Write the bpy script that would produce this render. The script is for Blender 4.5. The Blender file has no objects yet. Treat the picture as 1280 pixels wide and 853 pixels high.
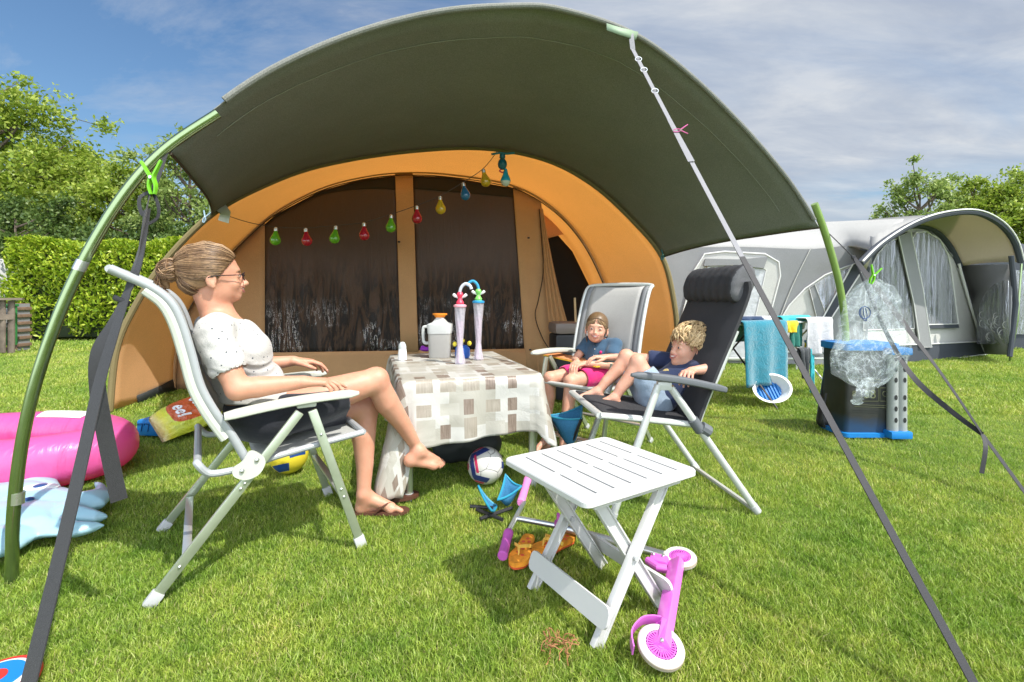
import bpy, bmesh, math, random
import numpy as np
from mathutils import Vector, Matrix, noise as mnoise
R = math.radians
random.seed(7); np.random.seed(7)
scn = bpy.context.scene
COL = scn.collection
FPX, CX, HZ, CAMH = 600.0, 640.0, 370.0, 1.08
def V(*a): return Vector(a)
def P(px, py, Y): return Vector(((px-CX)/FPX*Y, Y, CAMH-(py-HZ)/FPX*Y))
def G(px, py):
    d = CAMH*FPX/(py-HZ); return Vector(((px-CX)/FPX*d, d, 0))
def PL(px, py, A, D):
    k = (px-CX)/FPX; t = (k*A[1]-A[0])/(D[0]-k*D[1]); d = A[1]+D[1]*t
    return P(px, py, d)
def PZ(px, py, z):
    d = (CAMH-z)*FPX/(py-HZ); return P(px, py, d)

# ---------------------------------------------------------------- materials
MATS = {}
def newmat(name):
    m = bpy.data.materials.new(name); m.use_nodes = True
    nt = m.node_tree; b = nt.nodes['Principled BSDF']; MATS[name] = m
    return m, nt, b
def nd(nt, t, **kw):
    n = nt.nodes.new(t)
    for k, v in kw.items(): setattr(n, k, v)
    return n
def lk(nt, a, b): nt.links.new(a, b)
def noise_node(nt, scale, detail=3, rough=.5, vec=None, dist=0):
    n = nd(nt, 'ShaderNodeTexNoise'); n.inputs['Scale'].default_value = scale
    n.inputs['Detail'].default_value = detail; n.inputs['Roughness'].default_value = rough
    n.inputs['Distortion'].default_value = dist
    if vec is not None: lk(nt, vec, n.inputs['Vector'])
    return n
def ramp(nt, src, stops):
    r = nd(nt, 'ShaderNodeValToRGB'); cr = r.color_ramp
    while len(cr.elements) < len(stops): cr.elements.new(.5)
    for e, (p, c) in zip(cr.elements, stops):
        e.position = p; e.color = (c[0], c[1], c[2], 1) if not isinstance(c, (int, float)) else (c, c, c, 1)
    lk(nt, src, r.inputs['Fac']); return r
def mix(nt, fac, a, b, mode='MIX'):
    n = nd(nt, 'ShaderNodeMix', data_type='RGBA', blend_type=mode)
    for k, v in ((0, fac), (6, a), (7, b)):
        if hasattr(v, 'links') or hasattr(v, 'is_linked'): lk(nt, v, n.inputs[k])
        else: n.inputs[k].default_value = v if k == 0 else (v[0], v[1], v[2], 1)
    return n.outputs[2]
def mathn(nt, op, a, b=None, c=None, clamp=False):
    n = nd(nt, 'ShaderNodeMath', operation=op); n.use_clamp = clamp
    for i, v in enumerate((a, b, c)):
        if v is None: continue
        if hasattr(v, 'is_linked'): lk(nt, v, n.inputs[i])
        else: n.inputs[i].default_value = v
    return n.outputs[0]
def mat(name, col, rough=.55, metal=0, var=.12, vscale=6, bump=0, bscale=60, bdist=.002, transl=0, tcol=None,
        coat=0, trans=0, alpha=1, spec=.5, sheen=0, sss=0, stretch=None, ior=1.45, bdetail=3):
    m, nt, b = newmat(name)
    tc = nd(nt, 'ShaderNodeTexCoord'); vec = tc.outputs['Object']
    if stretch:
        mp = nd(nt, 'ShaderNodeMapping'); mp.inputs['Scale'].default_value = stretch; lk(nt, vec, mp.inputs['Vector']); vecb = mp.outputs[0]
    else: vecb = vec
    csock = None
    if var:
        n = noise_node(nt, vscale, 5, .65, vec)
        r = ramp(nt, n.outputs['Fac'], [(.25, [c*(1-var) for c in col]), (.75, [min(1, c*(1+var)) for c in col])])
        csock = r.outputs['Color']; lk(nt, csock, b.inputs['Base Color'])
        rr = mathn(nt, 'MULTIPLY_ADD', n.outputs['Fac'], .2, rough-.1, True); lk(nt, rr, b.inputs['Roughness'])
    else:
        b.inputs['Base Color'].default_value = (*col, 1); b.inputs['Roughness'].default_value = rough
    b.inputs['Metallic'].default_value = metal
    b.inputs['Specular IOR Level'].default_value = spec
    b.inputs['Coat Weight'].default_value = coat
    b.inputs['Sheen Weight'].default_value = sheen
    b.inputs['Transmission Weight'].default_value = trans
    b.inputs['Alpha'].default_value = alpha
    b.inputs['IOR'].default_value = ior
    if sss:
        b.inputs['Subsurface Weight'].default_value = sss
        b.inputs['Subsurface Radius'].default_value = (.012, .005, .003); b.inputs['Subsurface Scale'].default_value = 1
    if bump:
        n2 = noise_node(nt, bscale, bdetail, .6, vecb)
        bp = nd(nt, 'ShaderNodeBump'); bp.inputs['Strength'].default_value = bump; bp.inputs['Distance'].default_value = bdist
        lk(nt, n2.outputs['Fac'], bp.inputs['Height']); lk(nt, bp.outputs[0], b.inputs['Normal'])
    if transl:
        t = nd(nt, 'ShaderNodeBsdfTranslucent'); ms = nd(nt, 'ShaderNodeMixShader')
        c = tcol or col
        t.inputs['Color'].default_value = (*c, 1)
        if tcol is None and csock is not None: lk(nt, csock, t.inputs['Color'])
        ms.inputs[0].default_value = transl
        lk(nt, b.outputs[0], ms.inputs[1]); lk(nt, t.outputs[0], ms.inputs[2])
        lk(nt, ms.outputs[0], nt.nodes['Material Output'].inputs['Surface'])
    return m
def M(n): return MATS[n]

# ---------------------------------------------------------------- mesh builder
def frames(path):
    path = [Vector(p) for p in path]; n = len(path); T = []
    for i in range(n):
        a = path[max(0, i-1)]; b = path[min(n-1, i+1)]; d = (b-a)
        T.append(d.normalized() if d.length > 1e-9 else Vector((0, 0, 1)))
    up = Vector((0, 0, 1)) if abs(T[0].z) < .9 else Vector((0, 1, 0))
    N = [(up - T[0]*up.dot(T[0])).normalized()]
    for i in range(1, n):
        v = N[-1] - T[i]*N[-1].dot(T[i]); N.append(v.normalized() if v.length > 1e-9 else N[-1])
    return path, T, N, [t.cross(nn) for t, nn in zip(T, N)]
def spline(pts, n=8, closed=False):
    pts = [Vector(p) for p in pts]; out = []
    m = len(pts)
    for i in range(m if closed else m-1):
        if closed: p0, p1, p2, p3 = pts[(i-1) % m], pts[i], pts[(i+1) % m], pts[(i+2) % m]
        else: p0, p1, p2, p3 = pts[max(0, i-1)], pts[i], pts[i+1], pts[min(m-1, i+2)]
        for k in range(n):
            t = k/n; t2 = t*t; t3 = t2*t
            out.append(.5*((2*p1)+(p2-p0)*t+(2*p0-5*p1+4*p2-p3)*t2+(3*p1-p0-3*p2+p3)*t3))
    if not closed: out.append(pts[-1])
    return out
def resample(pts, n):
    pts = [Vector(p) for p in pts]; L = [0]
    for a, b in zip(pts, pts[1:]): L.append(L[-1]+(b-a).length)
    out = []; j = 0
    for i in range(n):
        s = L[-1]*i/(n-1)
        while j < len(L)-2 and L[j+1] < s: j += 1
        t = (s-L[j])/max(1e-9, L[j+1]-L[j]); out.append(pts[j].lerp(pts[j+1], min(1, t)))
    return out
class MB:
    def __init__(s): s.v = []; s.f = []; s.mi = []; s.uv = None; s.cur = 0
    def vert(s, p): s.v.append(tuple(p)); return len(s.v)-1
    def face(s, *i): s.f.append(tuple(i)); s.mi.append(s.cur)
    def box(s, c, size, rot=None, bev=.0):
        c = Vector(c); h = [x/2 for x in size]; rot = rot or Matrix.Identity(3)
        bv = min(bev, min(h)*.9)
        if bv <= 0:
            o = len(s.v)
            for z in (-1, 1):
                for y in (-1, 1):
                    for x in (-1, 1): s.vert(c+rot@Vector((x*h[0], y*h[1], z*h[2])))
            for q in ((0, 2, 3, 1), (4, 5, 7, 6), (0, 1, 5, 4), (2, 6, 7, 3), (0, 4, 6, 2), (1, 3, 7, 5)): s.face(*[o+i for i in q])
            return
        bm = bmesh.new(); bmesh.ops.create_cube(bm, size=1)
        for v in bm.verts: v.co = Vector((v.co.x*size[0], v.co.y*size[1], v.co.z*size[2]))
        bmesh.ops.bevel(bm, geom=bm.edges[:], offset=bv, segments=2, profile=.6, affect='EDGES')
        s.bm(bm, Matrix.Translation(c)@rot.to_4x4())
    def bm(s, bm, mtx=None):
        o = len(s.v); bm.verts.index_update()
        for v in bm.verts: s.vert(mtx@v.co if mtx else v.co)
        for f in bm.faces: s.face(*[o+v.index for v in f.verts])
        bm.free()
    def bar(s, a, b, w, h, up=(0, 0, 1), bev=.0, ext=0):
        a = Vector(a); b = Vector(b); d = b-a; L = d.length; d.normalize(); up = Vector(up)
        side = d.cross(up)
        if side.length < 1e-6: side = d.cross(Vector((0, 1, 0)))
        side.normalize(); u = side.cross(d)
        rot = Matrix((d, side, u)).transposed()
        s.box((a+b)/2, (L+ext, w, h), rot, bev)
    def tube(s, path, r, n=8, cap=True, flat=1.0, roll=0):
        path, T, N, B = frames(path); m = len(path); o = len(s.v)
        rr = r if hasattr(r, '__len__') else [r]*m
        for i in range(m):
            for k in range(n):
                a = 2*math.pi*k/n+roll
                s.vert(path[i]+N[i]*math.cos(a)*rr[i]+B[i]*math.sin(a)*rr[i]*flat)
        for i in range(m-1):
            for k in range(n):
                k2 = (k+1) % n; s.face(o+i*n+k, o+i*n+k2, o+(i+1)*n+k2, o+(i+1)*n+k)
        if cap:
            s.face(*[o+k for k in range(n)][::-1]); s.face(*[o+(m-1)*n+k for k in range(n)])
    def ring(s, path, r, n=8, flat=1.0):
        path = [Vector(p) for p in path]; m = len(path); o = len(s.v)
        c = sum(path, Vector())/m
        nrm = Vector()
        for i in range(m): nrm += (path[i]-c).cross(path[(i+1) % m]-c)
        nrm.normalize()
        rr = r if hasattr(r, '__len__') else [r]*m
        for i in range(m):
            t = (path[(i+1) % m]-path[i-1]).normalized(); b = t.cross(nrm).normalized(); u = b.cross(t)
            for k in range(n):
                a = 2*math.pi*k/n; s.vert(path[i]+b*math.cos(a)*rr[i]+u*math.sin(a)*rr[i]*flat)
        for i in range(m):
            i2 = (i+1) % m
            for k in range(n):
                k2 = (k+1) % n; s.face(o+i*n+k, o+i*n+k2, o+i2*n+k2, o+i2*n+k)
    def ribbon(s, path, side, w, th):
        path = [Vector(p) for p in path]; m = len(path); o = len(s.v)
        ww = w if hasattr(w, '__len__') else [w]*m
        sd = side if isinstance(side, list) else [Vector(side)]*m
        for i in range(m):
            t = (path[min(m-1, i+1)]-path[max(0, i-1)]).normalized()
            u = (sd[i]-t*sd[i].dot(t)).normalized(); nn = t.cross(u)
            for (a, b) in ((-.5, -.5), (.5, -.5), (.5, .5), (-.5, .5)): s.vert(path[i]+u*ww[i]*a+nn*th*b)
        for i in range(m-1):
            for k in range(4):
                k2 = (k+1) % 4; s.face(o+i*4+k, o+i*4+k2, o+(i+1)*4+k2, o+(i+1)*4+k)
        s.face(o+3, o+2, o+1, o); e = o+(m-1)*4; s.face(e, e+1, e+2, e+3)
    def lathe(s, c, prof, n=24, rot=None, sx=1, sy=1, twist=None, cap=True):
        c = Vector(c); rot = rot or Matrix.Identity(3); o = len(s.v); m = len(prof)
        for i, (r, z) in enumerate(prof):
            for k in range(n):
                a = 2*math.pi*k/n; q = r
                if twist: q = r*twist(a, z)
                s.vert(c+rot@Vector((q*math.cos(a)*sx, q*math.sin(a)*sy, z)))
        for i in range(m-1):
            for k in range(n):
                k2 = (k+1) % n; s.face(o+i*n+k, o+i*n+k2, o+(i+1)*n+k2, o+(i+1)*n+k)
        if not cap: return
        if prof[0][0] > 1e-5: s.face(*[o+k for k in range(n)][::-1])
        if prof[-1][0] > 1e-5: s.face(*[o+(m-1)*n+k for k in range(n)])
    def ell(s, c, r, rot=None, n=16, m=10):
        pr = [(math.sin(math.pi*i/m)+ (1e-6), -math.cos(math.pi*i/m)) for i in range(m+1)]
        rot = rot or Matrix.Identity(3)
        s.lathe(c, pr, n, rot@Matrix.Diagonal(Vector(r)))
    def grid(s, rows, closed=False):
        o = len(s.v); n = len(rows[0])
        for r in rows:
            for p in r: s.vert(p)
        for i in range(len(rows)-1):
            for k in range(n if closed else n-1):
                k2 = (k+1) % n; s.face(o+i*n+k, o+i*n+k2, o+(i+1)*n+k2, o+(i+1)*n+k)
    def poly(s, pts, th=0, nrm=None):
        pts = [Vector(p) for p in pts]; n = len(pts)
        if th == 0: s.face(*[s.vert(p) for p in pts]); return
        if nrm is None:
            nrm = Vector()
            for i in range(n): nrm += (pts[i]-pts[0]).cross(pts[(i+1) % n]-pts[0])
            nrm.normalize()
        a = [s.vert(p+nrm*th/2) for p in pts]; b = [s.vert(p-nrm*th/2) for p in pts]
        s.face(*a); s.face(*b[::-1])
        for i in range(n): s.face(a[i], b[i], b[(i+1) % n], a[(i+1) % n])
    def build(s, name, m, parent=None, smooth=True, solid=0, sub=0, ang=35):
        me = bpy.data.meshes.new(name); off = wloc(parent) if parent else Vector()
        me.from_pydata([(x-off.x, y-off.y, z-off.z) for x, y, z in s.v], [], s.f)
        ms = m if isinstance(m, (list, tuple)) else [m]
        for q in ms: me.materials.append(MATS[q] if isinstance(q, str) else q)
        if len(ms) > 1: me.polygons.foreach_set('material_index', s.mi)
        if smooth:
            me.polygons.foreach_set('use_smooth', [True]*len(me.polygons))
            me.set_sharp_from_angle(angle=R(ang))
        if s.uv:
            ul = me.uv_layers.new(name='UVMap')
            for lp in me.loops: ul.data[lp.index].uv = s.uv[lp.vertex_index]
        me.update()
        o = bpy.data.objects.new(name, me); COL.objects.link(o)
        if parent: o.parent = parent
        if solid:
            md = o.modifiers.new('Solidify', 'SOLIDIFY'); md.thickness = solid; md.offset = 0
        if sub:
            md = o.modifiers.new('Sub', 'SUBSURF'); md.levels = sub; md.render_levels = sub
        return o
def wloc(o):
    l = Vector()
    while o is not None: l += o.location; o = o.parent
    return l
def thing(name, label, cat, loc=(0, 0, 0), group=None):
    o = bpy.data.objects.new(name, None); COL.objects.link(o); o.location = loc; o.empty_display_size = .1
    o['label'] = label; o['category'] = cat
    if group: o['group'] = group
    return o
def tag(o, label, cat, group=None, kind=None):
    o['label'] = label; o['category'] = cat
    if group: o['group'] = group
    if kind: o['kind'] = kind
    return o
def structure(o): o['kind'] = 'structure'; return o
def recentre(o, p):
    p = Vector(p); o.data.transform(Matrix.Translation(-p)); o.location = p; return o
def one(mb, name, m, label, cat, loc=None, group=None, **kw):
    o = mb.build(name, m, None, **kw)
    if loc is None:
        a = np.array(mb.v); loc = (a[:, 0].mean(), a[:, 1].mean(), a[:, 2].min())
    recentre(o, loc); return tag(o, label, cat, group)

# ---------------------------------------------------------------- signed-distance sculpting
class SDF:
    def __init__(s, lo, hi, h):
        s.lo = np.array(lo, float); s.h = h
        s.n = np.ceil((np.array(hi)-s.lo)/h).astype(int)+1
        s.D = np.full(s.n, .06, np.float32)
    def _sl(s, lo, hi):
        a = np.clip(np.floor((np.array(lo)-s.lo)/s.h).astype(int), 0, s.n-1)
        b = np.clip(np.ceil((np.array(hi)-s.lo)/s.h).astype(int)+1, 1, s.n)
        ax = [(s.lo[i]+np.arange(a[i], b[i])*s.h).astype(np.float32) for i in range(3)]
        sl = tuple(slice(a[i], b[i]) for i in range(3))
        return sl, ax[0][:, None, None], ax[1][None, :, None], ax[2][None, None, :]
    def _ap(s, sl, d, k, sub):
        D = s.D[sl]
        if sub:
            d = -d; h = np.maximum(k-np.abs(D-d), 0)/k if k > 0 else 0
            s.D[sl] = np.maximum(D, d)+h*h*k*.25
        else:
            h = np.maximum(k-np.abs(D-d), 0)/k if k > 0 else 0
            s.D[sl] = np.minimum(D, d)-h*h*k*.25
    def cone(s, a, b, ra, rb, k=.01, sub=False): s.chain([a, b], [ra, rb], k, sub)
    def chain(s, pts, rs, k=.01, sub=False):
        pts = [np.array(p, np.float32) for p in pts]; m = max(rs)+.05
        sl, X, Y, Z = s._sl(np.min(pts, 0)-m, np.max(pts, 0)+m); d = None
        for a, b, ra, rb in zip(pts, pts[1:], rs, rs[1:]):
            ab = b-a; L = float(ab@ab)+1e-12
            t = np.clip(((X-a[0])*ab[0]+(Y-a[1])*ab[1]+(Z-a[2])*ab[2])/L, 0, 1)
            dx = X-a[0]-t*ab[0]; dy = Y-a[1]-t*ab[1]; dz = Z-a[2]-t*ab[2]
            e = np.sqrt(dx*dx+dy*dy+dz*dz)-(ra+(rb-ra)*t)
            if d is None: d = e
            else:
                kk = .012; h = np.maximum(kk-np.abs(d-e), 0)/kk*(np.minimum(ra, rb)*0+1); d = np.minimum(d, e)-h*h*kk*.06
        s._ap(sl, d, k, sub)
    def ell(s, c, r, rot=None, k=.01, sub=False):
        c = np.array(c, np.float32); m = max(r)+.05; sl, X, Y, Z = s._sl(c-m, c+m)
        q = [X-c[0], Y-c[1], Z-c[2]]
        if rot is None: l = [q[0]+0*q[1]+0*q[2], q[1]+0*q[0]+0*q[2], q[2]+0*q[0]+0*q[1]]
        else: l = [q[0]*rot[0][i]+q[1]*rot[1][i]+q[2]*rot[2][i] for i in range(3)]
        k0 = np.sqrt(sum((l[i]/r[i])**2 for i in range(3))); k1 = np.sqrt(sum((l[i]/r[i]**2)**2 for i in range(3)))+1e-9
        s._ap(sl, k0*(k0-1)/k1, k, sub)
    def half(s, p, n, k=.004):          # cut away everything on the side n points to
        n = Vector(n).normalized(); sl, X, Y, Z = s._sl(s.lo, s.lo+s.n*s.h)
        d = (X-p[0])*n.x+(Y-p[1])*n.y+(Z-p[2])*n.z
        s._ap(sl, -d, k, True)
    def mesh(s):
        D = s.D; I = D < 0; n = np.array(D.shape)-1
        cnt = np.zeros(n, np.int8); C = [(a, b, c) for a in (0, 1) for b in (0, 1) for c in (0, 1)]
        for a, b, c in C: cnt += I[a:a+n[0], b:b+n[1], c:c+n[2]]
        act = np.argwhere((cnt > 0) & (cnt < 8)); del cnt
        vals = np.stack([D[act[:, 0]+a, act[:, 1]+b, act[:, 2]+c] for a, b, c in C], 1)
        CC = np.array(C, float); acc = np.zeros((len(act), 3)); w = np.zeros(len(act))
        for i in range(8):
            for j in range(i+1, 8):
                if abs(CC[i]-CC[j]).sum() != 1: continue
                di, dj = vals[:, i], vals[:, j]; mk = (di < 0) != (dj < 0)
                t = np.where(mk, di/np.where(mk, di-dj, 1), 0)
                acc += np.where(mk[:, None], CC[i]+(CC[j]-CC[i])*t[:, None], 0); w += mk
        pos = s.lo+(act+acc/w[:, None])*s.h
        idx = np.full(n, -1, np.int32); idx[act[:, 0], act[:, 1], act[:, 2]] = np.arange(len(act))
        F = []
        for ax in range(3):
            o1, o2 = [(1, 2), (2, 0), (0, 1)][ax]
            sh = [slice(None)]*3; a = [slice(None)]*3; a[ax] = slice(0, -1); b = [slice(None)]*3; b[ax] = slice(1, None)
            ch = np.argwhere(I[tuple(a)] != I[tuple(b)])
            ok = (ch[:, o1] > 0) & (ch[:, o2] > 0) & (ch[:, o1] < n[o1]) & (ch[:, o2] < n[o2]) & (ch[:, ax] < n[ax]); ch = ch[ok]
            e1 = np.zeros(3, int); e1[o1] = 1; e2 = np.zeros(3, int); e2[o2] = 1
            g = lambda q: idx[q[:, 0], q[:, 1], q[:, 2]]
            q = np.stack([g(ch-e1-e2), g(ch-e2), g(ch), g(ch-e1)], 1)
            ins = I[ch[:, 0], ch[:, 1], ch[:, 2]]; q[~ins] = q[~ins][:, ::-1]; F.append(q)
        return pos, np.concatenate(F)
def relax(pos, F, it=2, lam=.5):
    for _ in range(it):
        acc = np.zeros_like(pos); w = np.zeros(len(pos))
        for a, b in ((0, 1), (1, 2), (2, 3), (3, 0)):
            np.add.at(acc, F[:, a], pos[F[:, b]]); np.add.at(acc, F[:, b], pos[F[:, a]])
            np.add.at(w, F[:, a], 1); np.add.at(w, F[:, b], 1)
        pos = pos+lam*(acc/w[:, None]-pos)
    return pos
def vnormals(pos, F):
    n = np.cross(pos[F[:, 2]]-pos[F[:, 0]], pos[F[:, 3]]-pos[F[:, 1]]); N = np.zeros_like(pos)
    for i in range(4): np.add.at(N, F[:, i], n)
    return N/(np.linalg.norm(N, axis=1)[:, None]+1e-12)
def sdf_build(sd, name, mats, parent, matfn=None, disp=None, extra=None, it=2, label=None):
    pos, F = sd.mesh(); pos = relax(pos, F, it)
    if disp is not None:
        N = vnormals(pos, F); pos = pos+N*np.array([disp(p) for p in pos])[:, None]
    mi = matfn(pos[F].mean(1)) if matfn else np.zeros(len(F), int)
    verts = pos.tolist(); faces = F.tolist(); mi = list(map(int, mi))
    if extra:
        o = len(verts); verts += [list(v) for v in extra.v]; faces += [[o+i for i in f] for f in extra.f]; mi += extra.mi
    off = wloc(parent) if parent else Vector()
    me = bpy.data.meshes.new(name); me.from_pydata((np.array(verts)-np.array(off)).tolist(), [], faces)
    for q in mats: me.materials.append(MATS[q])
    me.polygons.foreach_set('material_index', mi); me.polygons.foreach_set('use_smooth', [True]*len(me.polygons)); me.update()
    o = bpy.data.objects.new(name, me); COL.objects.link(o)
    if parent: o.parent = parent
    return o
def fold(scale=(1, 1, 1), amp=.003, seed=0.):
    def f(p):
        return amp*mnoise.noise(Vector((p[0]*scale[0]+seed, p[1]*scale[1]+seed, p[2]*scale[2])))
    return f
def leafmesh(centres, dirs, ups, L, W, curl=.0):
    """diamond leaves, numpy: centres (n,3), dirs along the leaf, ups roughly its normal"""
    n = len(centres); d = dirs/np.linalg.norm(dirs, axis=1)[:, None]
    s = np.cross(d, ups); s /= np.linalg.norm(s, axis=1)[:, None]+1e-9; u = np.cross(s, d)
    L = np.broadcast_to(L, n)[:, None]; W = np.broadcast_to(W, n)[:, None]
    a = centres-d*L/2; b = centres+s*W/2+d*L*.05+u*curl*W; c = centres+d*L/2-u*curl*L*.3; e = centres-s*W/2+d*L*.05+u*curl*W
    v = np.stack([a, b, c, e], 1).reshape(-1, 3)
    return v
def quick_mesh(name, verts, loops_per, m):
    nv = len(verts); nf = nv//loops_per
    me = bpy.data.meshes.new(name); me.vertices.add(nv); me.vertices.foreach_set('co', np.asarray(verts, np.float32).ravel())
    me.loops.add(nv); me.loops.foreach_set('vertex_index', np.arange(nv, dtype=np.int32))
    me.polygons.add(nf); me.polygons.foreach_set('loop_start', np.arange(0, nv, loops_per, dtype=np.int32))
    me.polygons.foreach_set('loop_total', np.full(nf, loops_per, np.int32))
    me.materials.append(MATS[m]); me.update(calc_edges=True)
    return me
# ================================================================ camera, light, sky
cam_d = bpy.data.cameras.new('camera'); cam = bpy.data.objects.new('camera', cam_d); COL.objects.link(cam)
cam.location = (0, 0, CAMH); cam.rotation_euler = (R(90), 0, 0)
cam_d.sensor_width = 36; cam_d.lens = 36*FPX/1280; cam_d.shift_y = -(426.5-HZ)/1280
cam_d.clip_start = .05; cam_d.clip_end = 3000
scn.camera = cam
SUN_EL = 56; sd_ = Vector((.80, -.60, 0)).normalized()
sun_dir = Vector((sd_.x*math.cos(R(SUN_EL)), sd_.y*math.cos(R(SUN_EL)), math.sin(R(SUN_EL))))
sl = bpy.data.lights.new('sun', 'SUN'); sl.energy = 3.05; sl.angle = R(.6); sl.color = (1, .955, .88)
so = bpy.data.objects.new('sun', sl); COL.objects.link(so); so.rotation_euler = sun_dir.to_track_quat('Z', 'Y').to_euler(); so.location = (5, -5, 12)
w = bpy.data.worlds.new('World'); scn.world = w; w.use_nodes = True; nt = w.node_tree; nt.nodes.clear()
out = nd(nt, 'ShaderNodeOutputWorld'); sky = nd(nt, 'ShaderNodeTexSky', sky_type='NISHITA'); sky.sun_disc = False
sky.sun_elevation = R(SUN_EL); sky.sun_rotation = math.atan2(sun_dir.x, sun_dir.y); sky.air_density = 1.3; sky.dust_density = .6; sky.ozone_density = 2.2
tc = nd(nt, 'ShaderNodeTexCoord')
sep = nd(nt, 'ShaderNodeSeparateXYZ'); lk(nt, tc.outputs['Generated'], sep.inputs[0])
# cloud layer: the view direction laid on a plane high above
zz = mathn(nt, 'MAXIMUM', sep.outputs[2], .0); zz = mathn(nt, 'ADD', zz, .18)
cx_ = mathn(nt, 'DIVIDE', sep.outputs[0], zz); cy_ = mathn(nt, 'DIVIDE', sep.outputs[1], zz)
cmb = nd(nt, 'ShaderNodeCombineXYZ'); lk(nt, cx_, cmb.inputs[0]); lk(nt, cy_, cmb.inputs[1])
mp = nd(nt, 'ShaderNodeMapping'); mp.inputs['Scale'].default_value = (.55, 1.25, 1); mp.inputs['Rotation'].default_value = (0, 0, R(28)); mp.inputs['Location'].default_value = (2.3, .4, 0)
lk(nt, cmb.outputs[0], mp.inputs[0])
n1 = noise_node(nt, 1.1, 11, .64, mp.outputs[0], .6)
bias = mathn(nt, 'MULTIPLY_ADD', sep.outputs[0], .42, -.02)
bias = mathn(nt, 'MINIMUM', bias, .16)
bias = mathn(nt, 'MAXIMUM', bias, -.085)
f1 = mathn(nt, 'ADD', n1.outputs['Fac'], bias)
cr = ramp(nt, f1, [(.35, 0), (.45, .30), (.51, .66), (.60, .80), (.72, .95)])
n2 = noise_node(nt, 3.0, 7, .6, mp.outputs[0], .4)
cc = ramp(nt, n2.outputs['Fac'], [(.34, (.48, .54, .65)), (.5, (.60, .65, .73)), (.64, (.74, .77, .81))])
skm = mix(nt, 1, sky.outputs[0], (.66, .82, .95), 'MULTIPLY')
bg1 = nd(nt, 'ShaderNodeBackground'); bg1.inputs[1].default_value = .070; lk(nt, skm, bg1.inputs[0])
bg2 = nd(nt, 'ShaderNodeBackground'); bg2.inputs[1].default_value = .46; lk(nt, cc.outputs[0], bg2.inputs[0])
# unseen bright cloud added behind the camera to brighten what faces it
fill_cloud = ramp(nt, mathn(nt, 'MULTIPLY_ADD', n2.outputs['Fac'], .25, mathn(nt, 'MULTIPLY', sep.outputs[1], -1)), [(.25, 0), (.75, 1)])
lk(nt, mathn(nt, 'MULTIPLY_ADD', fill_cloud.outputs[0], 1.7, .47), bg2.inputs[1])
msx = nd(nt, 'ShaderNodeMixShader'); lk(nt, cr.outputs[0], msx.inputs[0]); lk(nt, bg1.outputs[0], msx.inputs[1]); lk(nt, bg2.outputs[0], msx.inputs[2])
lk(nt, mathn(nt, 'MAXIMUM', cr.outputs[0], mathn(nt, 'MULTIPLY', fill_cloud.outputs[0], .9)), msx.inputs[0]); lk(nt, msx.outputs[0], out.inputs[0])
scn.view_settings.view_transform = 'Standard'; scn.view_settings.look = 'None'; scn.view_settings.exposure = 1.04; scn.view_settings.gamma = 1
scn.view_settings.use_curve_mapping = False
scn.cycles.use_denoising = True
scn.cycles.max_bounces = 8; scn.cycles.transparent_max_bounces = 12; scn.cycles.sample_clamp_indirect = 4; scn.cycles.caustics_reflective = False; scn.cycles.caustics_refractive = False

# ================================================================ ground and grass
m, nt, b = newmat('soil')
tc = nd(nt, 'ShaderNodeTexCoord')
na = noise_node(nt, .9, 8, .65, tc.outputs['Object']); nb = noise_node(nt, 28, 6, .7, tc.outputs['Object'])
c1 = ramp(nt, na.outputs['Fac'], [(.3, (.11, .18, .022)), (.55, (.17, .26, .035)), (.75, (.25, .31, .06))])
c2 = ramp(nt, nb.outputs['Fac'], [(.3, .45), (.7, 1.25)])
lk(nt, mix(nt, 1, c1.outputs[0], c2.outputs[0], 'MULTIPLY'), b.inputs['Base Color']); b.inputs['Roughness'].default_value = .9
bp = nd(nt, 'ShaderNodeBump'); bp.inputs['Strength'].default_value = .8; bp.inputs['Distance'].default_value = .03
nc = noise_node(nt, 60, 5, .8, tc.outputs['Object']); lk(nt, nc.outputs['Fac'], bp.inputs['Height']); lk(nt, bp.outputs[0], b.inputs['Normal'])
mb = MB(); ys = [-30, -3, 0, 1.5, 3, 5, 8, 12, 20, 40, 100, 400, 1500]; xs = [-1500, -300, -60, -20, -10, -5, -2, 0, 2, 5, 10, 20, 60, 300, 1500]
mb.grid([[(x, y, -.012) for x in xs] for y in ys]); structure(mb.build('ground', 'soil'))

m, nt, b = newmat('grass_blade')
geo = nd(nt, 'ShaderNodeNewGeometry'); tc = nd(nt, 'ShaderNodeTexCoord')
r1 = ramp(nt, geo.outputs['Random Per Island'], [(0, (.15, .23, .025)), (.35, (.31, .44, .055)), (.75, (.45, .57, .09)), (.93, (.53, .58, .19)), (1, (.55, .47, .22))])
na = noise_node(nt, .75, 7, .68, tc.outputs['Object']); r2 = ramp(nt, na.outputs['Fac'], [(.32, (.58, .76, .58)), (.5, (1, 1, 1)), (.70, (1.36, 1.14, 1.25))])
nm_ = noise_node(nt, 5.5, 6, .7, tc.outputs['Object']); r3 = ramp(nt, nm_.outputs['Fac'], [(.34, (.66, .78, .66)), (.5, (1, 1, 1)), (.66, (1.22, 1.10, 1.2)), (.74, (1.5, 1.12, 1.7))])
gc = mix(nt, 1, mix(nt, 1, r1.outputs[0], r2.outputs[0], 'MULTIPLY'), r3.outputs[0], 'MULTIPLY')
lk(nt, gc, b.inputs['Base Color']); b.inputs['Roughness'].default_value = .45; b.inputs['Specular IOR Level'].default_value = .35
t = nd(nt, 'ShaderNodeBsdfTranslucent'); lk(nt, gc, t.inputs['Color']); ms = nd(nt, 'ShaderNodeMixShader'); ms.inputs[0].default_value = .38
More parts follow.
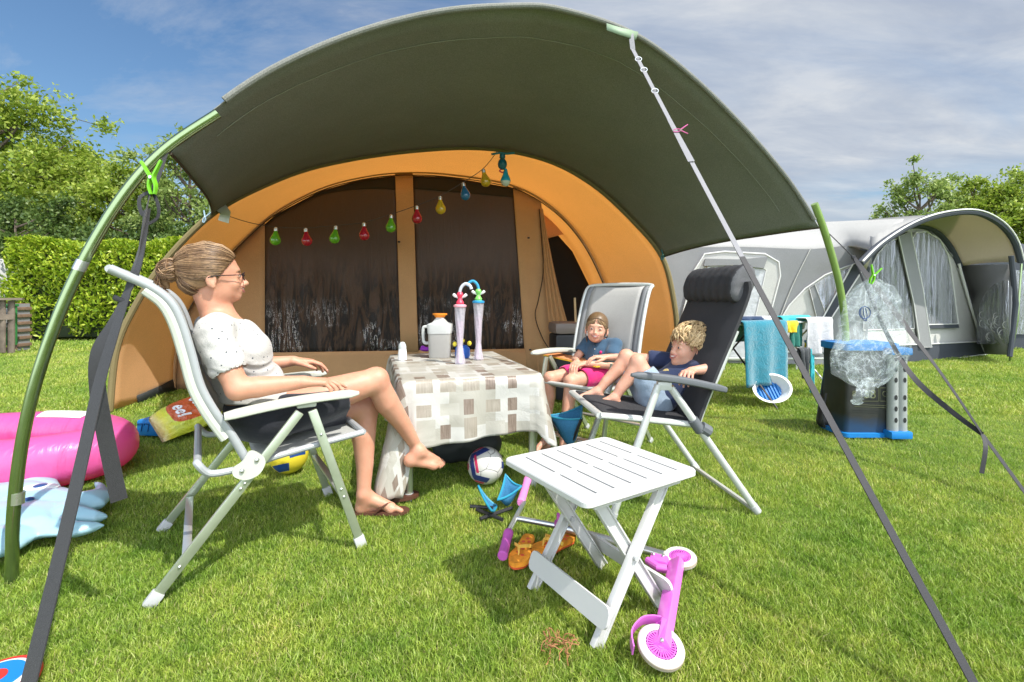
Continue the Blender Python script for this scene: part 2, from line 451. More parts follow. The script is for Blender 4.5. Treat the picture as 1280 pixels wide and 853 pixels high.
lk(nt, b.outputs[0], ms.inputs[1]); lk(nt, t.outputs[0], ms.inputs[2]); lk(nt, ms.outputs[0], nt.nodes['Material Output'].inputs[0])

def blades(n, y0, y1, hmin, hmax, wid, seed, power=1.0, xw=0):
    rg = np.random.RandomState(seed)
    # density falls with distance: y sampled so that 1/y^power
    u = rg.rand(n)
    if power == 2: y = 1/(1/y0+u*(1/y1-1/y0))
    elif power == 1: y = y0+(y1-y0)*u
    else: y = np.exp(np.log(y0)+u*np.log(y1/y0))
    x = (rg.rand(n)*2-1)*(y*1.14+.25)
    if xw:      # lawn to both sides of the view and under the camera
        y = y0+(y1-y0)*u; x = (rg.rand(n)*2-1)*xw; k = np.abs(x) > y*1.12+.2; x, y = x[k], y[k]; n = len(x)
    hsh = np.array(np.modf(np.abs(np.sin(np.floor(x/.037+.3*np.sin(y*31))*127.1+np.floor(y/.041+.3*np.sin(x*27))*311.7)*437.5))[0])
    pt = np.sin(x*7.1+2.3*np.sin(y*3.7))*np.sin(y*8.3+1.9*np.sin(x*5.1)); h = (1+.35*pt)*(hmin+(hmax-hmin)*rg.rand(n)**1.4)*(.75+.5*np.abs(hsh)); wd = wid*(.7+.6*rg.rand(n))
    a = rg.rand(n)*2*np.pi; la = rg.rand(n)*2*np.pi; lean = h*(.25+.9*rg.rand(n)**1.5)
    s = np.stack([np.cos(a), np.sin(a), 0*a], 1)*wd[:, None]/2; l = np.stack([np.cos(la), np.sin(la), 0*a], 1)
    base = np.stack([x, y, -.012+0*x], 1); mid = base+l*lean[:, None]*.35+np.stack([0*x, 0*x, h*.62], 1); tip = base+l*lean[:, None]+np.stack([0*x, 0*x, h*.95], 1)
    v = np.stack([base-s, base+s, mid-s*.75, mid+s*.75, tip], 1).astype(np.float32)
    return v
B = [blades(780000, 1.02, 4.6, .009, .029, .0027, 1, 0), blades(330000, 4.4, 9.5, .016, .040, .0065, 2, 0), blades(190000, 9.2, 26, .022, .05, .015, 3, 0), blades(330000, -1.6, 6.5, .010, .032, .0050, 4, 0, 6.5)]
Vv = np.concatenate(B); nB = len(Vv)
me = bpy.data.meshes.new('grass'); me.vertices.add(nB*5); me.vertices.foreach_set('co', Vv.ravel())
base = (np.arange(nB)*5)[:, None]
lp = np.concatenate([base+np.array([[0, 1, 3, 2]]), base+np.array([[2, 3, 4]])], 1).astype(np.int32).ravel()
me.loops.add(len(lp)); me.loops.foreach_set('vertex_index', lp)
me.polygons.add(nB*2); ls = (np.arange(nB)*7)[:, None]+np.array([[0, 4]]); me.polygons.foreach_set('loop_start', ls.astype(np.int32).ravel())
me.polygons.foreach_set('loop_total', np.tile(np.array([4, 3], np.int32), nB)); me.materials.append(MATS['grass_blade']); me.update(calc_edges=True)
go = bpy.data.objects.new('grass', me); COL.objects.link(go); tag(go, 'short bright green campsite lawn grass with paler dry flecks', 'grass', kind='stuff')
# ================================================================ materials of the tent
def canvas(name, col, tcol, tr, weave=420, var=.06, rough=.85, bump=.25):
    m, nt, b = newmat(name); tc = nd(nt, 'ShaderNodeTexCoord')
    n = noise_node(nt, 2.2, 6, .6, tc.outputs['Object']); n2 = noise_node(nt, weave, 2, .7, tc.outputs['Object'])
    r = ramp(nt, n.outputs['Fac'], [(.25, [c*(1-var*1.6) for c in col]), (.75, [c*(1+var*1.6) for c in col])])
    r2 = ramp(nt, n2.outputs['Fac'], [(.3, .72), (.7, 1.28)])
    c = mix(nt, 1, r.outputs[0], r2.outputs[0], 'MULTIPLY'); lk(nt, c, b.inputs['Base Color']); b.inputs['Roughness'].default_value = rough
    b.inputs['Specular IOR Level'].default_value = .25
    bp = nd(nt, 'ShaderNodeBump'); bp.inputs['Strength'].default_value = bump; bp.inputs['Distance'].default_value = .0015
    lk(nt, n2.outputs['Fac'], bp.inputs['Height']); lk(nt, bp.outputs[0], b.inputs['Normal'])
    if tr:
        t = nd(nt, 'ShaderNodeBsdfTranslucent'); t.inputs['Color'].default_value = (*tcol, 1); lk(nt, mix(nt, 1, r2.outputs[0], tcol, 'MULTIPLY'), t.inputs['Color'])
        ms = nd(nt, 'ShaderNodeMixShader'); ms.inputs[0].default_value = tr
        lk(nt, b.outputs[0], ms.inputs[1]); lk(nt, t.outputs[0], ms.inputs[2]); lk(nt, ms.outputs[0], nt.nodes['Material Output'].inputs[0])
    return m
canvas('green_canvas', (.285, .288, .262), (.15, .15, .135), .30, weave=170, bump=.5)
canvas('orange_canvas', (.74, .49, .28), (.95, .62, .27), .50)
canvas('sand_canvas', (.56, .345, .17), (.6, .36, .15), .18)
canvas('khaki_tape', (.20, .16, .075), (.2, .16, .07), 0)
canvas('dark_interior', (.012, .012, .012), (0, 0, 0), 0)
mat('pole_green', (.30, .38, .20), .20, metal=.95, var=.05, vscale=12)
mat('pole_paint', (.22, .33, .085), .38, metal=.25, var=.08, vscale=9, coat=.3)
mat('steel', (.62, .63, .62), .3, metal=.9, var=.06, vscale=15)
mat('black_plastic', (.02, .02, .022), .45, var=.1)
mat('grey_plastic', (.45, .46, .46), .5, var=.05)
mat('white_plastic', (.78, .78, .76), .42, var=.03, vscale=8, bump=.05, bscale=200)
mat('lime_plastic', (.22, .62, .03), .4, var=.05, transl=.2)
mat('pink_plastic', (.78, .16, .42), .4, var=.05)
mat('seam_thread', (.30, .31, .26), .8, var=.1)
mat('skirt_black', (.03, .035, .035), .6, var=.2)
mat('zip_dark', (.05, .035, .02), .7, var=.1)
# clear window foil over a dark brown lining: creases and painted-in white glints low down, where the foil hangs loose
m, nt, b = newmat('window_foil'); tc = nd(nt, 'ShaderNodeTexCoord')
g = nd(nt, 'ShaderNodeNewGeometry'); sp = nd(nt, 'ShaderNodeSeparateXYZ'); lk(nt, g.outputs['Position'], sp.inputs[0])
mp = nd(nt, 'ShaderNodeMapping'); mp.inputs['Scale'].default_value = (5.5, 5.5, 1.1); mp.inputs['Rotation'].default_value = (0, R(20), 0); lk(nt, tc.outputs['Object'], mp.inputs[0])
nA = noise_node(nt, 1.6, 7, .66, mp.outputs[0], 1.6)
lo = ramp(nt, sp.outputs[2], [(.0, 1), (.42, 1), (.78, .10), (1, .03)])
lo.color_ramp.interpolation = 'EASE'
zr = mathn(nt, 'DIVIDE', mathn(nt, 'SUBTRACT', sp.outputs[2], .35), 1.6); lk(nt, zr, lo.inputs[0])
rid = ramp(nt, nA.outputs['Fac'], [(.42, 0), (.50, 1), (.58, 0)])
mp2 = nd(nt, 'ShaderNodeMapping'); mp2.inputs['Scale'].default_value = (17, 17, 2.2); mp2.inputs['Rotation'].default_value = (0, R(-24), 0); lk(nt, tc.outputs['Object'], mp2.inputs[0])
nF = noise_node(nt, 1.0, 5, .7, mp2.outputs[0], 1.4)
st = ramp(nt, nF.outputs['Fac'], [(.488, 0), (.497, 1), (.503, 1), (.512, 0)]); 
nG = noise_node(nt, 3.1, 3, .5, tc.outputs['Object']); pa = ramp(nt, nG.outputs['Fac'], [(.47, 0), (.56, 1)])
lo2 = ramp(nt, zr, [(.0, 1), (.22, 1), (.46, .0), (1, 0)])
glint_ = mathn(nt, 'MULTIPLY', mathn(nt, 'MULTIPLY', st.outputs[0], pa.outputs[0]), lo2.outputs[0])  # streak mask for the glints painted into colour and metallic
hh = mathn(nt, 'MULTIPLY', nA.outputs['Fac'], lo.outputs[0])
hh = mathn(nt, 'MULTIPLY_ADD', nF.outputs['Fac'], .06, hh)
bp = nd(nt, 'ShaderNodeBump'); bp.inputs['Strength'].default_value = .7; bp.inputs['Distance'].default_value = .09; lk(nt, hh, bp.inputs['Height']); lk(nt, bp.outputs[0], b.inputs['Normal'])
nB2 = noise_node(nt, 260, 2, .7, tc.outputs['Object']); rB = ramp(nt, nB2.outputs['Fac'], [(.3, (.055, .033, .021)), (.7, (.092, .058, .037))])
mm = mathn(nt, 'MULTIPLY', ramp(nt, nA.outputs['Fac'], [(.44, 0), (.54, 1)]).outputs[0], lo.outputs[0])
lk(nt, mix(nt, glint_, mix(nt, mm, rB.outputs[0], (.020, .018, .016)), (.95, .95, .95)), b.inputs['Base Color']); lk(nt, mathn(nt, 'MULTIPLY_ADD', glint_, -.3, .5), b.inputs['Roughness'])
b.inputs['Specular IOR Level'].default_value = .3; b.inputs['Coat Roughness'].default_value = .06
lk(nt, glint_, b.inputs['Metallic']); b.inputs['Coat IOR'].default_value = 1.6; lk(nt, mathn(nt, 'MULTIPLY_ADD', glint_, .97, .03), b.inputs['Coat Weight']); lk(nt, bp.outputs[0], b.inputs['Coat Normal'])
canvas('mesh_dark', (.035, .027, .02), (0, 0, 0), 0)

# ================================================================ the big tent
tent = thing('tunnel_tent', 'large orange canvas tunnel tent with dark green canopy arching over the sitting family', 'tent', (-1.0, 5.6, 0))
FA_, FD_ = (-1.9, 1.83), (4.5, 1.97)
RA_, RD_ = (-3.7, 4.42), (5.56, .88)
WA_, WD_ = (-3.87, 5.5), (5.56, .88)
fp = lambda x, y: PL(x, y, FA_, FD_)
rp = lambda x, y: PL(x, y, RA_, RD_)
wp = lambda x, y: PL(x, y, WA_, WD_)
wn = Vector((-.156, .988, 0)).normalized()
front = spline([fp(*q) for q in [(213, 192), (270, 134), (350, 82), (450, 40), (550, 15), (640, 8), (700, 12), (790, 42), (860, 92), (930, 160), (985, 225), (1024, 285)]], 6)
rim_full = spline([rp(*q) for q in [(137, 516), (145, 440), (165, 390), (205, 328), (265, 268), (330, 232), (400, 207), (500, 190), (600, 185), (680, 199), (740, 230), (790, 275), (828, 322), (843, 380), (847, 430), (846, 496)]], 6)
ia = [(219, 500), (221, 440), (238, 385), (270, 338), (305, 300), (345, 265), (400, 236), (450, 222), (500, 216), (560, 218), (640, 232), (690, 260), (725, 298), (750, 345), (770, 400), (782, 478)]
inner_full = spline([wp(*q) for q in ia], 6)
inner_full[0].z = 0; inner_full[-1].z = 0
rim_full[0].z = .02; rim_full[-1].z = .0
i0 = min(range(len(rim_full)), key=lambda i: (rim_full[i]-rp(265, 268)).length); i1 = min(range(len(rim_full)), key=lambda i: (rim_full[i]-rp(826, 320)).length)
rim_top = rim_full[i0:i1+1]
N_ = 61
fa = resample(front, N_); ra = resample(rim_top, N_)
rows = []
for j in range(17):
    t = j/16
    row = []
    for i in range(N_):
        u = i/(N_-1); p = fa[i].lerp(ra[i], t)
        sag = -.05*math.sin(math.pi*t)
        # side edges curve inwards
        e = (.09*math.sin(math.pi*t))*(max(0, 1-u/.12)**2); e2 = (.16*math.sin(math.pi*t))*(max(0, 1-(1-u)/.12)**2)
        if e: p = p.lerp(fa[min(N_-1, i+8)].lerp(ra[min(N_-1, i+8)], t), e)
        if e2: p = p.lerp(fa[max(0, i-8)].lerp(ra[max(0, i-8)], t), e2)
        wr = .006*mnoise.noise(Vector((u*22, t*3, 0)))+.004*mnoise.noise(Vector((u*60, t*5, 3)))
        row.append(p+Vector((0, 0, sag+wr)))
    rows.append(row)
mb = MB(); mb.grid(rows); canopy = mb.build('canopy', 'green_canvas', tent, solid=.004)
# sleeve seam a hand behind the front edge, and the rolled front sleeve
seam = [rows[1][i].lerp(rows[2][i], .8)+Vector((0, 0, -.008)) for i in range(3, N_-3)]
mb = MB(); mb.tube(seam, .0022, 5); mb.build('seam', 'seam_thread', canopy)
mb = MB(); mb.tube([p+Vector((0, 0, .002)) for p in fa[4:-1]], .016, 10); mb.build('pole_sleeve', 'green_canvas', canopy)
for s_ in (0, -1):
    mb = MB(); mb.tube([r[s_] for r in rows], .007, 6); mb.build('edge_hem', 'zip_dark', canopy)
# front pole: bare steel at both sides, the sleeve over the rest
lp = spline([fp(*q) for q in [(15, 728), (17, 640), (30, 540), (55, 445), (95, 345), (150, 250), (205, 188), (272, 142)]], 8); lp[0].z = -.02
rpz = spline([fp(*q) for q in [(1018, 255), (1034, 300), (1050, 360), (1057, 420), (1054, 480), (1049, 545)]], 8); rpz[-1].z = -.02
mid = [p+Vector((0, 0, .0)) for p in fa[3:]]
mb = MB(); mb.tube(lp, .0205, 14)
mb.build('front_pole', 'pole_green', tent)
mb = MB(); mb.tube(rpz, .026, 14); mb.build('front_pole', 'pole_paint', tent)
for a_, b_ in ((fp(22, 622)+Vector((0, 0, .02)), fp(21, 630)), (fp(104, 326), fp(98, 338))):
    mb = MB(); mb.tube([a_, b_], .0222, 14); mb.build('pole_joint', 'steel', tent)
# vestibule skin between rim arch and inner wall
ra2 = resample(rim_full, 81); ia2 = resample(inner_full, 81)
rows = []
for j in range(9):
    t = j/8; rows.append([ra2[i].lerp(ia2[i], t)+Vector((0, 0, -.035*math.sin(math.pi*t)*math.sin(math.pi*i/80)))+Vector((.004*mnoise.noise(Vector((i*.4, j*.6, 0))), 0, 0)) for i in range(81)])
mb = MB(); mb.grid(rows); mb.build('vestibule_skin', 'orange_canvas', tent, solid=.003)
mb = MB(); mb.tube(rim_full, .028, 8); mb.build('rim_sleeve', 'khaki_tape', tent)
mb = MB(); mb.tube([p-wn*.03 for p in ia2], .02, 6); mb.build('inner_piping', 'sand_canvas', tent)
mb = MB(); mb.tube([p-wn*.05+Vector((0, 0, -.045)) for p in ia2[8:-8]], .006, 6); mb.build('zip', 'zip_dark', tent)
# dark mud skirt along the vestibule's left foot
a_ = ra2[0].lerp(ia2[0], .35); b_ = ia2[0]
mb = MB(); mb.grid([[a_+Vector((.02, 0, .0)), b_+Vector((.02, 0, 0))], [a_+Vector((.0, 0, .10)), b_+Vector((0, 0, .14))]]); mb.build('mud_skirt', 'skirt_black', tent, solid=.003)
# sleeping part behind: a closed shell so the tent is whole from any side
back = []
for j in range(7):
    t = j/6; sc_ = 1-.12*t*t
    c0 = Vector((-1.09, 5.95, 0))+wn*2.6*t
    back.append([Vector(((p.x-ia2[i].x)*0, 0, 0))+c0+Vector(((p.x+1.09)*sc_, (p.y-5.95)*sc_, p.z*sc_)) for i, p in enumerate(ia2)])
mb = MB(); mb.grid(back); o = len(mb.v); e_ = back[-1]; mb.face(*[mb.vert(p) for p in e_]); mb.build('sleeping_cabin', 'orange_canvas', tent, solid=.004)
# inner wall: panels that fill the arch, split into columns by pixel x, each reaching from the arch down to the ground
def arch_y(x):
    for (x0, y0), (x1, y1) in zip(ia, ia[1:]):
        if x0 <= x <= x1: return y0+(y1-y0)*(x-x0)/(x1-x0+1e-9)
    return 480
def wallg(px):      # ground pixel below px in the wall plane
    q = wp(px, 400); return HZ+CAMH*FPX/q.y
def panel(name, m, xa, xb, ya=None, yb=None, off=0.0, n=14, rowsn=8, lean=0, wav=0, th=.003):
    """xa/xb: (x at the top, x at the bottom)"""
    rr = []
    for j in range(rowsn+1):
        t = j/rowsn; row = []
        for i in range(n+1):
            s_ = i/n; xt = xa[0]+(xb[0]-xa[0])*s_; xbm = xa[1]+(xb[1]-xa[1])*s_
            yt = (arch_y(xt) if ya is None else (ya(s_) if callable(ya) else ya)); yb_ = wallg(xbm) if yb is None else (yb(s_) if callable(yb) else yb)
            x = xt+(xbm-xt)*t; y = yt+(yb_-yt)*t
            p = wp(x, y)+wn*off
            if wav: p = p+wn*(wav*math.sin(s_*19+t*1.5)*(.25+t))
            row.append(p)
        rr.append(row)
    mb = MB(); mb.grid(rr); return mb.build(name, m, tent, solid=th)
panel('wall_panel', 'sand_canvas', (222, 219), (331, 331), yb=lambda s: wallg(275))
panel('wall_panel', 'sand_canvas', (330, 330), (655, 700), ya=lambda s: 441-5*s, off=-.005)                       # low wall below the windows
panel('window', 'window_foil', (329, 331), (496, 501), ya=lambda s: arch_y(329+167*s)+3, yb=lambda s: 443-3*s, off=.004, n=30, rowsn=24)
panel('window', 'window_foil', (515, 523), (642, 659), ya=lambda s: arch_y(515+127*s)+3, yb=lambda s: 440-3*s, off=.004, n=30, rowsn=24)
panel('window_header', 'mesh_dark', (331, 331), (495, 496), ya=lambda s: arch_y(331+164*s)+5, yb=lambda s: max(arch_y(331+164*s)+6, 262-26*math.sin(s*1.9)-(0)), off=-.008)
panel('window_header', 'mesh_dark', (516, 516), (641, 643), ya=lambda s: arch_y(516+125*s)+5, yb=lambda s: 236+11*s, off=-.008)
panel('door_post', 'sand_canvas', (494, 501), (516, 523), off=-.016, yb=lambda s: 440)
panel('wall_panel', 'sand_canvas', (641, 658), (676, 704), off=-.012, wav=.008)
# drawn-back door curtain in folds
rr = []
for j in range(25):
    t = j/24; row = []
    for i in range(41):
        s_ = i/40; xl = 672+18*t; top = 262; xr = 678+ (22*t + 32*t**2.6)+4*math.sin(t*3.1)
        x = xl+(xr-xl)*s_+(0); y = top+(wallg(700)-3-top)*t
        row.append(wp(x, y)-wn*(.03+.022*(1+math.sin(s_*24+t*2))*(.25+t*.9)))
    rr.append(row)
mb = MB(); mb.grid(rr); mb.build('door_curtain', 'sand_canvas', tent, solid=.004)
cord = spline([wp(*q)-wn*.05 for q in [(673, 262), (676, 300), (678, 340), (672, 375), (668, 395), (676, 420), (688, 440), (700, 456)]], 6)
mb = MB(); mb.tube(cord, .007, 6); mb.build('door_zip', 'mesh_dark', tent)
# bright triangle of roof seen through the door, and behind it a black sheet standing for the dark inside
panel('dark_backdrop', 'dark_interior', (300, 300), (778, 785), ya=lambda s: max(283-0*s, arch_y(300+478*s)+2), off=.55, n=20)
panel('door_flap', 'orange_canvas', (676, 676), (760, 760), ya=lambda s: arch_y(676+84*s)-6, yb=lambda s: max(arch_y(676+84*s)-4, 298-22*s), off=.45)
for (x, y) in ((499, 303), (660, 298), (662, 437)):
    mb = MB(); mb.box(wp(x, y)-wn*.04, (.03, .02, .02), bev=.005); mb.build('toggle', 'black_plastic', tent)
# ================================================================ people
def skinmat(name, col):
    m, nt, b = newmat(name); tc = nd(nt, 'ShaderNodeTexCoord')
    n = noise_node(nt, 14, 5, .6, tc.outputs['Object']); r = ramp(nt, n.outputs['Fac'], [(.3, (col[0]*.93, col[1]*.84, col[2]*.82)), (.7, (min(1, col[0]*1.05), col[1]*1.06, col[2]*1.06))])
    lk(nt, r.outputs[0], b.inputs['Base Color']); b.inputs['Roughness'].default_value = .48; b.inputs['Specular IOR Level'].default_value = .4
    b.inputs['Subsurface Weight'].default_value = .25; b.inputs['Subsurface Radius'].default_value = (1, .35, .2); b.inputs['Subsurface Scale'].default_value = .008
    n2 = noise_node(nt, 380, 3, .6, tc.outputs['Object']); n3 = noise_node(nt, 40, 3, .6, tc.outputs['Object'])
    h = mathn(nt, 'MULTIPLY_ADD', n3.outputs['Fac'], 1.5, n2.outputs['Fac'])
    bp = nd(nt, 'ShaderNodeBump'); bp.inputs['Strength'].default_value = .22; bp.inputs['Distance'].default_value = .002
    lk(nt, h, bp.inputs['Height']); lk(nt, bp.outputs[0], b.inputs['Normal'])
def hairmat(name, cols, rough=.42):
    m, nt, b = newmat(name); g = nd(nt, 'ShaderNodeNewGeometry'); tc = nd(nt, 'ShaderNodeTexCoord')
    r = ramp(nt, g.outputs['Random Per Island'], [(0, cols[0]), (.5, cols[1]), (1, cols[2])])
    n = noise_node(nt, 90, 3, .6, tc.outputs['Object']); r2 = ramp(nt, n.outputs['Fac'], [(.3, .75), (.7, 1.25)])
    lk(nt, mix(nt, 1, r.outputs[0], r2.outputs[0], 'MULTIPLY'), b.inputs['Base Color']); b.inputs['Roughness'].default_value = rough; b.inputs['Specular IOR Level'].default_value = .45
skinmat('skin_woman', (.56, .29, .19)); skinmat('skin_child', (.62, .34, .235))
hairmat('hair_brown', ((.075, .040, .018), (.17, .095, .045), (.36, .225, .115)))
hairmat('hair_blond', ((.30, .19, .085), (.52, .36, .18), (.72, .54, .30)))
hairmat('hair_fair', ((.11, .065, .03), (.25, .155, .08), (.42, .29, .16)))
mat('lip', (.46, .17, .14), .4, var=.05); mat('teeth', (.80, .77, .70), .3, var=0); mat('eye_white', (.42, .40, .38), .35, var=0)
mat('iris', (.05, .06, .07), .15, var=0); mat('nail', (.66, .36, .32), .3, var=.03)
SK = ['SKIN', 'lip', 'teeth', 'eye_white', 'iris', 'nail', 'BROW']
def fabric(name, col, rough=.85, var=.10, weave=500, dots=None, sheen=.2, bump=.3, wr=.5):
    m, nt, b = newmat(name); tc = nd(nt, 'ShaderNodeTexCoord')
    n = noise_node(nt, 5, 5, .6, tc.outputs['Object']); n2 = noise_node(nt, weave, 2, .6, tc.outputs['Object'])
    r = ramp(nt, n.outputs['Fac'], [(.25, [c*(1-var) for c in col]), (.75, [min(1, c*(1+var)) for c in col])]); r2 = ramp(nt, n2.outputs['Fac'], [(.3, .85), (.7, 1.15)])
    c = mix(nt, 1, r.outputs[0], r2.outputs[0], 'MULTIPLY')
    if dots:
        v = nd(nt, 'ShaderNodeTexVoronoi'); v.inputs['Scale'].default_value = dots[0]; v.inputs['Randomness'].default_value = .55; lk(nt, tc.outputs['Object'], v.inputs['Vector'])
        f = ramp(nt, v.outputs['Distance'], [(dots[1], 1), (dots[1]+.03, 0)]); c = mix(nt, f.outputs[0], c, dots[2])
    lk(nt, c, b.inputs['Base Color']); b.inputs['Roughness'].default_value = rough; b.inputs['Sheen Weight'].default_value = sheen; b.inputs['Specular IOR Level'].default_value = .25
    n3 = noise_node(nt, 16, 5, .55, tc.outputs['Object'], 1.2)
    h = mathn(nt, 'MULTIPLY_ADD', n3.outputs['Fac'], 9*wr, n2.outputs['Fac']); bp = nd(nt, 'ShaderNodeBump'); bp.inputs['Strength'].default_value = bump; bp.inputs['Distance'].default_value = .003
    lk(nt, h, bp.inputs['Height']); lk(nt, bp.outputs[0], b.inputs['Normal'])
fabric('shirt_white', (.50, .49, .465), dots=(42, .13, (.06, .07, .09)), bump=.45)
fabric('skirt_navy', (.022, .024, .032)); fabric('denim_shirt', (.045, .095, .155)); fabric('shorts_pink', (.62, .02, .16)); fabric('tee_navy', (.022, .033, .08))
fabric('shorts_denim', (.26, .33, .41), var=.25); fabric('white_cotton', (.75, .75, .74))
mat('glasses_frame', (.015, .01, .012), .25, var=0); mat('flipflop_brown', (.09, .035, .02), .6, var=.2)
mat('clear_lens', (.9, .95, 1), .02, var=0, trans=1, ior=1.05)

class Frame:
    def __init__(s, C, F, U=(0, 0, 1), sc=1.):
        s.C = Vector(C); s.F = Vector(F).normalized(); U = Vector(U); s.L = U.cross(s.F).normalized(); s.U = s.F.cross(s.L); s.sc = sc
        s.rot = Matrix((s.F, s.L, s.U)).transposed()
    def q(s, x, y, z): return s.C+(s.F*x+s.L*y+s.U*z)*s.sc
def head(sd, fr, ex, smile=1.0, nosek=1.0, kid=0):
    H = lambda x, y, z: fr.q(x, y, z-.115); nx = .009*kid; sc = fr.sc; rt = np.array(fr.rot)
    e = lambda p, r, k=.012, sub=False: sd.ell(H(*p), [a*sc for a in r], rt, k*sc, sub)
    e((-.018, 0, .135), (.100, .077, .090)); e((.028, 0, .085), (.063, .063, .080), .03); e((.034, 0, .038), (.054, .048, .036), .03)
    e((.076, 0, .017), (.016, .019, .016), .022)
    e((.074, 0, .121), (.017, .044, .011), .018)
    for y in (-1, 1):
        e((.066, y*.034, .066), (.020, .021, .019), .02)
        e((.104, y*.031, .099), (.017, .017, .012), .014, True)
        e((.0785, y*.031, .0985), (.0135, .0155, .0125), .004)
        e((-.010, y*(.077+.006*kid), .086), (.019, .009, .031), .006); e((-.004, y*.088, .090), (.010, .008, .018), .004, True); e((-.004, y*.078, .060), (.009, .006, .010), .004)
    sd.cone(H(.088, 0, .102), H(.110-nx, 0, .071), .0075*sc, .0105*sc*nosek, .01*sc); e((.112-nx, 0, .068), (.0105-.002*kid, .0105-.001*kid, .0095-.002*kid), .006)
    for y in (-1, 1): e((.103-nx*.7, y*.011, .065), (.009, .007, .0075), .005)
    e((.088, 0, .046), (.015, .026, .018), .012)
    e((.1035, 0, .0435), (.012, .020, .0045), .004, True)
    # lips, teeth, eyes, brows: small pieces grown onto the face
    def arc(dz, x0, w, lift, n=9): return [H(x0-.0145*(i/(n-1)*2-1)**2, w*(i/(n-1)*2-1), dz+lift*(i/(n-1)*2-1)**2) for i in range(n)]
    rr = [.0012+.0026*math.sin(math.pi*i/8) for i in range(9)]
    ex.cur = 1; kx = .001*kid; kw = 1+.18*kid; ex.ell(H(.0965, 0, .046), [.0045*sc, .023*kw*sc, .0085*sc], fr.rot); ex.tube(arc(.0525, .1050+kx, .028*kw, .006*smile), [r*sc for r in rr], 8); ex.tube(arc(.0350, .1035+kx, .027*kw, .0205*smile), [r*1.1*sc for r in rr], 8)
    ex.cur = 2; ex.grid([arc(.0510, .1048+kx, .024*kw, .007*smile), arc(.0425, .1045+kx, .0225*kw, .013*smile)])
    for y in (-1, 1):
        ex.cur = 3; ex.ell(H(.0835, y*.031, .0975), [.0095*sc, .0110*sc, (.0048-.0012*kid)*sc], fr.rot, 14, 10)
        ex.cur = 4; ex.ell(H(.0905, y*.031+.001, .0975), [.0034*sc, .0058*sc, .0052*sc], fr.rot, 12, 8)
        ex.cur = 4; ex.tube([H(.0915-.008*abs(t)**1.5, y*.031+.013*t, .1035-.0045*t*t) for t in (-1, -.5, 0, .5, 1)], .0011*sc, 5)
        ex.cur = 6; ex.tube([H(.0925-.0015-.012*max(0, t)**1.5, y*(.031+.017*t), .1185+.003-.006*t*t) for t in (-1, -.5, 0, .5, 1)], [.0012*sc, .0024*sc, .0026*sc, .002*sc, .001*sc], 6)
    ex.cur = 0
def hand(sd, wrist, F, U, S, sc=1., curl=(20, 25, 20), spread=1., thumb=(.6, -.3), r=1., ex=None):
    """F along the fingers, U out of the back of the hand, S towards the thumb"""
    F = Vector(F).normalized(); U = Vector(U); U = (U-F*U.dot(F)).normalized(); S0 = Vector(S); S = (S0-F*S0.dot(F)-U*S0.dot(U)).normalized()
    w = Vector(wrist); L = .088*sc
    offs = (.030, .010, -.011, -.030); lens = (.041, .046, .042, .033)
    for i in range(4):
        kx = L*(1, 1.03, .98, .90)[i]
        kn = w+F*kx+S*offs[i]*sc+U*(.004, .006, .005, .001)[i]*sc
        sd.cone(w+S*offs[i]*.55*sc, kn, .0155*sc, .0110*sc*r, .012*sc)
        d = (F+S*offs[i]*3.2*spread).normalized(); p = kn; rd = (.0098, .0088, .0078, .0068); c_ = curl[i] if hasattr(curl[0], '__len__') else curl
        ax = d.cross(U).normalized()
        for j in range(3):
            d = Matrix.Rotation(R(-c_[j]), 3, ax)@d
            q = p+d*lens[i]*sc*(1, .68, .5)[j]; f_ = (1 if i < 3 else .88)*r
            sd.cone(p, q, rd[j]*sc*f_, rd[j+1]*sc*f_, .0022*sc); p = q
        if ex is not None:
            un = Matrix.Rotation(R(-sum(c_)), 3, ax)@U; ex.cur = 5; ex.ell(p-d*.003*sc+un*.0052*sc*f_, (.0055*sc, .0046*sc, .0022*sc), Matrix((d, d.cross(un), un)).transposed(), 8, 6); ex.cur = 0
    sd.cone(w+F*.02*sc, w+F*.07*sc+U*-.003*sc, .017*sc, .015*sc, .014*sc)
    a = w+F*.018*sc+S*.020*sc-U*.006*sc; b = a+(F*thumb[0]+S*.62+U*thumb[1]*.5).normalized()*.040*sc; c = b+(F*.95+S*.15+U*thumb[1]).normalized()*.032*sc; d = c+(F*1.0-S*.1+U*thumb[1]).normalized()*.024*sc
    sd.chain([a, b, c, d], [.0150*sc, .0118*sc*r, .0100*sc*r, .0075*sc*r], .006*sc)
def foot(sd, heel, F, U, S, sc=1., big=1):
    """heel = centre of the heel, F to the toes, U up from the sole, S towards the big toe"""
    F = Vector(F).normalized(); U = Vector(U); U = (U-F*U.dot(F)).normalized(); S = Vector(S); S = (S-F*S.dot(F)-U*S.dot(U)).normalized(); h = Vector(heel)
    q = lambda x, y, z: h+(F*x+S*y+U*z)*sc
    sd.cone(q(0, 0, 0), q(.03, 0, .045), .030*sc, .034*sc, .02*sc)
    sd.cone(q(.03, 0, .045), q(.15, .012, .0), .033*sc, .022*sc, .02*sc)
    sd.cone(q(0, 0, -.003), q(.13, -.022, -.012), .026*sc, .016*sc, .02*sc); sd.cone(q(.12, -.020, -.012), q(.150, .024, -.008), .017*sc, .021*sc, .02*sc)
    for i, (y, L, r) in enumerate(((.028, .052, .0125), (.009, .048, .0088), (-.005, .042, .0082), (-.018, .036, .0078), (-.030, .028, .0078))):
        a = q(.150-.006*i, y*.95, -.008); b = q(.150-.006*i+L*.6, y*1.02, -.006+.003); c = q(.150-.006*i+L, y*1.03, -.014)
        sd.chain([a, b, c], [r*1.25*sc, r*sc, r*.95*sc], .003*sc)
def unit(v): return Vector(v).normalized()
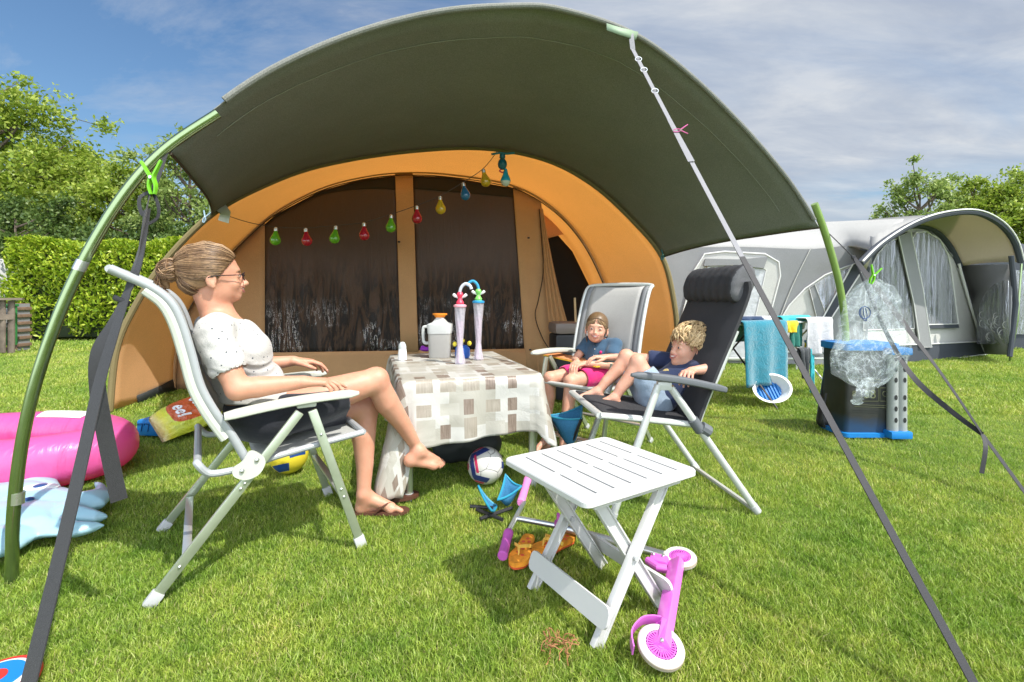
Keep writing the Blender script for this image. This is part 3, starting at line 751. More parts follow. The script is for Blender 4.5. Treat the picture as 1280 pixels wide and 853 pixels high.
def hairline(p0, nrm, cen, axes, thetas):
    """points where the cut plane (p0, nrm; in head coordinates) meets the scalp ellipsoid, by angle from the crown"""
    n = unit(nrm); p0 = Vector(p0); c = Vector(cen); c0 = c-n*((c-p0).dot(n)); D = Vector((-n.z, 0, n.x)); D = D if D.z > 0 else -D; out = []
    for th in thetas:
        d = D*math.cos(th)+Vector((0, 1, 0))*math.sin(th); lo, hi = 0., .2
        for _ in range(24):
            m_ = (lo+hi)/2; p = c0+d*m_-c
            if sum((p[k]/axes[k])**2 for k in range(3)) < 1: lo = m_
            else: hi = m_
        out.append(tuple(c0+d*lo+n*.002))
    return out
def strands(mb, fr, starts, ends, axes, cen, n=8, r=.0022, lift=1.012, jit=.004, mid=None):
    """tubes that hug the ellipsoid (cen, axes in head coordinates) from a start to an end point"""
    for a, b in zip(starts, ends):
        a = Vector(a); b = Vector(b); pts = []
        li = lift+random.uniform(-.012, .022); ph = random.uniform(0, 6)
        for i in range(n):
            t = i/(n-1); p = a.lerp(b, t)
            if mid is not None: p = p+Vector(mid)*math.sin(math.pi*t)
            p = p-Vector(cen); l = math.sqrt(sum((p[k]/axes[k])**2 for k in range(3)))
            if l > 1e-5: p = p*(li/l)
            p = p+Vector(cen)+Vector((0, math.sin(ph+t*7), math.cos(ph+t*6)))*jit*.5
            pts.append(fr.q(p.x, p.y, p.z-.115))
        rr = [r*fr.sc*(.55+.6*math.sin(math.pi*(.1+.8*i/(n-1)))) for i in range(n)]
        mb.tube(pts, rr, 5)

# ---------------------------------------------------------------- the woman
wO, wF, wW = Vector((-1.27, 1.70, 0)), Vector((.84, .545, 0)).normalized(), Vector((-.545, .84, 0)).normalized()
def W(s, t, z): return wO+wF*s+wW*t+Vector((0, 0, z))
def build_woman():
    root = thing('person', 'seated woman in white dotted t-shirt, glasses and dark skirt, hair in a bun, legs crossed', 'person', W(.36, .29, 0))
    sd = SDF((-1.70, 1.62, -.01), (-.36, 2.82, 1.36), .004); ex = MB()
    lean = unit(W(.235, .29, .92)-W(.36, .29, .55))
    T = Frame(W(.30, .29, .75), wF+Vector((0, 0, .15)), lean)
    rt = np.array(T.rot)
    # torso
    sd.ell(W(.375, .29, .56), (.13, .165, .11), rt, .03); sd.ell(W(.325, .29, .68), (.115, .140, .12), rt, .05); sd.ell(W(.262, .29, .84), (.108, .150, .15), rt, .05)
    sd.cone(W(.20, .155, .955), W(.20, .425, .955), .055, .055, .05)
    for t in (.22, .36): sd.ell(W(.325, t, .845), (.055, .06, .06), rt, .05)
    # neck and head
    hf = Frame(W(.185, .29, 1.178), wF+Vector((0, 0, .05)), Vector((0, 0, 1))-wF*.0, 1.07)
    sd.cone(W(.205, .29, .965), hf.q(-.030, 0, -.07), .054, .050, .03); sd.cone(W(.240, .29, .965), hf.q(.0, 0, -.075), .040, .044, .03)
    head(sd, hf, ex, 1.0)
    # near arm (her right): shoulder, elbow on the armrest, wrist
    sh, el, wr = W(.180, .105, .935), W(.262, .035, .716), W(.500, .030, .722)
    sd.chain([sh, sh.lerp(el, .45)+Vector((0, 0, 0)), el], [.058, .052, .041], .03); sd.chain([el, el.lerp(wr, .3), wr], [.041, .042, .0265], .02)
    hand(sd, wr, unit(wF*.94-wW*.16+Vector((0, 0, -.08))), (0, 0, 1), wW, 1.02, [(12, 12, 8), (22, 28, 16), (34, 34, 18), (42, 36, 18)], 1.5, (.9, -.25), ex=ex)
    # far arm (her left), lying on the far armrest
    sh, el, wr = W(.180, .475, .935), W(.30, .545, .735), W(.53, .515, .752)
    sd.chain([sh, sh.lerp(el, .45), el], [.056, .050, .040], .03); sd.chain([el, el.lerp(wr, .3), wr], [.040, .041, .026], .02)
    hand(sd, wr, unit(wF+Vector((0, 0, -.14))), (0, 0, 1), -wW, 1.0, [(14, 20, 14), (16, 24, 16), (20, 26, 18), (24, 28, 18)], 1.0, (.9, -.3), ex=ex)
    # legs: right thigh crossed on top
    hR, kR, aR = W(.385, .215, .560), W(.850, .185, .672), W(1.072, .245, .312)
    hL, kL, aL = W(.385, .375, .545), W(.850, .330, .515), W(.815, .268, .10)
    sd.chain([hR, hR.lerp(kR, .5), kR], [.098, .084, .060], .03); sd.chain([hL, hL.lerp(kL, .5), kL], [.098, .082, .060], .03)
    cR = kR.lerp(aR, .33)-unit(W(.3, 0, .2)-W(0, 0, 0))*0+(-wF*.012); sd.chain([kR, cR, kR.lerp(aR, .66), aR], [.056, .058, .042, .031], .02)
    cL = kL.lerp(aL, .33)-wF*.012; sd.chain([kL, cL, kL.lerp(aL, .66), aL], [.056, .058, .042, .031], .02)
    sd.ell(kR+Vector((0, 0, .012)), (.05, .05, .045), rt, .02)
    heelR, toeR = W(1.045, .238, .236), W(1.30, .245, .168)
    foot(sd, heelR, toeR-heelR, unit(Vector((0, 0, 1))+wF*.35-wW*.12), wW, 1.06)
    hl = G(452, 642)+Vector((0, .0, .033)); tl = G(510, 640)+Vector((0, 0, .033)); foot(sd, hl, tl-hl, (0, 0, 1), (-.1, -1, 0), .98)
    sd.cone(aL, hl+Vector((.01, 0, .03)), .031, .033, .02)
    MATS['SKIN'] = MATS['skin_woman']; MATS['BROW'] = MATS['hair_brown']
    sdf_build(sd, 'body', SK, root, extra=ex)
    body = sd
    # hair
    sd = SDF(hf.q(-.22, -.16, -.14)-Vector((.1, .1, .05)), hf.q(.16, .16, .16)+Vector((.1, .1, .05)), .0035); H = lambda x, y, z: hf.q(x, y, z-.115); hr = np.array(hf.rot)
    sd.ell(H(-.022, 0, .139), [a*1.07 for a in (.1025, .0810, .0918)], hr, 0); sd.ell(H(-.062, 0, .085), [a*1.07 for a in (.055, .062, .055)], hr, .03)
    sd.half(H(.082, 0, .1850), hf.rot@Vector((.77, 0, -.60))); sd.half(H(-.07, 0, .048), hf.rot@Vector((.25, 0, -1)))
    for y in (-1, 1): sd.ell(H(.004, y*.083, .078), (.026, .022, .034), hr, .004, True)
    sd.ell(H(-.142, 0, .128), (.040, .040, .044), hr, .012); sd.cone(H(-.12, 0, .128), H(-.135, 0, .128), .028, .028, .006)
    sd.chain([H(-.155, .01, .11), H(-.160, .014, .085), H(-.150, .01, .062)], [.026, .018, .008], .01)
    ex = MB()
    st, en = [], []
    for i in range(760):
        a = random.uniform(-1, 1)*math.pi*.60
        st += hairline((.082, 0, .185), (.77, 0, -.60), (-.022, 0, .139), (.1100, .0868, .0985), [a]); en.append((-.118+random.uniform(-.008, .004), .022*math.sin(a), .128+.024*math.cos(a)))
    strands(ex, hf, st, en, (.1088, .0860, .0975), (-.022, 0, .139), 11, .0014, 1.012, .0035)
    for i in range(50):     # swept up from the nape
        y = random.uniform(-.055, .055)
        st2 = (-.052-.02*random.random(), y, .052+random.uniform(0, .01)); strands(ex, hf, [st2], [(-.120, y*.3, .118)], (.058, .064, .06), (-.062, 0, .088), 7, .0018, 1.03, .003)
    for i in range(95):     # loops of the bun
        a0 = random.uniform(0, 6.28); tilt = unit((random.uniform(-.3, .3), random.uniform(-1, 1), random.uniform(-1, 1))); b_ = tilt.orthogonal().normalized(); c_ = tilt.cross(b_); r0 = random.uniform(.95, 1.12)
        pts = [H(-.142, 0, .128)+hf.rot@(Vector(((b_*math.cos(a0+t)+c_*math.sin(a0+t)).x*.041, (b_*math.cos(a0+t)+c_*math.sin(a0+t)).y*.041, (b_*math.cos(a0+t)+c_*math.sin(a0+t)).z*.045))*r0) for t in np.linspace(0, random.uniform(1.4, 3.6), 9)]
        ex.tube(pts, [.0010, .0018, .0022, .0023, .0023, .0023, .0022, .0018, .0008], 5)
    for i in range(26):     # loose ends hanging out of the bun
        y = random.uniform(-.02, .02); pts = [H(-.165+random.uniform(-.01, .01), y, .12), H(-.185+random.uniform(-.008, .012), y*1.2, .09), H(-.178+random.uniform(-.01, .02), y*1.2, .062), H(-.160+random.uniform(-.012, .02), y, .038+random.uniform(-.01, .01))]
        ex.tube(spline(pts, 4), [.0016]*9+[.0013, .0011, .0009, .0005], 5)
    sdf_build(sd, 'hair', ['hair_brown'], root, extra=ex, it=2)
    mb = MB(); mb.ring([H(-.116+.004*math.sin(a*3), 0, .128)+hf.rot@Vector((0, math.cos(a)*.029, math.sin(a)*.031)) for a in np.linspace(0, 2*math.pi, 24, endpoint=False)], .005, 8); mb.build('hair_tie', 'black_plastic', root)
    # glasses
    mb = MB()
    for y in (-1, 1):
        mb.ring([H(.107-.006*(math.cos(a)*1)**2, y*.033+.0235*math.cos(a), .0965+.0165*math.sin(a)) for a in np.linspace(0, 2*math.pi, 22, endpoint=False)], .0017, 6)
        mb.tube([H(.100, y*.056, .101), H(.088, y*.070, .102), H(.05, y*.0785, .101), H(.0, y*.0835, .101), H(-.02, y*.085, .094)], .0020, 6)
    mb.tube([H(.107, -.010, .100), H(.110, 0, .104), H(.107, .010, .100)], .0017, 6)
    gl = mb.build('glasses', 'glasses_frame', root)
    # shirt: body, short sleeves, round neck
    sd = SDF((-1.68, 1.62, .60), (-.95, 2.45, 1.05), .004)
    sd.ell(W(.370, .29, .60), (.145, .175, .13), rt, .03); sd.ell(W(.325, .29, .69), (.128, .150, .12), rt, .05); sd.ell(W(.265, .29, .84), (.124, .166, .152), rt, .05)
    sd.cone(W(.20, .150, .950), W(.20, .430, .950), .064, .064, .04)
    for t in (.22, .36): sd.ell(W(.330, t, .842), (.058, .068, .066), rt, .07)
    for t0, t1, t2 in ((.105, .050, -1), (.475, .53, 1)):
        a = W(.180, t0, .935); b = W(.262 if t2 < 0 else .30, t1, .725); c = a.lerp(b, .60); sd.cone(a, c, .066, .070, .02)
    for t0, t1 in ((.105, .050), (.475, .53)):
        a = W(.180, t0, .935); b = W(.262, t1, .725); c = a.lerp(b, .57)
        sl2 = sd  # sleeve mouth: hollow it so the arm shows
        n = (b-a).normalized(); sd.cone(c+n*.01, c+n*.10, .058, .070, .002, True)
    sd.half(W(.36, .29, .632), Vector((0, 0, -1))+wF*.05)
    sd.cone(W(.230, .29, 1.005), W(.245, .29, 1.10), .084, .12, .012, True)
    sdf_build(sd, 'shirt', ['shirt_white'], root, it=2, disp=lambda p: max(-.003, .0065*mnoise.noise(Vector((p[0]*11+p[2]*9, p[1]*11, p[2]*18))))+.0030*math.sin(p[2]*95+6*mnoise.noise(Vector((p[0]*9, p[1]*9, p[2]*5))))*(1 if p[2] < .80 else .25))
    # skirt
    sd = SDF((-1.62, 1.68, .36), (-.55, 2.6, .75), .005)
    sd.ell(W(.372, .29, .57), (.155, .182, .135), rt, .03)
    for h_, k_ in ((hR, kR), (hL, kL)): sd.chain([h_, h_.lerp(k_, .5), h_.lerp(k_, .8)], [.112, .104, .094], .03)
    sd.cone(hR.lerp(kR, .1).lerp(hL, .5), hR.lerp(kR, .66).lerp(hL.lerp(kL, .66), .5), .11, .088, .05)
    sd.half(W(.71, .2, .6), wF*.97+Vector((0, 0, .15))); sd.half(W(.3, .29, .655), Vector((0, 0, 1)))
    sdf_build(sd, 'skirt', ['skirt_navy'], root, it=2, disp=lambda p: .004*mnoise.noise(Vector((p[0]*12, p[1]*12, p[2]*14))))
    # brown flip-flop worn on the left foot
    mb = MB(); F = unit(tl-hl); S = Vector((F.y, -F.x, 0))
    out = [(-.035, 0), (-.025, .026), (.03, .03), (.09, .034), (.15, .045), (.20, .042), (.232, .022), (.235, -.005), (.21, -.035), (.15, -.044), (.08, -.033), (.0, -.030), (-.028, -.02)]
    pts = [hl+F*x*1.0+S*y*1.0 for x, y in out]; mb.poly([Vector((p.x, p.y, .008)) for p in pts], .013, Vector((0, 0, 1)))
    for y in (-1, 1): mb.tube(spline([hl+F*.16+S*.014+Vector((0, 0, -.012)), hl+F*.145+S*.014+Vector((0, 0, .020)), hl+F*.11+S*y*.038+Vector((0, 0, .012)), hl+F*.07+S*y*.034+Vector((0, 0, -.02))], 4), .0055, 6)
    mb.build('flip_flop', 'flipflop_brown', root)
    return root
build_woman()
# her other flip-flop, on the grass behind the worn one
def flipflop(root_or_none, c, F, m_sole, m_strap, sc=1., tilt=0):
    F = unit(F); S = Vector((F.y, -F.x, 0))
    out = [(-.115, 0), (-.105, .026), (-.05, .031), (.01, .034), (.06, .044), (.10, .042), (.132, .022), (.135, -.005), (.11, -.035), (.06, -.044), (0, -.033), (-.07, -.031), (-.105, -.02)]
    q = lambda x, y, z: Vector(c)+(F*x+S*y)*sc+Vector((0, 0, z+tilt*x))
    mb = MB(); mb.poly([q(x, y, .016) for x, y in [tuple(v) for v in [(p.x, p.y) for p in spline([(a, b, 0) for a, b in out], 4, True)]]], .018, Vector((0, 0, 1))); mb.build('sole', m_sole, root_or_none)
    mb = MB()
    for y in (-1, 1): mb.ribbon(spline([q(.075, .004, .026), q(.06, .006, .05), q(.03, y*.034, .046), q(-.01, y*.036, .022)], 6), Vector((0, 0, 1)), [.006]*4+[.012]*12+[.014]*3, .003)
    mb.build('strap', m_strap, root_or_none)
c_ = G(492, 628)+Vector((0, 0, .002)); ff = thing('flip_flop', 'empty brown flip-flop on the grass against the left front table leg', 'flip-flop', c_)
flipflop(ff, c_, (.75, .5, 0), 'flipflop_brown', 'flipflop_brown')
# ================================================================ chairs
canvas('mesh_grey', (.50, .49, .465), (.4, .4, .38), .25, weave=700)
canvas('mesh_dkgrey', (.20, .205, .21), (0, 0, 0), 0, weave=600)
canvas('mesh_white', (.55, .56, .53), (.5, .5, .48), .25, weave=700)
canvas('pad_charcoal', (.040, .040, .043), (0, 0, 0), 0, weave=900, var=.15, bump=.5)
canvas('pad_side', (.11, .11, .115), (0, 0, 0), 0, weave=300, bump=.9)
mat('alu', (.66, .68, .66), .34, metal=.75, var=.05, vscale=14); mat('alu_grass_tint', (.50, .55, .43), .34, metal=.7, var=.06, vscale=14)  # the greener alu has the grass reflection mixed into its base colour
mat('tube_grey', (.40, .42, .43), .42, metal=.2, var=.06); mat('arm_cream', (.52, .54, .47), .42, var=.04, bump=.05, bscale=250); mat('arm_dark', (.12, .13, .14), .5, var=.08, bump=.1, bscale=300)
mat('tube_white', (.55, .57, .54), .3, metal=.15, var=.04, coat=.3)
def armrest(mb, a, b, up=Vector((0, 0, 1)), w=.052, th=.028, tip=1.0):
    a = Vector(a); b = Vector(b); d = (b-a); L = d.length; d.normalize(); sd_ = d.cross(up).normalized(); u = sd_.cross(d)
    rows = []; n = 14
    for i in range(n+1):
        t = i/n; ww = w*(.62+.38*math.sin(math.pi*min(1, .15+t*.8)))*(1 if t < .93 else (1-((t-.93)/.07)**2*.6)); tt = th*(1 if t < .9 else 1-((t-.9)/.1)**2*.55)*(.8 if t < .06 else 1)
        c = a+d*L*t+u*(.012*math.sin(math.pi*t)); row = []
        for k in range(14):
            an = 2*math.pi*k/14; cx, sx = math.cos(an), math.sin(an); e = .6
            row.append(c+sd_*ww/2*math.copysign(abs(cx)**e, cx)+u*tt/2*math.copysign(abs(sx)**e, sx))
        rows.append(row)
    o = len(mb.v); mb.grid(rows, True); mb.face(*[o+k for k in range(14)][::-1]); mb.face(*[o+n*14+k for k in range(14)])
def sling(pts, wv, w0, w1, sag, n=12):
    P_ = resample(spline(pts, 6), 26); rows = []
    for i, p in enumerate(P_):
        rows.append([p+wv*(w0+(w1-w0)*j/n)+sag*math.sin(math.pi*j/n) for j in range(n+1)])
    return rows

# ---- the woman's chair
def cA(px, py, t=0): 
    q = PL(px, py, (wO.x+wW.x*t, wO.y+wW.y*t), (wF.x, wF.y)); return q
chA = thing('camping_chair', 'pale aluminium reclining camping chair with cream armrests carrying the woman in glasses', 'chair', W(.36, .3, 0), 'folding camping chairs around the table')
Wd = .60
rail = [cA(314, 585), cA(290, 545), cA(268, 515), cA(250, 482), cA(238, 440), cA(226, 402), cA(212, 377), cA(190, 360), cA(160, 346), cA(137, 336)]
for t in (0, Wd):
    mb = MB(); mb.tube([p+wW*t for p in spline(rail, 6)], .0145, 10, flat=1.15); mb.build('back_rail', 'tube_grey', chA)
mb = MB(); tp = rail[-1]; mb.tube([tp+wW*x for x in (0, .02, .3, .58, .6)], .014, 10); mb.build('top_bar', 'tube_grey', chA)
mb = MB(); mb.grid(sling(rail[1:-1], wW, .012, Wd-.012, -wF*.035)); mb.build('backrest', 'mesh_white', chA, solid=.006)
mb = MB()
off = -wF*.022-Vector((0, 0, .008))
mb.tube([p+off for p in spline(rail[1:8], 6)], .017, 8, flat=.8); mb.build('rail_cover', 'arm_cream', chA)
seatp = [cA(455, 541), cA(400, 556), cA(345, 572), cA(322, 580)]
for t in (0.012, Wd-.012):
    mb = MB(); mb.tube([p+wW*t for p in seatp], .0135, 10); mb.build('seat_rail', 'tube_grey', chA)
mb = MB(); mb.tube([seatp[0]+wW*x for x in (0.012, .3, Wd-.012)], .0135, 10); mb.build('front_bar', 'tube_grey', chA)
mb = MB(); mb.grid(sling(seatp, wW, .014, Wd-.014, Vector((0, 0, -.02)))); mb.build('seat', 'mesh_white', chA, solid=.006)
for t, m_ in ((0, 1), (Wd, -1)):
    o = wW*(t-.018*m_)
    ra_ = cA(280, 516)+Vector((0, 0, -.012)); fa2 = cA(447, 487)+Vector((0, 0, -.012))
    mb = MB(); armrest(mb, ra_+o, fa2+o, w=.068, th=.034); mb.build('armrest', 'arm_cream', chA)
    top1, ft1 = cA(374, 510), G(187, 752); top2, ft2 = cA(389, 508), G(447, 684)
    top1.z = .610; top2.z = .612
    ft2 = Vector((wO.x, wO.y, 0))+wF*.725
    ft1 = Vector((wO.x, wO.y, 0))-wF*.01
    for tp_, fo in ((top1, ft1), (top2, ft2)):
        mb = MB(); u = (fo-tp_).normalized(); fo2 = fo-u*.035; mb.bar(tp_+o, fo2+o, .018, .036, up=wF, bev=.006); lg = mb.build('leg', 'alu_grass_tint', chA)
        mb = MB(); mb.bar(fo2-u*.01+o, fo+o+u*.008, .026, .044, up=wF, bev=.006); mb.build('leg_foot', 'grey_plastic', lg)
        for q in ((.42, .45, .86) if tp_ is top1 else (.18, .60, .66)):
            mb = MB(); mb.ell(tp_.lerp(fo2, q)+o-wW*m_*.010, (.006, .006, .006), n=8, m=6); mb.build('rivet', 'steel', lg)
    mb = MB(); c0 = cA(382, 503)+o+Vector((0, 0, -.002)); mb.box(c0, (.075, .03, .03), Matrix((wF, wW, Vector((0, 0, 1)))).transposed(), .008); mb.build('arm_bracket', 'arm_cream', chA)
    # pivot plate where the back rail, seat rail and rear leg meet
    cp = cA(309, 580)+o; rows = []
    mb = MB(); rot = Matrix((wF, Vector((0, 0, 1)), -wW)).transposed()
    pl = spline([(.035, .045, 0), (.06, .01, 0), (.04, -.035, 0), (-.005, -.05, 0), (-.045, -.03, 0), (-.05, 0, 0), (-.02, .02, 0), (.005, .055, 0)], 4, True)
    mb.poly([cp+rot@p-wW*m_*.012 for p in pl], .014, wW); pv = mb.build('pivot_plate', 'arm_cream', chA)
    for x, y in ((.03, .02), (-.02, -.012)):
        mb = MB(); mb.ell(cp+rot@Vector((x, y, 0))-wW*m_*.020, (.009, .009, .009), n=10, m=6); mb.build('bolt', 'steel', pv)
# stabiliser loop behind, flat cross bar between the rear legs
lp_ = [cA(292, 588), cA(262, 592), cA(252, 590), cA(247, 580)]; far = [p+wW*Wd for p in lp_]
mb = MB(); mb.tube(spline([lp_[0], lp_[1], lp_[3]+Vector((0, 0, .0)), lp_[3]+wW*.05, lp_[3]+wW*.3, far[3]-wW*.05, far[3], far[1], far[0]], 5), .0135, 10); mb.build('stabiliser_loop', 'tube_grey', chA)
top1 = cA(374, 510); top1.z = .61; ft1 = Vector((wO.x, wO.y, 0))-wF*.01; q = top1.lerp(ft1, .78)
mb = MB(); mb.bar(q+wW*.01, q+wW*(Wd-.01), .03, .012, up=Vector((0, 0, 1)), bev=.004); mb.build('cross_bar', 'alu', chA)
top2 = cA(389, 508); top2.z = .612; ft2 = Vector((wO.x, wO.y, 0))+wF*.725; q = top2.lerp(ft2, .62)
mb = MB(); mb.bar(q+wW*.01, q+wW*(Wd-.01), .03, .012, up=Vector((0, 0, 1)), bev=.004); mb.build('cross_bar', 'alu', chA)

# ---- the boy's padded recliner
bO, bF = Vector((1.22, 2.40, 0)), Vector((-.9925, -.122, 0)).normalized(); bW = Vector((-.122, .9925, 0)).normalized()
def cB(px, py): return PL(px, py, (bO.x, bO.y), (bF.x, bF.y))
chB = thing('camping_chair', 'charcoal padded recliner with a big headrest cushion carrying the blond boy', 'chair', bO+bF*.35+bW*.3, 'folding camping chairs around the table')
Wb = .60
for t, m_ in ((0, 1), (Wb, -1)):
    o = bW*t; oi = bW*(t+.02*m_)
    mb = MB(); mb.tube([p+oi for p in spline([cB(874, 533), cB(884, 505), cB(905, 458), cB(923, 414)], 5)], .0155, 10); mb.build('back_rail', 'tube_white', chB)
    mb = MB(); mb.tube([p+oi for p in (cB(752, 521), cB(800, 525), cB(884, 534))], .0165, 10, flat=1.2); mb.build('seat_rail', 'tube_white', chB)
    mb = MB(); armrest(mb, cB(903, 486)+o-bW*.02*m_, cB(787, 468)+o-bW*.02*m_, w=.062, th=.036); mb.build('armrest', 'arm_dark', chB)
    tf, ff_ = cB(823, 481), bO+bF*.745; tr, fr_ = cB(838, 484), bO+Vector((0, 0, 0))
    for a, b in ((tf, ff_), (tr, fr_)):
        b = b+Vector((0, 0, .01)); mb = MB(); mb.tube([a+o, b+o], .0185, 12); lg = mb.build('leg', 'tube_white', chB)
        u = (b-a).normalized(); mb = MB(); mb.tube([b-u*.03+o, b+u*.012+o], .0215, 12); mb.build('leg_foot', 'grey_plastic', lg)
    q = tr.lerp(fr_, .30); u = (fr_-tr).normalized(); mb = MB(); mb.tube([q-u*.035+o, q+u*.035+o], .027, 12); mb.build('clamp', 'arm_dark', chB)
    mb = MB(); mb.box(cB(830, 482)+o, (.07, .04, .045), bev=.01); mb.build('arm_bracket', 'tube_white', chB)
    mb = MB(); mb.tube([p+o for p in (cB(876, 534), cB(886, 540))], .03, 10); mb.build('pivot', 'arm_dark', chB)
mb = MB(); mb.tube([cB(752, 521)+bW*x for x in (.02, .3, .58)], .0165, 10, flat=1.2); mb.build('front_bar', 'tube_white', chB)
q = bO+Vector((0, 0, .02)); mb = MB(); mb.tube([q+bF*.02+bW*x for x in (0, .3, .6)], .013, 8); mb.build('cross_bar', 'tube_white', chB)
q = bO+bF*.735+Vector((0, 0, .08)); mb = MB(); mb.tube([q+bW*x for x in (0, .3, .6)], .013, 8); mb.build('cross_bar', 'tube_white', chB)
def pad(name, pts, w0, w1, th, parent, wv, up, m1='pad_charcoal', ch=4):
    """quilted cushion strip following pts"""
    P_ = resample(spline(pts, 6), 40); rows = []
    for side in (1, -1):
        for i, p in (list(enumerate(P_)) if side == 1 else list(enumerate(P_))[::-1]):
            t = (P_[min(39, i+1)]-P_[max(0, i-1)]).normalized(); n = t.cross(wv).normalized()*(1 if True else -1)
            e = math.sin(math.pi*i/39)**.25; q = abs(math.sin(math.pi*ch*i/39))**.5
            row = []
            for j in range(15):
                f = j/14; ed = (1-abs(2*f-1)**6); row.append(p+wv*(w0+(w1-w0)*f)+n*side*th/2*(.25+.75*ed*e*(.72+.28*q)))
            rows.append(row)
    rows.append(rows[0]); mb = MB(); mb.grid(rows)
    # close the sides
    n = 40
    for i in range(n-1):
        for j in (0, 14):
            a = i*15+j; b = (i+1)*15+j; c = (2*n-1-i-1)*15+j; d = (2*n-1-i)*15+j; mb.face(a, b, c, d)
    return mb.build(name, m1, parent, ang=60)
pad('backrest', [cB(873, 530), cB(884, 500), cB(902, 455), cB(922, 408), cB(937, 368), cB(937, 352)], .0, Wb-.0, .062, chB, bW, bF)
pad('seat', [cB(878, 532), cB(840, 529), cB(800, 523), cB(757, 519)], .03, Wb-.03, .045, chB, bW, bF, ch=3)
# headrest: a fat rounded cushion across the top
sd = SDF((.85, 2.3, .92), (1.5, 3.15, 1.36), .006)
c0 = cB(936, 356); a = c0+bW*.07; b = c0+bW*.53; hr_ = Frame((0, 0, 0), bF, (0, 0, 1))
for i in range(7):
    p = a.lerp(b, i/6); sd.ell(p+Vector((0, 0, .008)), (.066, .07, .108), np.array(Frame((0, 0, 0), bF+Vector((0, 0, .45)), (0, 0, 1)).rot), .03)
sd.half(a-bW*.035, -bW, .02); sd.half(b+bW*.035, bW, .02)
NB = np.array(bW)
sdf_build(sd, 'headrest', ['pad_charcoal', 'pad_side'], chB, matfn=lambda c: ((c@NB) < float(Vector(a-bW*.022).dot(bW))).astype(int), disp=lambda p: .003*mnoise.noise(Vector((p[0]*18, p[1]*9, p[2]*30))))

# ---- the girl's chair
gO, gF, gW = Vector((1.03, 3.56, 0)), Vector((-.68, -.73, 0)).normalized(), Vector((-.73, .68, 0)).normalized()
def cG(s, t, z): return gO+gF*s+gW*t+Vector((0, 0, z))
chC = thing('camping_chair', 'light grey mesh camping chair with dark grey side bands carrying the girl', 'chair', cG(.35, .28, 0), 'folding camping chairs around the table')
Wg = .56
prof = [(.25, .44), (.21, .56), (.15, .80), (.08, 1.00), (.02, 1.12), (-.03, 1.155)]
for t, m_ in ((0, 1), (Wg, -1)):
    mb = MB(); mb.tube(spline([cG(s, t, z) for s, z in prof], 6), .014, 10); mb.build('back_rail', 'tube_white', chC)
    mb = MB(); rw = [[cG(s+.004, t+m_*(.012+.045*j), z) for s, z in prof] for j in (0, 1)]; mb.grid([spline(r_, 4) for r_ in rw]); mb.build('side_band', 'mesh_dkgrey', chC, solid=.004)
    mb = MB(); mb.tube([cG(.22, t, .44), cG(.68, t, .475)], .0135, 10); mb.build('seat_rail', 'tube_white', chC)
    mb = MB(); armrest(mb, cG(.16, t-.012*m_, .645), cG(.69, t-.012*m_, .668), w=.075, th=.036); ar_ = mb.build('armrest', 'arm_cream', chC)
    for a, b in (((.50, .63), (.0, .0)), ((.54, .63), (.68, .0))):
        a = cG(a[0], t, a[1]); b = cG(b[0], t, b[1]); mb = MB(); mb.bar(a, b, .018, .036, up=gF, bev=.006); lg = mb.build('leg', 'alu_grass_tint', chC)
        u = (b-a).normalized(); mb = MB(); mb.bar(b-u*.03, b+u*.006, .026, .044, up=gF, bev=.006); mb.build('leg_foot', 'grey_plastic', lg)
mb = MB(); mb.tube(spline([cG(-.03, 0, 1.155), cG(-.035, .06, 1.165), cG(-.035, Wg/2, 1.17), cG(-.035, Wg-.06, 1.165), cG(-.03, Wg, 1.155)], 5), .014, 10); mb.build('top_bar', 'tube_white', chC)
mb = MB(); mb.grid([[cG(s-.035*math.sin(math.pi*j/10)*.6, .055+(Wg-.11)*j/10, z) for j in range(11)] for s, z in [(p.x, p.z) for p in resample(spline([(s, 0, z) for s, z in prof], 5), 22)]]); mb.build('backrest', 'mesh_grey', chC, solid=.005)
mb = MB(); mb.grid([[cG(.23+.45*i/8, .02+(Wg-.04)*j/8, .445+.03*i/8-.02*math.sin(math.pi*j/8)) for j in range(9)] for i in range(9)]); mb.build('seat', 'mesh_grey', chC, solid=.005)
mb = MB(); mb.tube([cG(.68, x, .475) for x in (0, .28, .56)], .0135, 10); mb.build('front_bar', 'tube_white', chC)
mb = MB(); mb.bar(cG(.655, .01, .12), cG(.655, Wg-.01, .12), .07, .014, up=Vector((0, 0, 1)), bev=.004); mb.build('cross_bar', 'alu', chC)
mb = MB(); mb.bar(cG(.11, .01, .14), cG(.11, Wg-.01, .14), .04, .014, up=Vector((0, 0, 1)), bev=.004); mb.build('cross_bar', 'alu', chC)
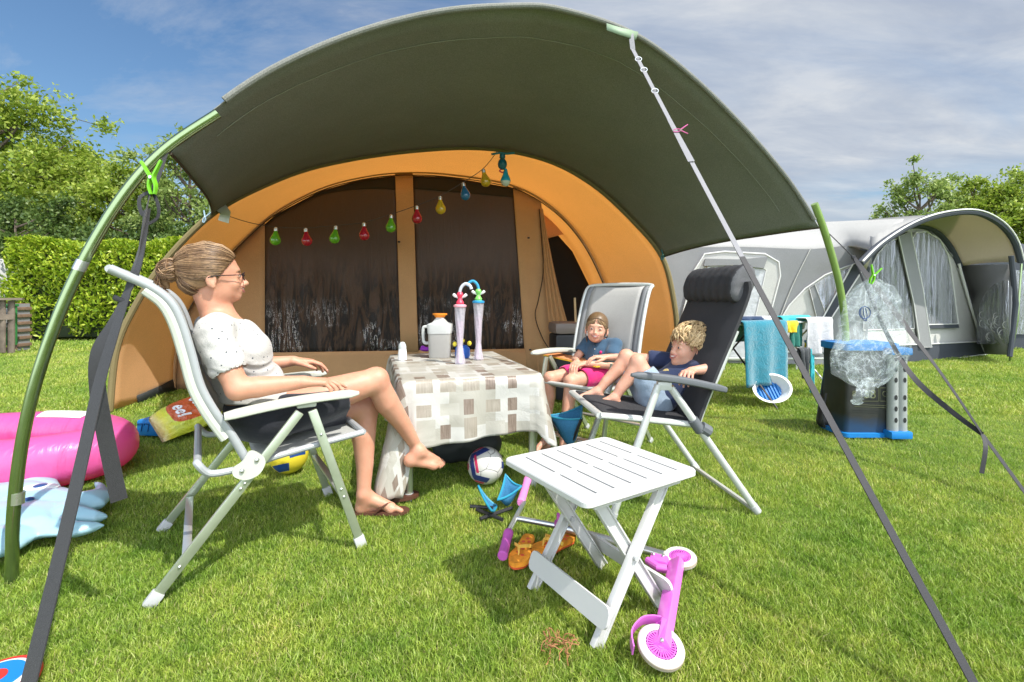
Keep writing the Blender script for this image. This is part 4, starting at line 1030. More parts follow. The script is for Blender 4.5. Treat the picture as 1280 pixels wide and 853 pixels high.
# ---------------------------------------------------------------- the boy
def build_boy():
    root = thing('person', 'blond curly-haired boy in navy t-shirt and denim shorts curled up barefoot in the charcoal recliner', 'person', bO+bF*.35+bW*.3)
    B = lambda s, t, z: bO+bF*s+bW*t+Vector((0, 0, z))
    sd = SDF((.34, 2.28, .36), (1.28, 3.12, .98), .0035); ex = MB()
    pel, che, nk = B(.40, .30, .52), B(.245, .30, .625), B(.185, .30, .690)
    up = unit(nk-pel); T = Frame(che, (bF+Vector((0, 0, .5))), up); rt = np.array(T.rot)
    sd.ell(pel, (.085, .10, .085), rt, .03); sd.ell(pel.lerp(che, .5), (.080, .095, .11), rt, .04); sd.ell(che, (.080, .108, .095), rt, .04)
    shN, shF = B(.200, .185, .682), B(.215, .415, .700); sd.cone(shN, shF, .038, .038, .03)
    hf = Frame(B(.205, .285, .800), bF*.96-bW*.14+Vector((0, 0, .16)), Vector((0, 0, 1))+bF*.02, .98)
    sd.cone(nk+Vector((0, 0, -.02)), hf.q(-.02, 0, -.07), .038, .037, .02)
    head(sd, hf, ex, 1.0, .85, 1)
    # near (left) arm out over the armrest
    el, wr = Vector((1.045, 2.475, .705)), Vector((.915, 2.440, .700))
    sd.chain([shN, shN.lerp(el, .5), el], [.035, .032, .028], .02); sd.chain([el, el.lerp(wr, .35), wr], [.028, .028, .020], .015)
    hand(sd, wr, unit(Vector((-.62, -.78, -.06))), (0, 0, 1), (-1, .6, 0), .80, [(38, 34, 14), (46, 34, 14), (50, 34, 14), (52, 34, 14)], 1.6, (.9, -.2), r=1.0, ex=ex)
    # far arm along the far armrest
    el, wr = B(.44, .50, .715), B(.60, .53, .715)
    sd.chain([shF, shF.lerp(el, .5), el], [.035, .031, .027], .02); sd.chain([el, wr], [.027, .019], .015)
    hand(sd, wr, bF, (0, 0, 1), -bW, .78, (24, 26, 20), 1., ex=ex)
    hN, hF_ = B(.40, .255, .50), B(.40, .35, .50)
    kN, kF = Vector((.692, 2.640, .716)), Vector((.660, 2.77, .728))
    aN, aF = Vector((.560, 2.625, .520)), Vector((.492, 2.745, .532))
    for h_, k_, a_ in ((hN, kN, aN), (hF_, kF, aF)):
        sd.chain([h_, h_.lerp(k_, .5), k_], [.066, .056, .042], .025); c = k_.lerp(a_, .35)+Vector((.010, 0, -.004)); sd.chain([k_, c, k_.lerp(a_, .7), a_], [.040, .040, .030, .023], .015)
        sd.ell(k_, (.037, .037, .035), None, .02)
    foot(sd, aN+Vector((.018, 0, -.030)), (-1, -.12, .02), (0, 0, 1), (-.1, 1, 0), .70); foot(sd, aF+Vector((.014, 0, -.030)), (-1, .05, .02), (0, 0, 1), (0, -1, 0), .70)
    MATS['SKIN'] = MATS['skin_child']; MATS['BROW'] = MATS['hair_blond']
    sdf_build(sd, 'body', SK, root, extra=ex)
    # hair: cap and curls
    H = lambda x, y, z: hf.q(x, y, z-.115); hr = np.array(hf.rot); k = hf.sc
    sd = SDF(H(-.0, 0, .115)-Vector((.2, .2, .2)), H(0, 0, .115)+Vector((.2, .2, .2)), .0035)
    sd.ell(H(-.022, 0, .142), [a*k for a in (.112, .088, .096)], hr, 0)
    sd.half(H(.086, 0, .165), hf.rot@Vector((.50, 0, -.87))); sd.ell(H(-.068, 0, .085), [a*k for a in (.056, .072, .075)], hr, .01); sd.half(H(-.07, 0, .018), hf.rot@Vector((.3, 0, -1)))
    for y in (-1, 1): sd.ell(H(.004, y*.088, .074), (.034, .034, .042), hr, .004, True)
    ex = MB()
    for i in range(820):
        th = random.uniform(-math.pi, math.pi); ph = math.acos(random.uniform(-.8, 1)); n = Vector((math.sin(ph)*math.cos(th), math.sin(ph)*math.sin(th), math.cos(ph)))
        c = Vector((-.024+n.x*.121, n.y*.097, .145+n.z*.107))
        if ((c.x-.092)*.50-(c.z-.168)*.87 > .0) and c.x > -.030: continue
        if (c.x+.002)**2+(c.z-.078)**2 < .046**2 and abs(c.y) > .05: continue
        t = n.cross(Vector((random.gauss(0, 1), random.gauss(0, 1), random.gauss(0, 1)))).normalized()
        if random.random() < .85: t = (t*.55+Vector((1.1*max(0, n.z)*(1 if n.x > -.45 else -.5)+.1, n.y*.5, -.7))).normalized(); t = (t-n*t.dot(n)).normalized()
        b_ = n.cross(t); L = random.uniform(.040, .078); r0 = random.uniform(.005, .010); tw = random.choice((-1, 1))*random.uniform(1.4, 4.2); ph0 = random.uniform(0, 6)
        for s_ in range(3):
            pts = []
            for j in range(10):
                u = j/9; a = ph0+tw*u*1.3; p = c+t*(L*(u-.35))+b_*(math.cos(a)*r0+s_*.0028)+n*(math.sin(a)*r0*.6+.002+.006*u+s_*.001)
                dlt = (u-.35)*L; p = p-n*(dlt*dlt/.2)
                pts.append(H(p.x, p.y, p.z))
            ex.tube(pts, [.0024*k*(.4+.8*math.sin(math.pi*(.08+.84*j/9))) for j in range(10)], 4)
    sdf_build(sd, 'hair', ['hair_blond'], root, extra=ex)
    # t-shirt
    sd = SDF((.70, 2.38, .42), (1.22, 3.06, .76), .0035)
    sd.ell(pel.lerp(che, .15), (.100, .116, .10), rt, .03); sd.ell(pel.lerp(che, .5), (.094, .112, .12), rt, .04); sd.ell(che, (.094, .122, .105), rt, .04); sd.cone(shN, shF, .050, .050, .03)
    elN = Vector((1.045, 2.475, .705)); elF = B(.44, .50, .715)
    for a, b in ((shN, elN), (shF, elF)):
        c = a.lerp(b, .55); n = unit(b-a); sd.cone(a, c, .050, .052, .02); sd.half
    for a, b in ((shN, elN), (shF, elF)):
        c = a.lerp(b, .55); n = unit(b-a); sd.cone(c+n*.02, c+n*.08, .040, .052, .002, True)
    sd.cone(nk+Vector((0, 0, .008)), nk+Vector((-.01, 0, .08)), .050, .08, .004, True)
    sdf_build(sd, 't_shirt', ['tee_navy'], root, disp=lambda p: .004*mnoise.noise(Vector((p[0]*20, p[1]*14, p[2]*20))))
    mb = MB(); q = B(.352, .265, .662); nq = unit(bF*.8-bW*.45+Vector((0, 0, .45))); mb.lathe(q, [(0.0, .004), (.020, .002), (.025, -.008)], 16, Matrix((nq.orthogonal().normalized(), nq.cross(nq.orthogonal().normalized()), nq)).transposed()); mb.build('chest_print', mat('print_yellow', (.55, .42, .16), .7, var=.6, vscale=80), root)
    # shorts
    sd = SDF((.5, 2.4, .40), (1.0, 3.0, .74), .004)
    sd.ell(pel, (.10, .115, .095), rt, .03)
    for h_, k_ in ((hN, kN), (hF_, kF)): sd.chain([h_, h_.lerp(k_, .62)], [.080, .076], .03)
    for h_, k_ in ((hN, kN), (hF_, kF)): n = unit(k_-h_); c = h_.lerp(k_, .62); sd.cone(c+n*.03, c+n*.1, .062, .075, .002, True)
    sdf_build(sd, 'shorts', ['shorts_denim'], root, disp=lambda p: .004*mnoise.noise(Vector((p[0]*24, p[1]*18, p[2]*24))))
build_boy()

# ---------------------------------------------------------------- the girl
def build_girl():
    root = thing('person', 'smiling girl in denim blouse and pink shorts with a book on her lap', 'person', cG(.35, .28, 0))
    sd = SDF((.0, 3.0, .0), (1.0, 3.9, 1.0), .0035); ex = MB()
    pel, che, nk = cG(.27, .28, .53), cG(.225, .28, .665), cG(.225, .28, .745)
    T = Frame(che, gF+Vector((0, 0, .15)), unit(nk-pel)); rt = np.array(T.rot)
    sd.ell(pel, (.085, .105, .085), rt, .03); sd.ell(pel.lerp(che, .5), (.078, .095, .11), rt, .04); sd.ell(che, (.078, .108, .09), rt, .04)
    shR, shL = cG(.225, .395, .728), cG(.225, .165, .728)      # her right shoulder is left in the picture
    sd.cone(shR, shL, .033, .033, .03)
    hf = Frame(cG(.285, .285, .850), Vector((-.25, -.97, .06)), Vector((.10, 0, 1)), .96)
    sd.cone(nk+Vector((0, 0, -.03)), hf.q(-.02, 0, -.07), .036, .035, .02); head(sd, hf, ex, 1.25, .85, 1)
    for sh, el, wr, S in ((shR, cG(.36, .43, .60), cG(.50, .31, .612), -gW), (shL, cG(.36, .13, .59), cG(.50, .25, .605), gW)):
        sd.chain([sh, sh.lerp(el, .5), el], [.034, .031, .027], .02); sd.chain([el, el.lerp(wr, .35), wr], [.027, .027, .019], .015)
        hand(sd, wr, unit(gF+(S*.35)+Vector((0, 0, -.15))), (0, 0, 1), S, .78, (28, 26, 18), 1., ex=ex)
    hR, hL = cG(.28, .345, .515), cG(.28, .215, .515)
    kR, kL = Vector((.268, 3.385, .500)), Vector((.400, 3.285, .495)); aR, aL = Vector((.235, 3.36, .10)), Vector((.335, 3.16, .10))
    for h_, k_, a_ in ((hR, kR, aR), (hL, kL, aL)):
        sd.chain([h_, h_.lerp(k_, .5), k_], [.068, .058, .044], .025); c = k_.lerp(a_, .33)-gF*.010; sd.chain([k_, c, k_.lerp(a_, .7), a_], [.042, .043, .031, .024], .015); sd.ell(k_, (.038, .038, .036), None, .02)
        foot(sd, a_+Vector((0, 0, -.07))-gF*.02, gF+Vector((-.1, 0, 0)), (0, 0, 1), gW if a_ is aL else -gW, .78)
    MATS['SKIN'] = MATS['skin_child']; MATS['BROW'] = MATS['hair_fair']
    sdf_build(sd, 'body', SK, root, extra=ex)
    H = lambda x, y, z: hf.q(x, y, z-.115); hr = np.array(hf.rot); k = hf.sc
    sd = SDF(H(0, 0, .115)-Vector((.18, .18, .2)), H(0, 0, .115)+Vector((.18, .18, .2)), .0035)
    sd.ell(H(-.020, 0, .139), [a*k for a in (.107, .0840, .094)], hr, 0); sd.ell(H(-.062, 0, .075), [a*k for a in (.055, .068, .07)], hr, .02)
    sd.half(H(.074, 0, .178), hf.rot@Vector((.82, 0, -.55))); sd.half(H(-.07, 0, .01), hf.rot@Vector((.3, 0, -1)))
    ex = MB(); st, en = [], []
    for i in range(280):
        s_ = random.choice((-1, 1)); u = random.random(); x0 = .078-.16*u; st.append((x0, .010+s_*.004, .142+.094*math.sqrt(max(0, 1-((x0+.02)/.107)**2))))
        en.append((-.108+random.uniform(-.006, .006), s_*(.012+.03*u), .105-.05*u+random.uniform(-.006, .006)))
    st = hairline((.082, 0, .176), (.82, 0, -.55), (-.020, 0, .139), (.107, .0840, .094), [s_*random.uniform(.02, 1.75) for _ in range(620) for s_ in (random.choice((-1, 1)),)]); en = [(-.112+random.uniform(-.006, .006), .022*math.copysign(1, a[1])*random.random(), .085+random.uniform(-.02, .02)) for a in st]; strands(ex, hf, st, en, (.1085, .0855, .0955), (-.020, 0, .139), 11, .0014, 1.012, .0035)
    for s_ in (-1, 1):
        for i in range(7):
            x = random.uniform(-.06, -.035); pts = [H(x, s_*.082, .10), H(x-.004, s_*(.086), .06), H(x-.01, s_*(.078), .02+random.uniform(-.005, .01)), H(x-.02, s_*.066, -.012+random.uniform(-.015, .01))]
            ex.tube(spline(pts, 3), [.0022]*7+[.0018, .0013, .0007], 4)
    sdf_build(sd, 'hair', ['hair_fair'], root, extra=ex)
    sd = SDF((.3, 3.2, .42), (1.0, 3.95, .80), .0035)
    sd.ell(pel, (.100, .122, .09), rt, .03); sd.ell(pel.lerp(che, .5), (.092, .112, .12), rt, .04); sd.ell(che, (.092, .122, .102), rt, .04); sd.cone(shR+Vector((0, 0, -.004)), shL+Vector((0, 0, -.004)), .049, .049, .03)
    for a, b in ((shR, cG(.36, .43, .60)), (shL, cG(.36, .13, .59))):
        c = a.lerp(b, .48); n = unit(b-a); sd.cone(a+Vector((0, 0, -.004)), c, .047, .052, .02)
    for a, b in ((shR, cG(.36, .43, .60)), (shL, cG(.36, .13, .59))):
        c = a.lerp(b, .48); n = unit(b-a); sd.cone(c+n*.02, c+n*.08, .040, .052, .002, True)
    sd.half(pel+Vector((0, 0, -.035)), (0, 0, -1)); sd.cone(nk+Vector((0, 0, .0)), nk+Vector((-.01, -.01, .08)), .044, .08, .004, True)
    sdf_build(sd, 'blouse', ['denim_shirt'], root, disp=lambda p: .004*mnoise.noise(Vector((p[0]*20, p[1]*14, p[2]*20))))
    for s_ in (-1, 1):      # collar and buttons
        mb = MB(); a = nk+Vector((0, 0, .012)); fF = Vector((gF.x, gF.y, 0)); mb.ribbon(spline([a-fF*.050, a+gW*s_*.056, a+fF*.050+gW*s_*.036+Vector((0, 0, -.014)), a+fF*.088+gW*s_*.010+Vector((0, 0, -.045))], 5), Vector((0, 0, 1)), .026, .004); mb.build('collar', 'denim_shirt', root)
    for i in range(4):
        p = nk+gF*(.096+.010*min(i, 1))+Vector((0, 0, -.055-.045*i)); mb = MB(); mb.ell(p, (.005, .005, .005), n=10, m=6); mb.build('button', 'teeth', root)
    mb = MB(); p = nk+gF*.094-gW*.050+Vector((0, 0, -.075)); mb.ell(p, (.011, .011, .012), n=10, m=6); mb.build('badge', 'shorts_pink', root)
    sd = SDF((.15, 3.1, .40), (.95, 3.85, .66), .004)
    sd.ell(pel+Vector((0, 0, -.02)), (.098, .118, .085), rt, .03)
    for h_, k_ in ((hR, kR), (hL, kL)): sd.chain([h_, h_.lerp(k_, .60)], [.080, .074], .03)
    for h_, k_ in ((hR, kR), (hL, kL)): n = unit(k_-h_); c = h_.lerp(k_, .60); sd.cone(c+n*.03, c+n*.1, .062, .072, .002, True)
    sd.half(pel+Vector((0, 0, .05)), (0, 0, 1))
    sdf_build(sd, 'shorts', ['shorts_pink'], root, disp=lambda p: .003*mnoise.noise(Vector((p[0]*24, p[1]*18, p[2]*24))))
build_girl()
# her book: yellow cover, orange-red pages inside, lying open across her lap towards the table
mat('book_yellow', (.72, .50, .02), .45, var=.05); mat('book_page', (.62, .25, .10), .6, var=.5, vscale=25)
a, b = PZ(692, 443, .615), cG(.36, .15, .585); bk = thing('book', 'thin open yellow book lying on the lap of the girl in pink shorts', 'book', a.lerp(b, .5))
d = (b-a).normalized(); n = Vector((0, 0, 1)); sd2 = d.cross(n).normalized(); rot = Matrix((d, sd2, d.cross(sd2)*-1)).transposed(); L = (b-a).length
mb = MB(); mb.box(a.lerp(b, .5)+sd2*.03, (L, .17, .006), rot, .002); mb.build('cover', 'book_yellow', bk)
mb = MB(); mb.box(a.lerp(b, .5)+sd2*.03+Vector((0, 0, .006)), (L-.01, .16, .006), rot, .002); mb.build('pages', 'book_page', bk)
# ================================================================ table, cloth and what stands on it
tA, tDx, tDy = Vector((-.585, 2.50, 0)), Vector((.953, .285, 0)).normalized(), Vector((-.285, .953, 0)).normalized()
TW, TL, TZ = .80, 1.22, .630
def tP(u, v, z): return tA+tDx*u+tDy*v+Vector((0, 0, z))
tb = thing('camping_table', 'rectangular camping table with pale round legs hidden under the patterned cloth', 'table', tP(TW/2, TL/2, 0))
mb = MB(); mb.box(tP(TW/2, TL/2, TZ-.022), (TW-.03, TL-.03, .028), Matrix((tDx, tDy, Vector((0, 0, 1)))).transposed(), .008); mb.build('table_top', 'grey_plastic', tb)
mb = MB(); mb.box(tP(TW/2, TL/2, TZ-.055), (TW-.12, TL-.12, .035), Matrix((tDx, tDy, Vector((0, 0, 1)))).transposed(), .004); mb.build('frame', 'alu', tb)
for u, v in ((.05, .05), (TW-.05, .05), (.05, TL-.05), (TW-.05, TL-.05)):
    mb = MB(); mb.tube([tP(u, v, TZ-.04), tP(u, v, .0)], .023, 14); lg = mb.build('leg', 'alu_grass_tint', tb)
    mb = MB(); mb.tube([tP(u, v, .03), tP(u, v, -.01)], .026, 14); mb.build('leg_foot', 'grey_plastic', lg)
mb = MB(); mb.tube([tP(.05, .05, .16), tP(.05, .2, .12)], .01, 8)
# cloth material: patchwork of squares with wood grain, cream, taupe and scroll lines, from flattened-cloth UVs
m, nt, b = newmat('patchwork_cloth'); uvn = nd(nt, 'ShaderNodeUVMap'); sp = nd(nt, 'ShaderNodeSeparateXYZ'); lk(nt, uvn.outputs[0], sp.inputs[0])
CE = .125
def cells(off):
    X = mathn(nt, 'DIVIDE', mathn(nt, 'ADD', sp.outputs[0], off[0]), CE); Y = mathn(nt, 'DIVIDE', mathn(nt, 'ADD', sp.outputs[1], off[1]), CE)
    fx, fy = mathn(nt, 'FLOOR', X), mathn(nt, 'FLOOR', Y); ux, uy = mathn(nt, 'FRACT', X), mathn(nt, 'FRACT', Y)
    c = nd(nt, 'ShaderNodeCombineXYZ'); lk(nt, fx, c.inputs[0]); lk(nt, fy, c.inputs[1]); c.inputs[2].default_value = off[0]
    w = nd(nt, 'ShaderNodeTexWhiteNoise', noise_dimensions='3D'); lk(nt, c.outputs[0], w.inputs[0])
    s2 = nd(nt, 'ShaderNodeSeparateColor'); lk(nt, w.outputs['Color'], s2.inputs[0])
    return ux, uy, w.outputs['Value'], s2
ux, uy, wv, s2 = cells((.3, .2))
def inside(u, lo, hi): return mathn(nt, 'MULTIPLY', mathn(nt, 'GREATER_THAN', u, lo), mathn(nt, 'LESS_THAN', u, hi))
wx = mathn(nt, 'MULTIPLY_ADD', s2.outputs[0], .50, .46); wy = mathn(nt, 'MULTIPLY_ADD', s2.outputs[1], .45, .52)
rect = mathn(nt, 'MULTIPLY', inside(ux, .06, wx), inside(uy, .06, wy))
gr = nd(nt, 'ShaderNodeMapping'); gr.inputs['Scale'].default_value = (150, 9, 1); lk(nt, uvn.outputs[0], gr.inputs[0]); ng = noise_node(nt, 1, 4, .6, gr.outputs[0])
brown = ramp(nt, ng.outputs['Fac'], [(.3, (.14, .105, .08)), (.7, (.26, .205, .165))])
taupe = ramp(nt, ng.outputs['Fac'], [(.3, (.25, .22, .175)), (.7, (.34, .305, .25))])
pick = ramp(nt, wv, [(0, 0), (.30, .5), (.60, 1)]); pick.color_ramp.interpolation = 'CONSTANT'
tile = mix(nt, mathn(nt, 'GREATER_THAN', wv, .34), brown.outputs[0], taupe.outputs[0]); tile = mix(nt, mathn(nt, 'GREATER_THAN', wv, .66), tile, (.40, .385, .335))
# base: large soft beige and white blocks
X2 = nd(nt, 'ShaderNodeTexChecker'); X2.inputs['Scale'].default_value = 1/(CE*2.05); lk(nt, uvn.outputs[0], X2.inputs[0]); X2.inputs['Color1'].default_value = (.47, .465, .43, 1); X2.inputs['Color2'].default_value = (.36, .345, .295, 1)
c = mix(nt, rect, X2.outputs[0], tile)
# thin scroll lines
wvt = nd(nt, 'ShaderNodeTexWave', wave_type='RINGS', rings_direction='SPHERICAL'); v3 = nd(nt, 'ShaderNodeTexVoronoi'); v3.inputs['Scale'].default_value = 4.2; v3.voronoi_dimensions = '2D'; lk(nt, uvn.outputs[0], v3.inputs['Vector'])
sc1 = mathn(nt, 'FRACT', mathn(nt, 'MULTIPLY', v3.outputs['Distance'], 16)); ln = inside(sc1, .44, .56); near = mathn(nt, 'LESS_THAN', v3.outputs['Distance'], .21)
c = mix(nt, mathn(nt, 'MULTIPLY', mathn(nt, 'MULTIPLY', ln, near), .45), c, (.36, .31, .26))
lk(nt, c, b.inputs['Base Color']); b.inputs['Roughness'].default_value = .42; b.inputs['Specular IOR Level'].default_value = .45
tcn = nd(nt, 'ShaderNodeTexCoord'); nw = noise_node(nt, 9, 5, .55, tcn.outputs['Object'], .8); bp = nd(nt, 'ShaderNodeBump'); bp.inputs['Strength'].default_value = .5; bp.inputs['Distance'].default_value = .012; lk(nt, nw.outputs['Fac'], bp.inputs['Height']); lk(nt, bp.outputs[0], b.inputs['Normal'])
def cloth():
    mb = MB(); uv = []; rc = .06
    # perimeter of the top, rounded corners; s runs round, then skirt rings drop outward
    per = []
    cs = [(rc, rc, 180), (TW-rc, rc, 270), (TW-rc, TL-rc, 0), (rc, TL-rc, 90)]
    for cxx, cyy, a0 in cs:
        for i in range(9): a = R(a0+90*i/8); per.append((cxx+rc*math.cos(a), cyy+rc*math.sin(a)))
    P_ = []
    for i in range(len(per)):
        a, b_ = per[i], per[(i+1) % len(per)]; L = math.hypot(b_[0]-a[0], b_[1]-a[1]); n = max(1, int(L/.02))
        for k in range(n): P_.append((a[0]+(b_[0]-a[0])*k/n, a[1]+(b_[1]-a[1])*k/n))
    n = len(P_); cu, cv = TW/2, TL/2; rows = []
    for j in range(13):            # top from centre outwards
        f = j/12; rows.append([(tP(cu+(u-cu)*f, cv+(v-cv)*f, TZ+.001+.0025*mnoise.noise(Vector((u*f*7, v*f*7, 1)))), (cu+(u-cu)*f, cv+(v-cv)*f)) for u, v in P_])
    S = 0; Ls = []
    for i in range(n): Ls.append(S); S += math.hypot(P_[(i+1) % n][0]-P_[i][0], P_[(i+1) % n][1]-P_[i][1])
    J = 26
    for j in range(1, J+1):
        f = j/J; row = []
        for i, (u, v) in enumerate(P_):
            ou = 1 if u > TW-rc else (-1 if u < rc else 0); ov = 1 if v > TL-rc else (-1 if v < rc else 0)
            nu = (u-(TW-rc) if ou > 0 else (u-rc if ou < 0 else 0)); nv = (v-(TL-rc) if ov > 0 else (v-rc if ov < 0 else 0))
            l = math.hypot(nu, nv) or 1; nu, nv = nu/l, nv/l
            corner = abs(nu*nv)*2         # 1 in the middle of a corner
            Ldrop = .300+.20*corner**.8
            if v < .5*TL and nu < -.2: Ldrop += .03+.0*v         # deeper on the near left
            if nu < -.1 and nv < -.1: Ldrop += .06
            if nv < -.9: Ldrop += .055-.05*(u/TW)
            if nu > .1 and nv < -.1: Ldrop -= .11*corner
            s = Ls[i]; d = f*Ldrop
            wv_ = .022*math.sin(s*17+1.2*math.sin(s*5))+.016*math.sin(s*31+2)
            side = .8 if nv < -.9 else 1.0          # the front face hangs fairly flat
            outw = .012*min(1, d/.03)+f*(.02+.075*corner+wv_*side*.9+(.018 if nv < -.9 else 0)*math.sin(s*9))+.006*mnoise.noise(Vector((s*9, f*4, 0)))
            if corner > .3: outw += f*.045*math.sin(s*58)
            z = TZ-d*.985-(.002 if j == 1 else 0)+ .0
            row.append((tP(u+nu*outw, v+nv*outw, z), (u+nu*(d+.004), v+nv*(d+.004))))
        rows.append(row)
    for r in rows:
        for p, q in r: mb.vert(p); uv.append(q)
    for i in range(len(rows)-1):
        for k in range(n): k2 = (k+1) % n; mb.face(i*n+k, i*n+k2, (i+1)*n+k2, (i+1)*n+k)
    mb.uv = uv
    o = mb.build('tablecloth', 'patchwork_cloth', None, solid=.0025, ang=80); recentre(o, tP(TW/2, TL/2, TZ)); tag(o, 'glossy cream, taupe and brown patchwork tablecloth draped over the camping table', 'tablecloth')
cloth()
# ---- jug with orange stopper
mat('jug_white', (.72, .74, .72), .35, var=.04, transl=.35, sss=0); mat('jug_water', (.50, .49, .46), .3, var=.06, transl=.3); mat('orange_cap', (.85, .28, .03), .35, var=.03)
base = PZ(550, 447, TZ+.002); jg = thing('juice_jug', 'white translucent plastic jug with an orange stopper on the patchwork tablecloth', 'jug', base)
k = base.y/600; H_ = 55*k
sd = SDF(base+Vector((-.14, -.1, -.01)), base+Vector((.14, .1, H_+.05)), .003)
mb = MB(); w_ = 15.5*k; q = lambda x, y, z: base+Vector((x, y, z))
def rsec(w, d, z, n=28): 
    o = []
    for i in range(n): a = 2*math.pi*i/n; o.append(q(w*math.copysign(abs(math.cos(a))**.45, math.cos(a)), d*math.copysign(abs(math.sin(a))**.45, math.sin(a)), z))
    return o
mb.grid([rsec(w_*.82, .052, .001), rsec(w_*.86, .055, .01), rsec(w_*.92, .056, H_*.55)], True); mb.face(*range(28)); mb.build('contents', 'jug_water', jg)
mb = MB(); mb.grid([rsec(w_*.95, .060, H_*.55), rsec(w_*1.0, .062, H_*.74), rsec(w_*.98, .061, H_*.76), rsec(w_*.6, .045, H_*.80), rsec(w_*.3, .03, H_*.90), rsec(w_*.28, .03, H_*.93)], True); mb.build('body', 'jug_white', jg)
mb = MB(); mb.tube(spline([q(-w_*.9, 0, H_*.70), q(-w_*1.3, 0, H_*.69), q(-w_*1.36, 0, H_*.6), q(-w_*1.34, 0, H_*.40), q(-w_*1.2, 0, H_*.33), q(-w_*.9, 0, H_*.33)], 5), .011, 10); mb.build('handle', 'jug_white', jg)
mb = MB(); mb.lathe(base, [(.034, H_*.91), (.038, H_*.93), (.040, H_*.955), (.052, H_*.965), (.053, H_*1.0), (.030, H_*1.0), (.001, H_*1.0)], 24); mb.build('stopper', 'orange_cap', jg)
# ---- small white roll-on bottle, purple toy
base = PZ(503, 451, TZ+.002); rb = thing('roll_on_bottle', 'small white deodorant bottle near the far left corner of the tablecloth', 'bottle', base)
mb = MB(); h = .125; mb.lathe(base, [(.020, 0), (.026, .006), (.027, .045), (.024, .075), (.0235, .082)], 20, sx=1.15, sy=.75); mb.build('body', 'white_plastic', rb)
mb = MB(); mb.lathe(base, [(.0245, .083), (.025, .095), (.020, .115), (.012, .128), (.001, .131)], 20, sx=1.1, sy=.75); mb.build('cap', mat('pale_grey', (.50, .54, .52), .35, var=.03), rb)
base = PZ(533, 439.5, TZ+.002); mb = MB(); mb.ell(base+Vector((0, 0, .018)), (.055, .03, .018)); mb.ell(base+Vector((-.03, .01, .03)), (.02, .018, .016)); mb.ell(base+Vector((.03, -.01, .032)), (.016, .016, .014)); one(mb, 'toy', mat('purple_toy', (.28, .03, .42), .35, var=.05), 'small purple plastic toy lying behind the white jug', 'toy', base)
# ---- two tall twisted drinking cups with straws
def yardcup(px, py, htop, lidm, topm, accent, straw, label, seed):
    base = PZ(px, py, TZ+.002); k = base.y/600; H_ = htop*k; c = thing('drinking_cup', label, 'cup', base, 'tall souvenir drinking cups')
    tw = lambda a, z: 1+.07*math.sin(a*7+z*34+seed)
    prof = [(.001, .002), (.033, .002), (.036, .010), (.032, .03), (.024, .075), (.019, .12)]
    n = 26
    for i in range(n): z = .12+(H_-.12)*i/(n-1); prof.append((.019+.017*(i/(n-1))**1.1, z))
    mb = MB(); mb.lathe(base, prof, 42, twist=tw); mb.build('cup', 'cup_clear', c, ang=50)
    mb = MB(); mb.lathe(base, [(.001, .006), (.026, .008), (.016, .12), (.022, H_*.75), (.001, H_*.75)], 24, twist=lambda a, z: 1+.08*math.sin(a*7+z*34+seed)); mb.build('drink', 'drink_pink', c, ang=50)
    mb = MB(); mb.lathe(base, [(.001, H_), (.041, H_), (.043, H_+.006), (.042, H_+.013), (.030, H_+.018), (.001, H_+.019)], 28); mb.build('lid', lidm, c)
    mb = MB(); t = base+Vector((0, 0, H_+.018)); mb.lathe(t, [(.024, 0), (.026, .012), (.017, .028), (.013, .04), (.020, .052), (.022, .066), (.014, .08), (.001, .084)], 20); mb.build('knob', topm, c)
    mb = MB()
    for s_ in (-1, 1): mb.tube(spline([t+Vector((s_*.012, 0, .045)), t+Vector((s_*.030, -.004, .054)), t+Vector((s_*.043, 0, .066))], 4), [.008]*4+[.0105]*5, 8)
    mb.build('knob_grips', accent, c)
    sp_ = [t+Vector((straw[0]*x, 0, z)) for x, z in ((.0, .05), (.0, .085), (.012, .115), (.04, .135), (.07, .125), (.085, .10))]
    mb = MB(); mb.tube(spline(sp_, 6), .0105, 10); mb.build('straw', straw[1], c)
    return c
mat('cup_clear', (.80, .76, .82), .12, var=.15, vscale=60, alpha=.38)
mat('drink_pink', (.58, .44, .56), .2, var=.55, vscale=55, transl=.3, alpha=.75); mat('straw_clear', (.70, .74, .80), .15, var=.1, transl=.3); mat('straw_blue', (.04, .30, .50), .2, var=.2, vscale=40)
mat('lid_pink', (.80, .36, .42), .35, var=.03); mat('lid_blue', (.03, .28, .55), .35, var=.03); mat('toy_red', (.70, .05, .10), .35, var=.04); mat('toy_green', (.20, .55, .12), .35, var=.04); mat('toy_white', (.70, .70, .70), .35, var=.03); mat('magenta', (.70, .12, .50), .3, var=.05)
yardcup(575, 455, 71, 'lid_pink', 'toy_red', 'toy_white', (.9, 'straw_clear'), 'tall twisted clear cup with pink lid and red knob, the nearer one', 0)
yardcup(598, 450, 71, 'lid_blue', 'toy_green', 'toy_white', (-.9, 'straw_blue'), 'tall twisted clear cup with a blue lid and green knob', 2)
# blue and yellow toy just behind the pink-lidded cup
base = PZ(577, 449, TZ+.002)+Vector((0.0, .06, 0)); ty = thing('toy', 'small blue toy with yellow knobs standing behind the pink-lidded cup', 'toy', base)
mb = MB(); mb.lathe(base, [(.001, 0), (.048, .002), (.055, .02), (.052, .07), (.035, .09), (.001, .095)], 18); mb.build('body', mat('toy_blue', (.02, .10, .42), .35, var=.05), ty)
for x, z in ((-.055, .10), (.05, .105), (.0, .125)):
    mb = MB(); mb.ell(base+Vector((x, -.005, z)), (.016, .016, .018)); mb.build('knob', mat('toy_yellow', (.75, .62, .04), .35, var=.05), ty)
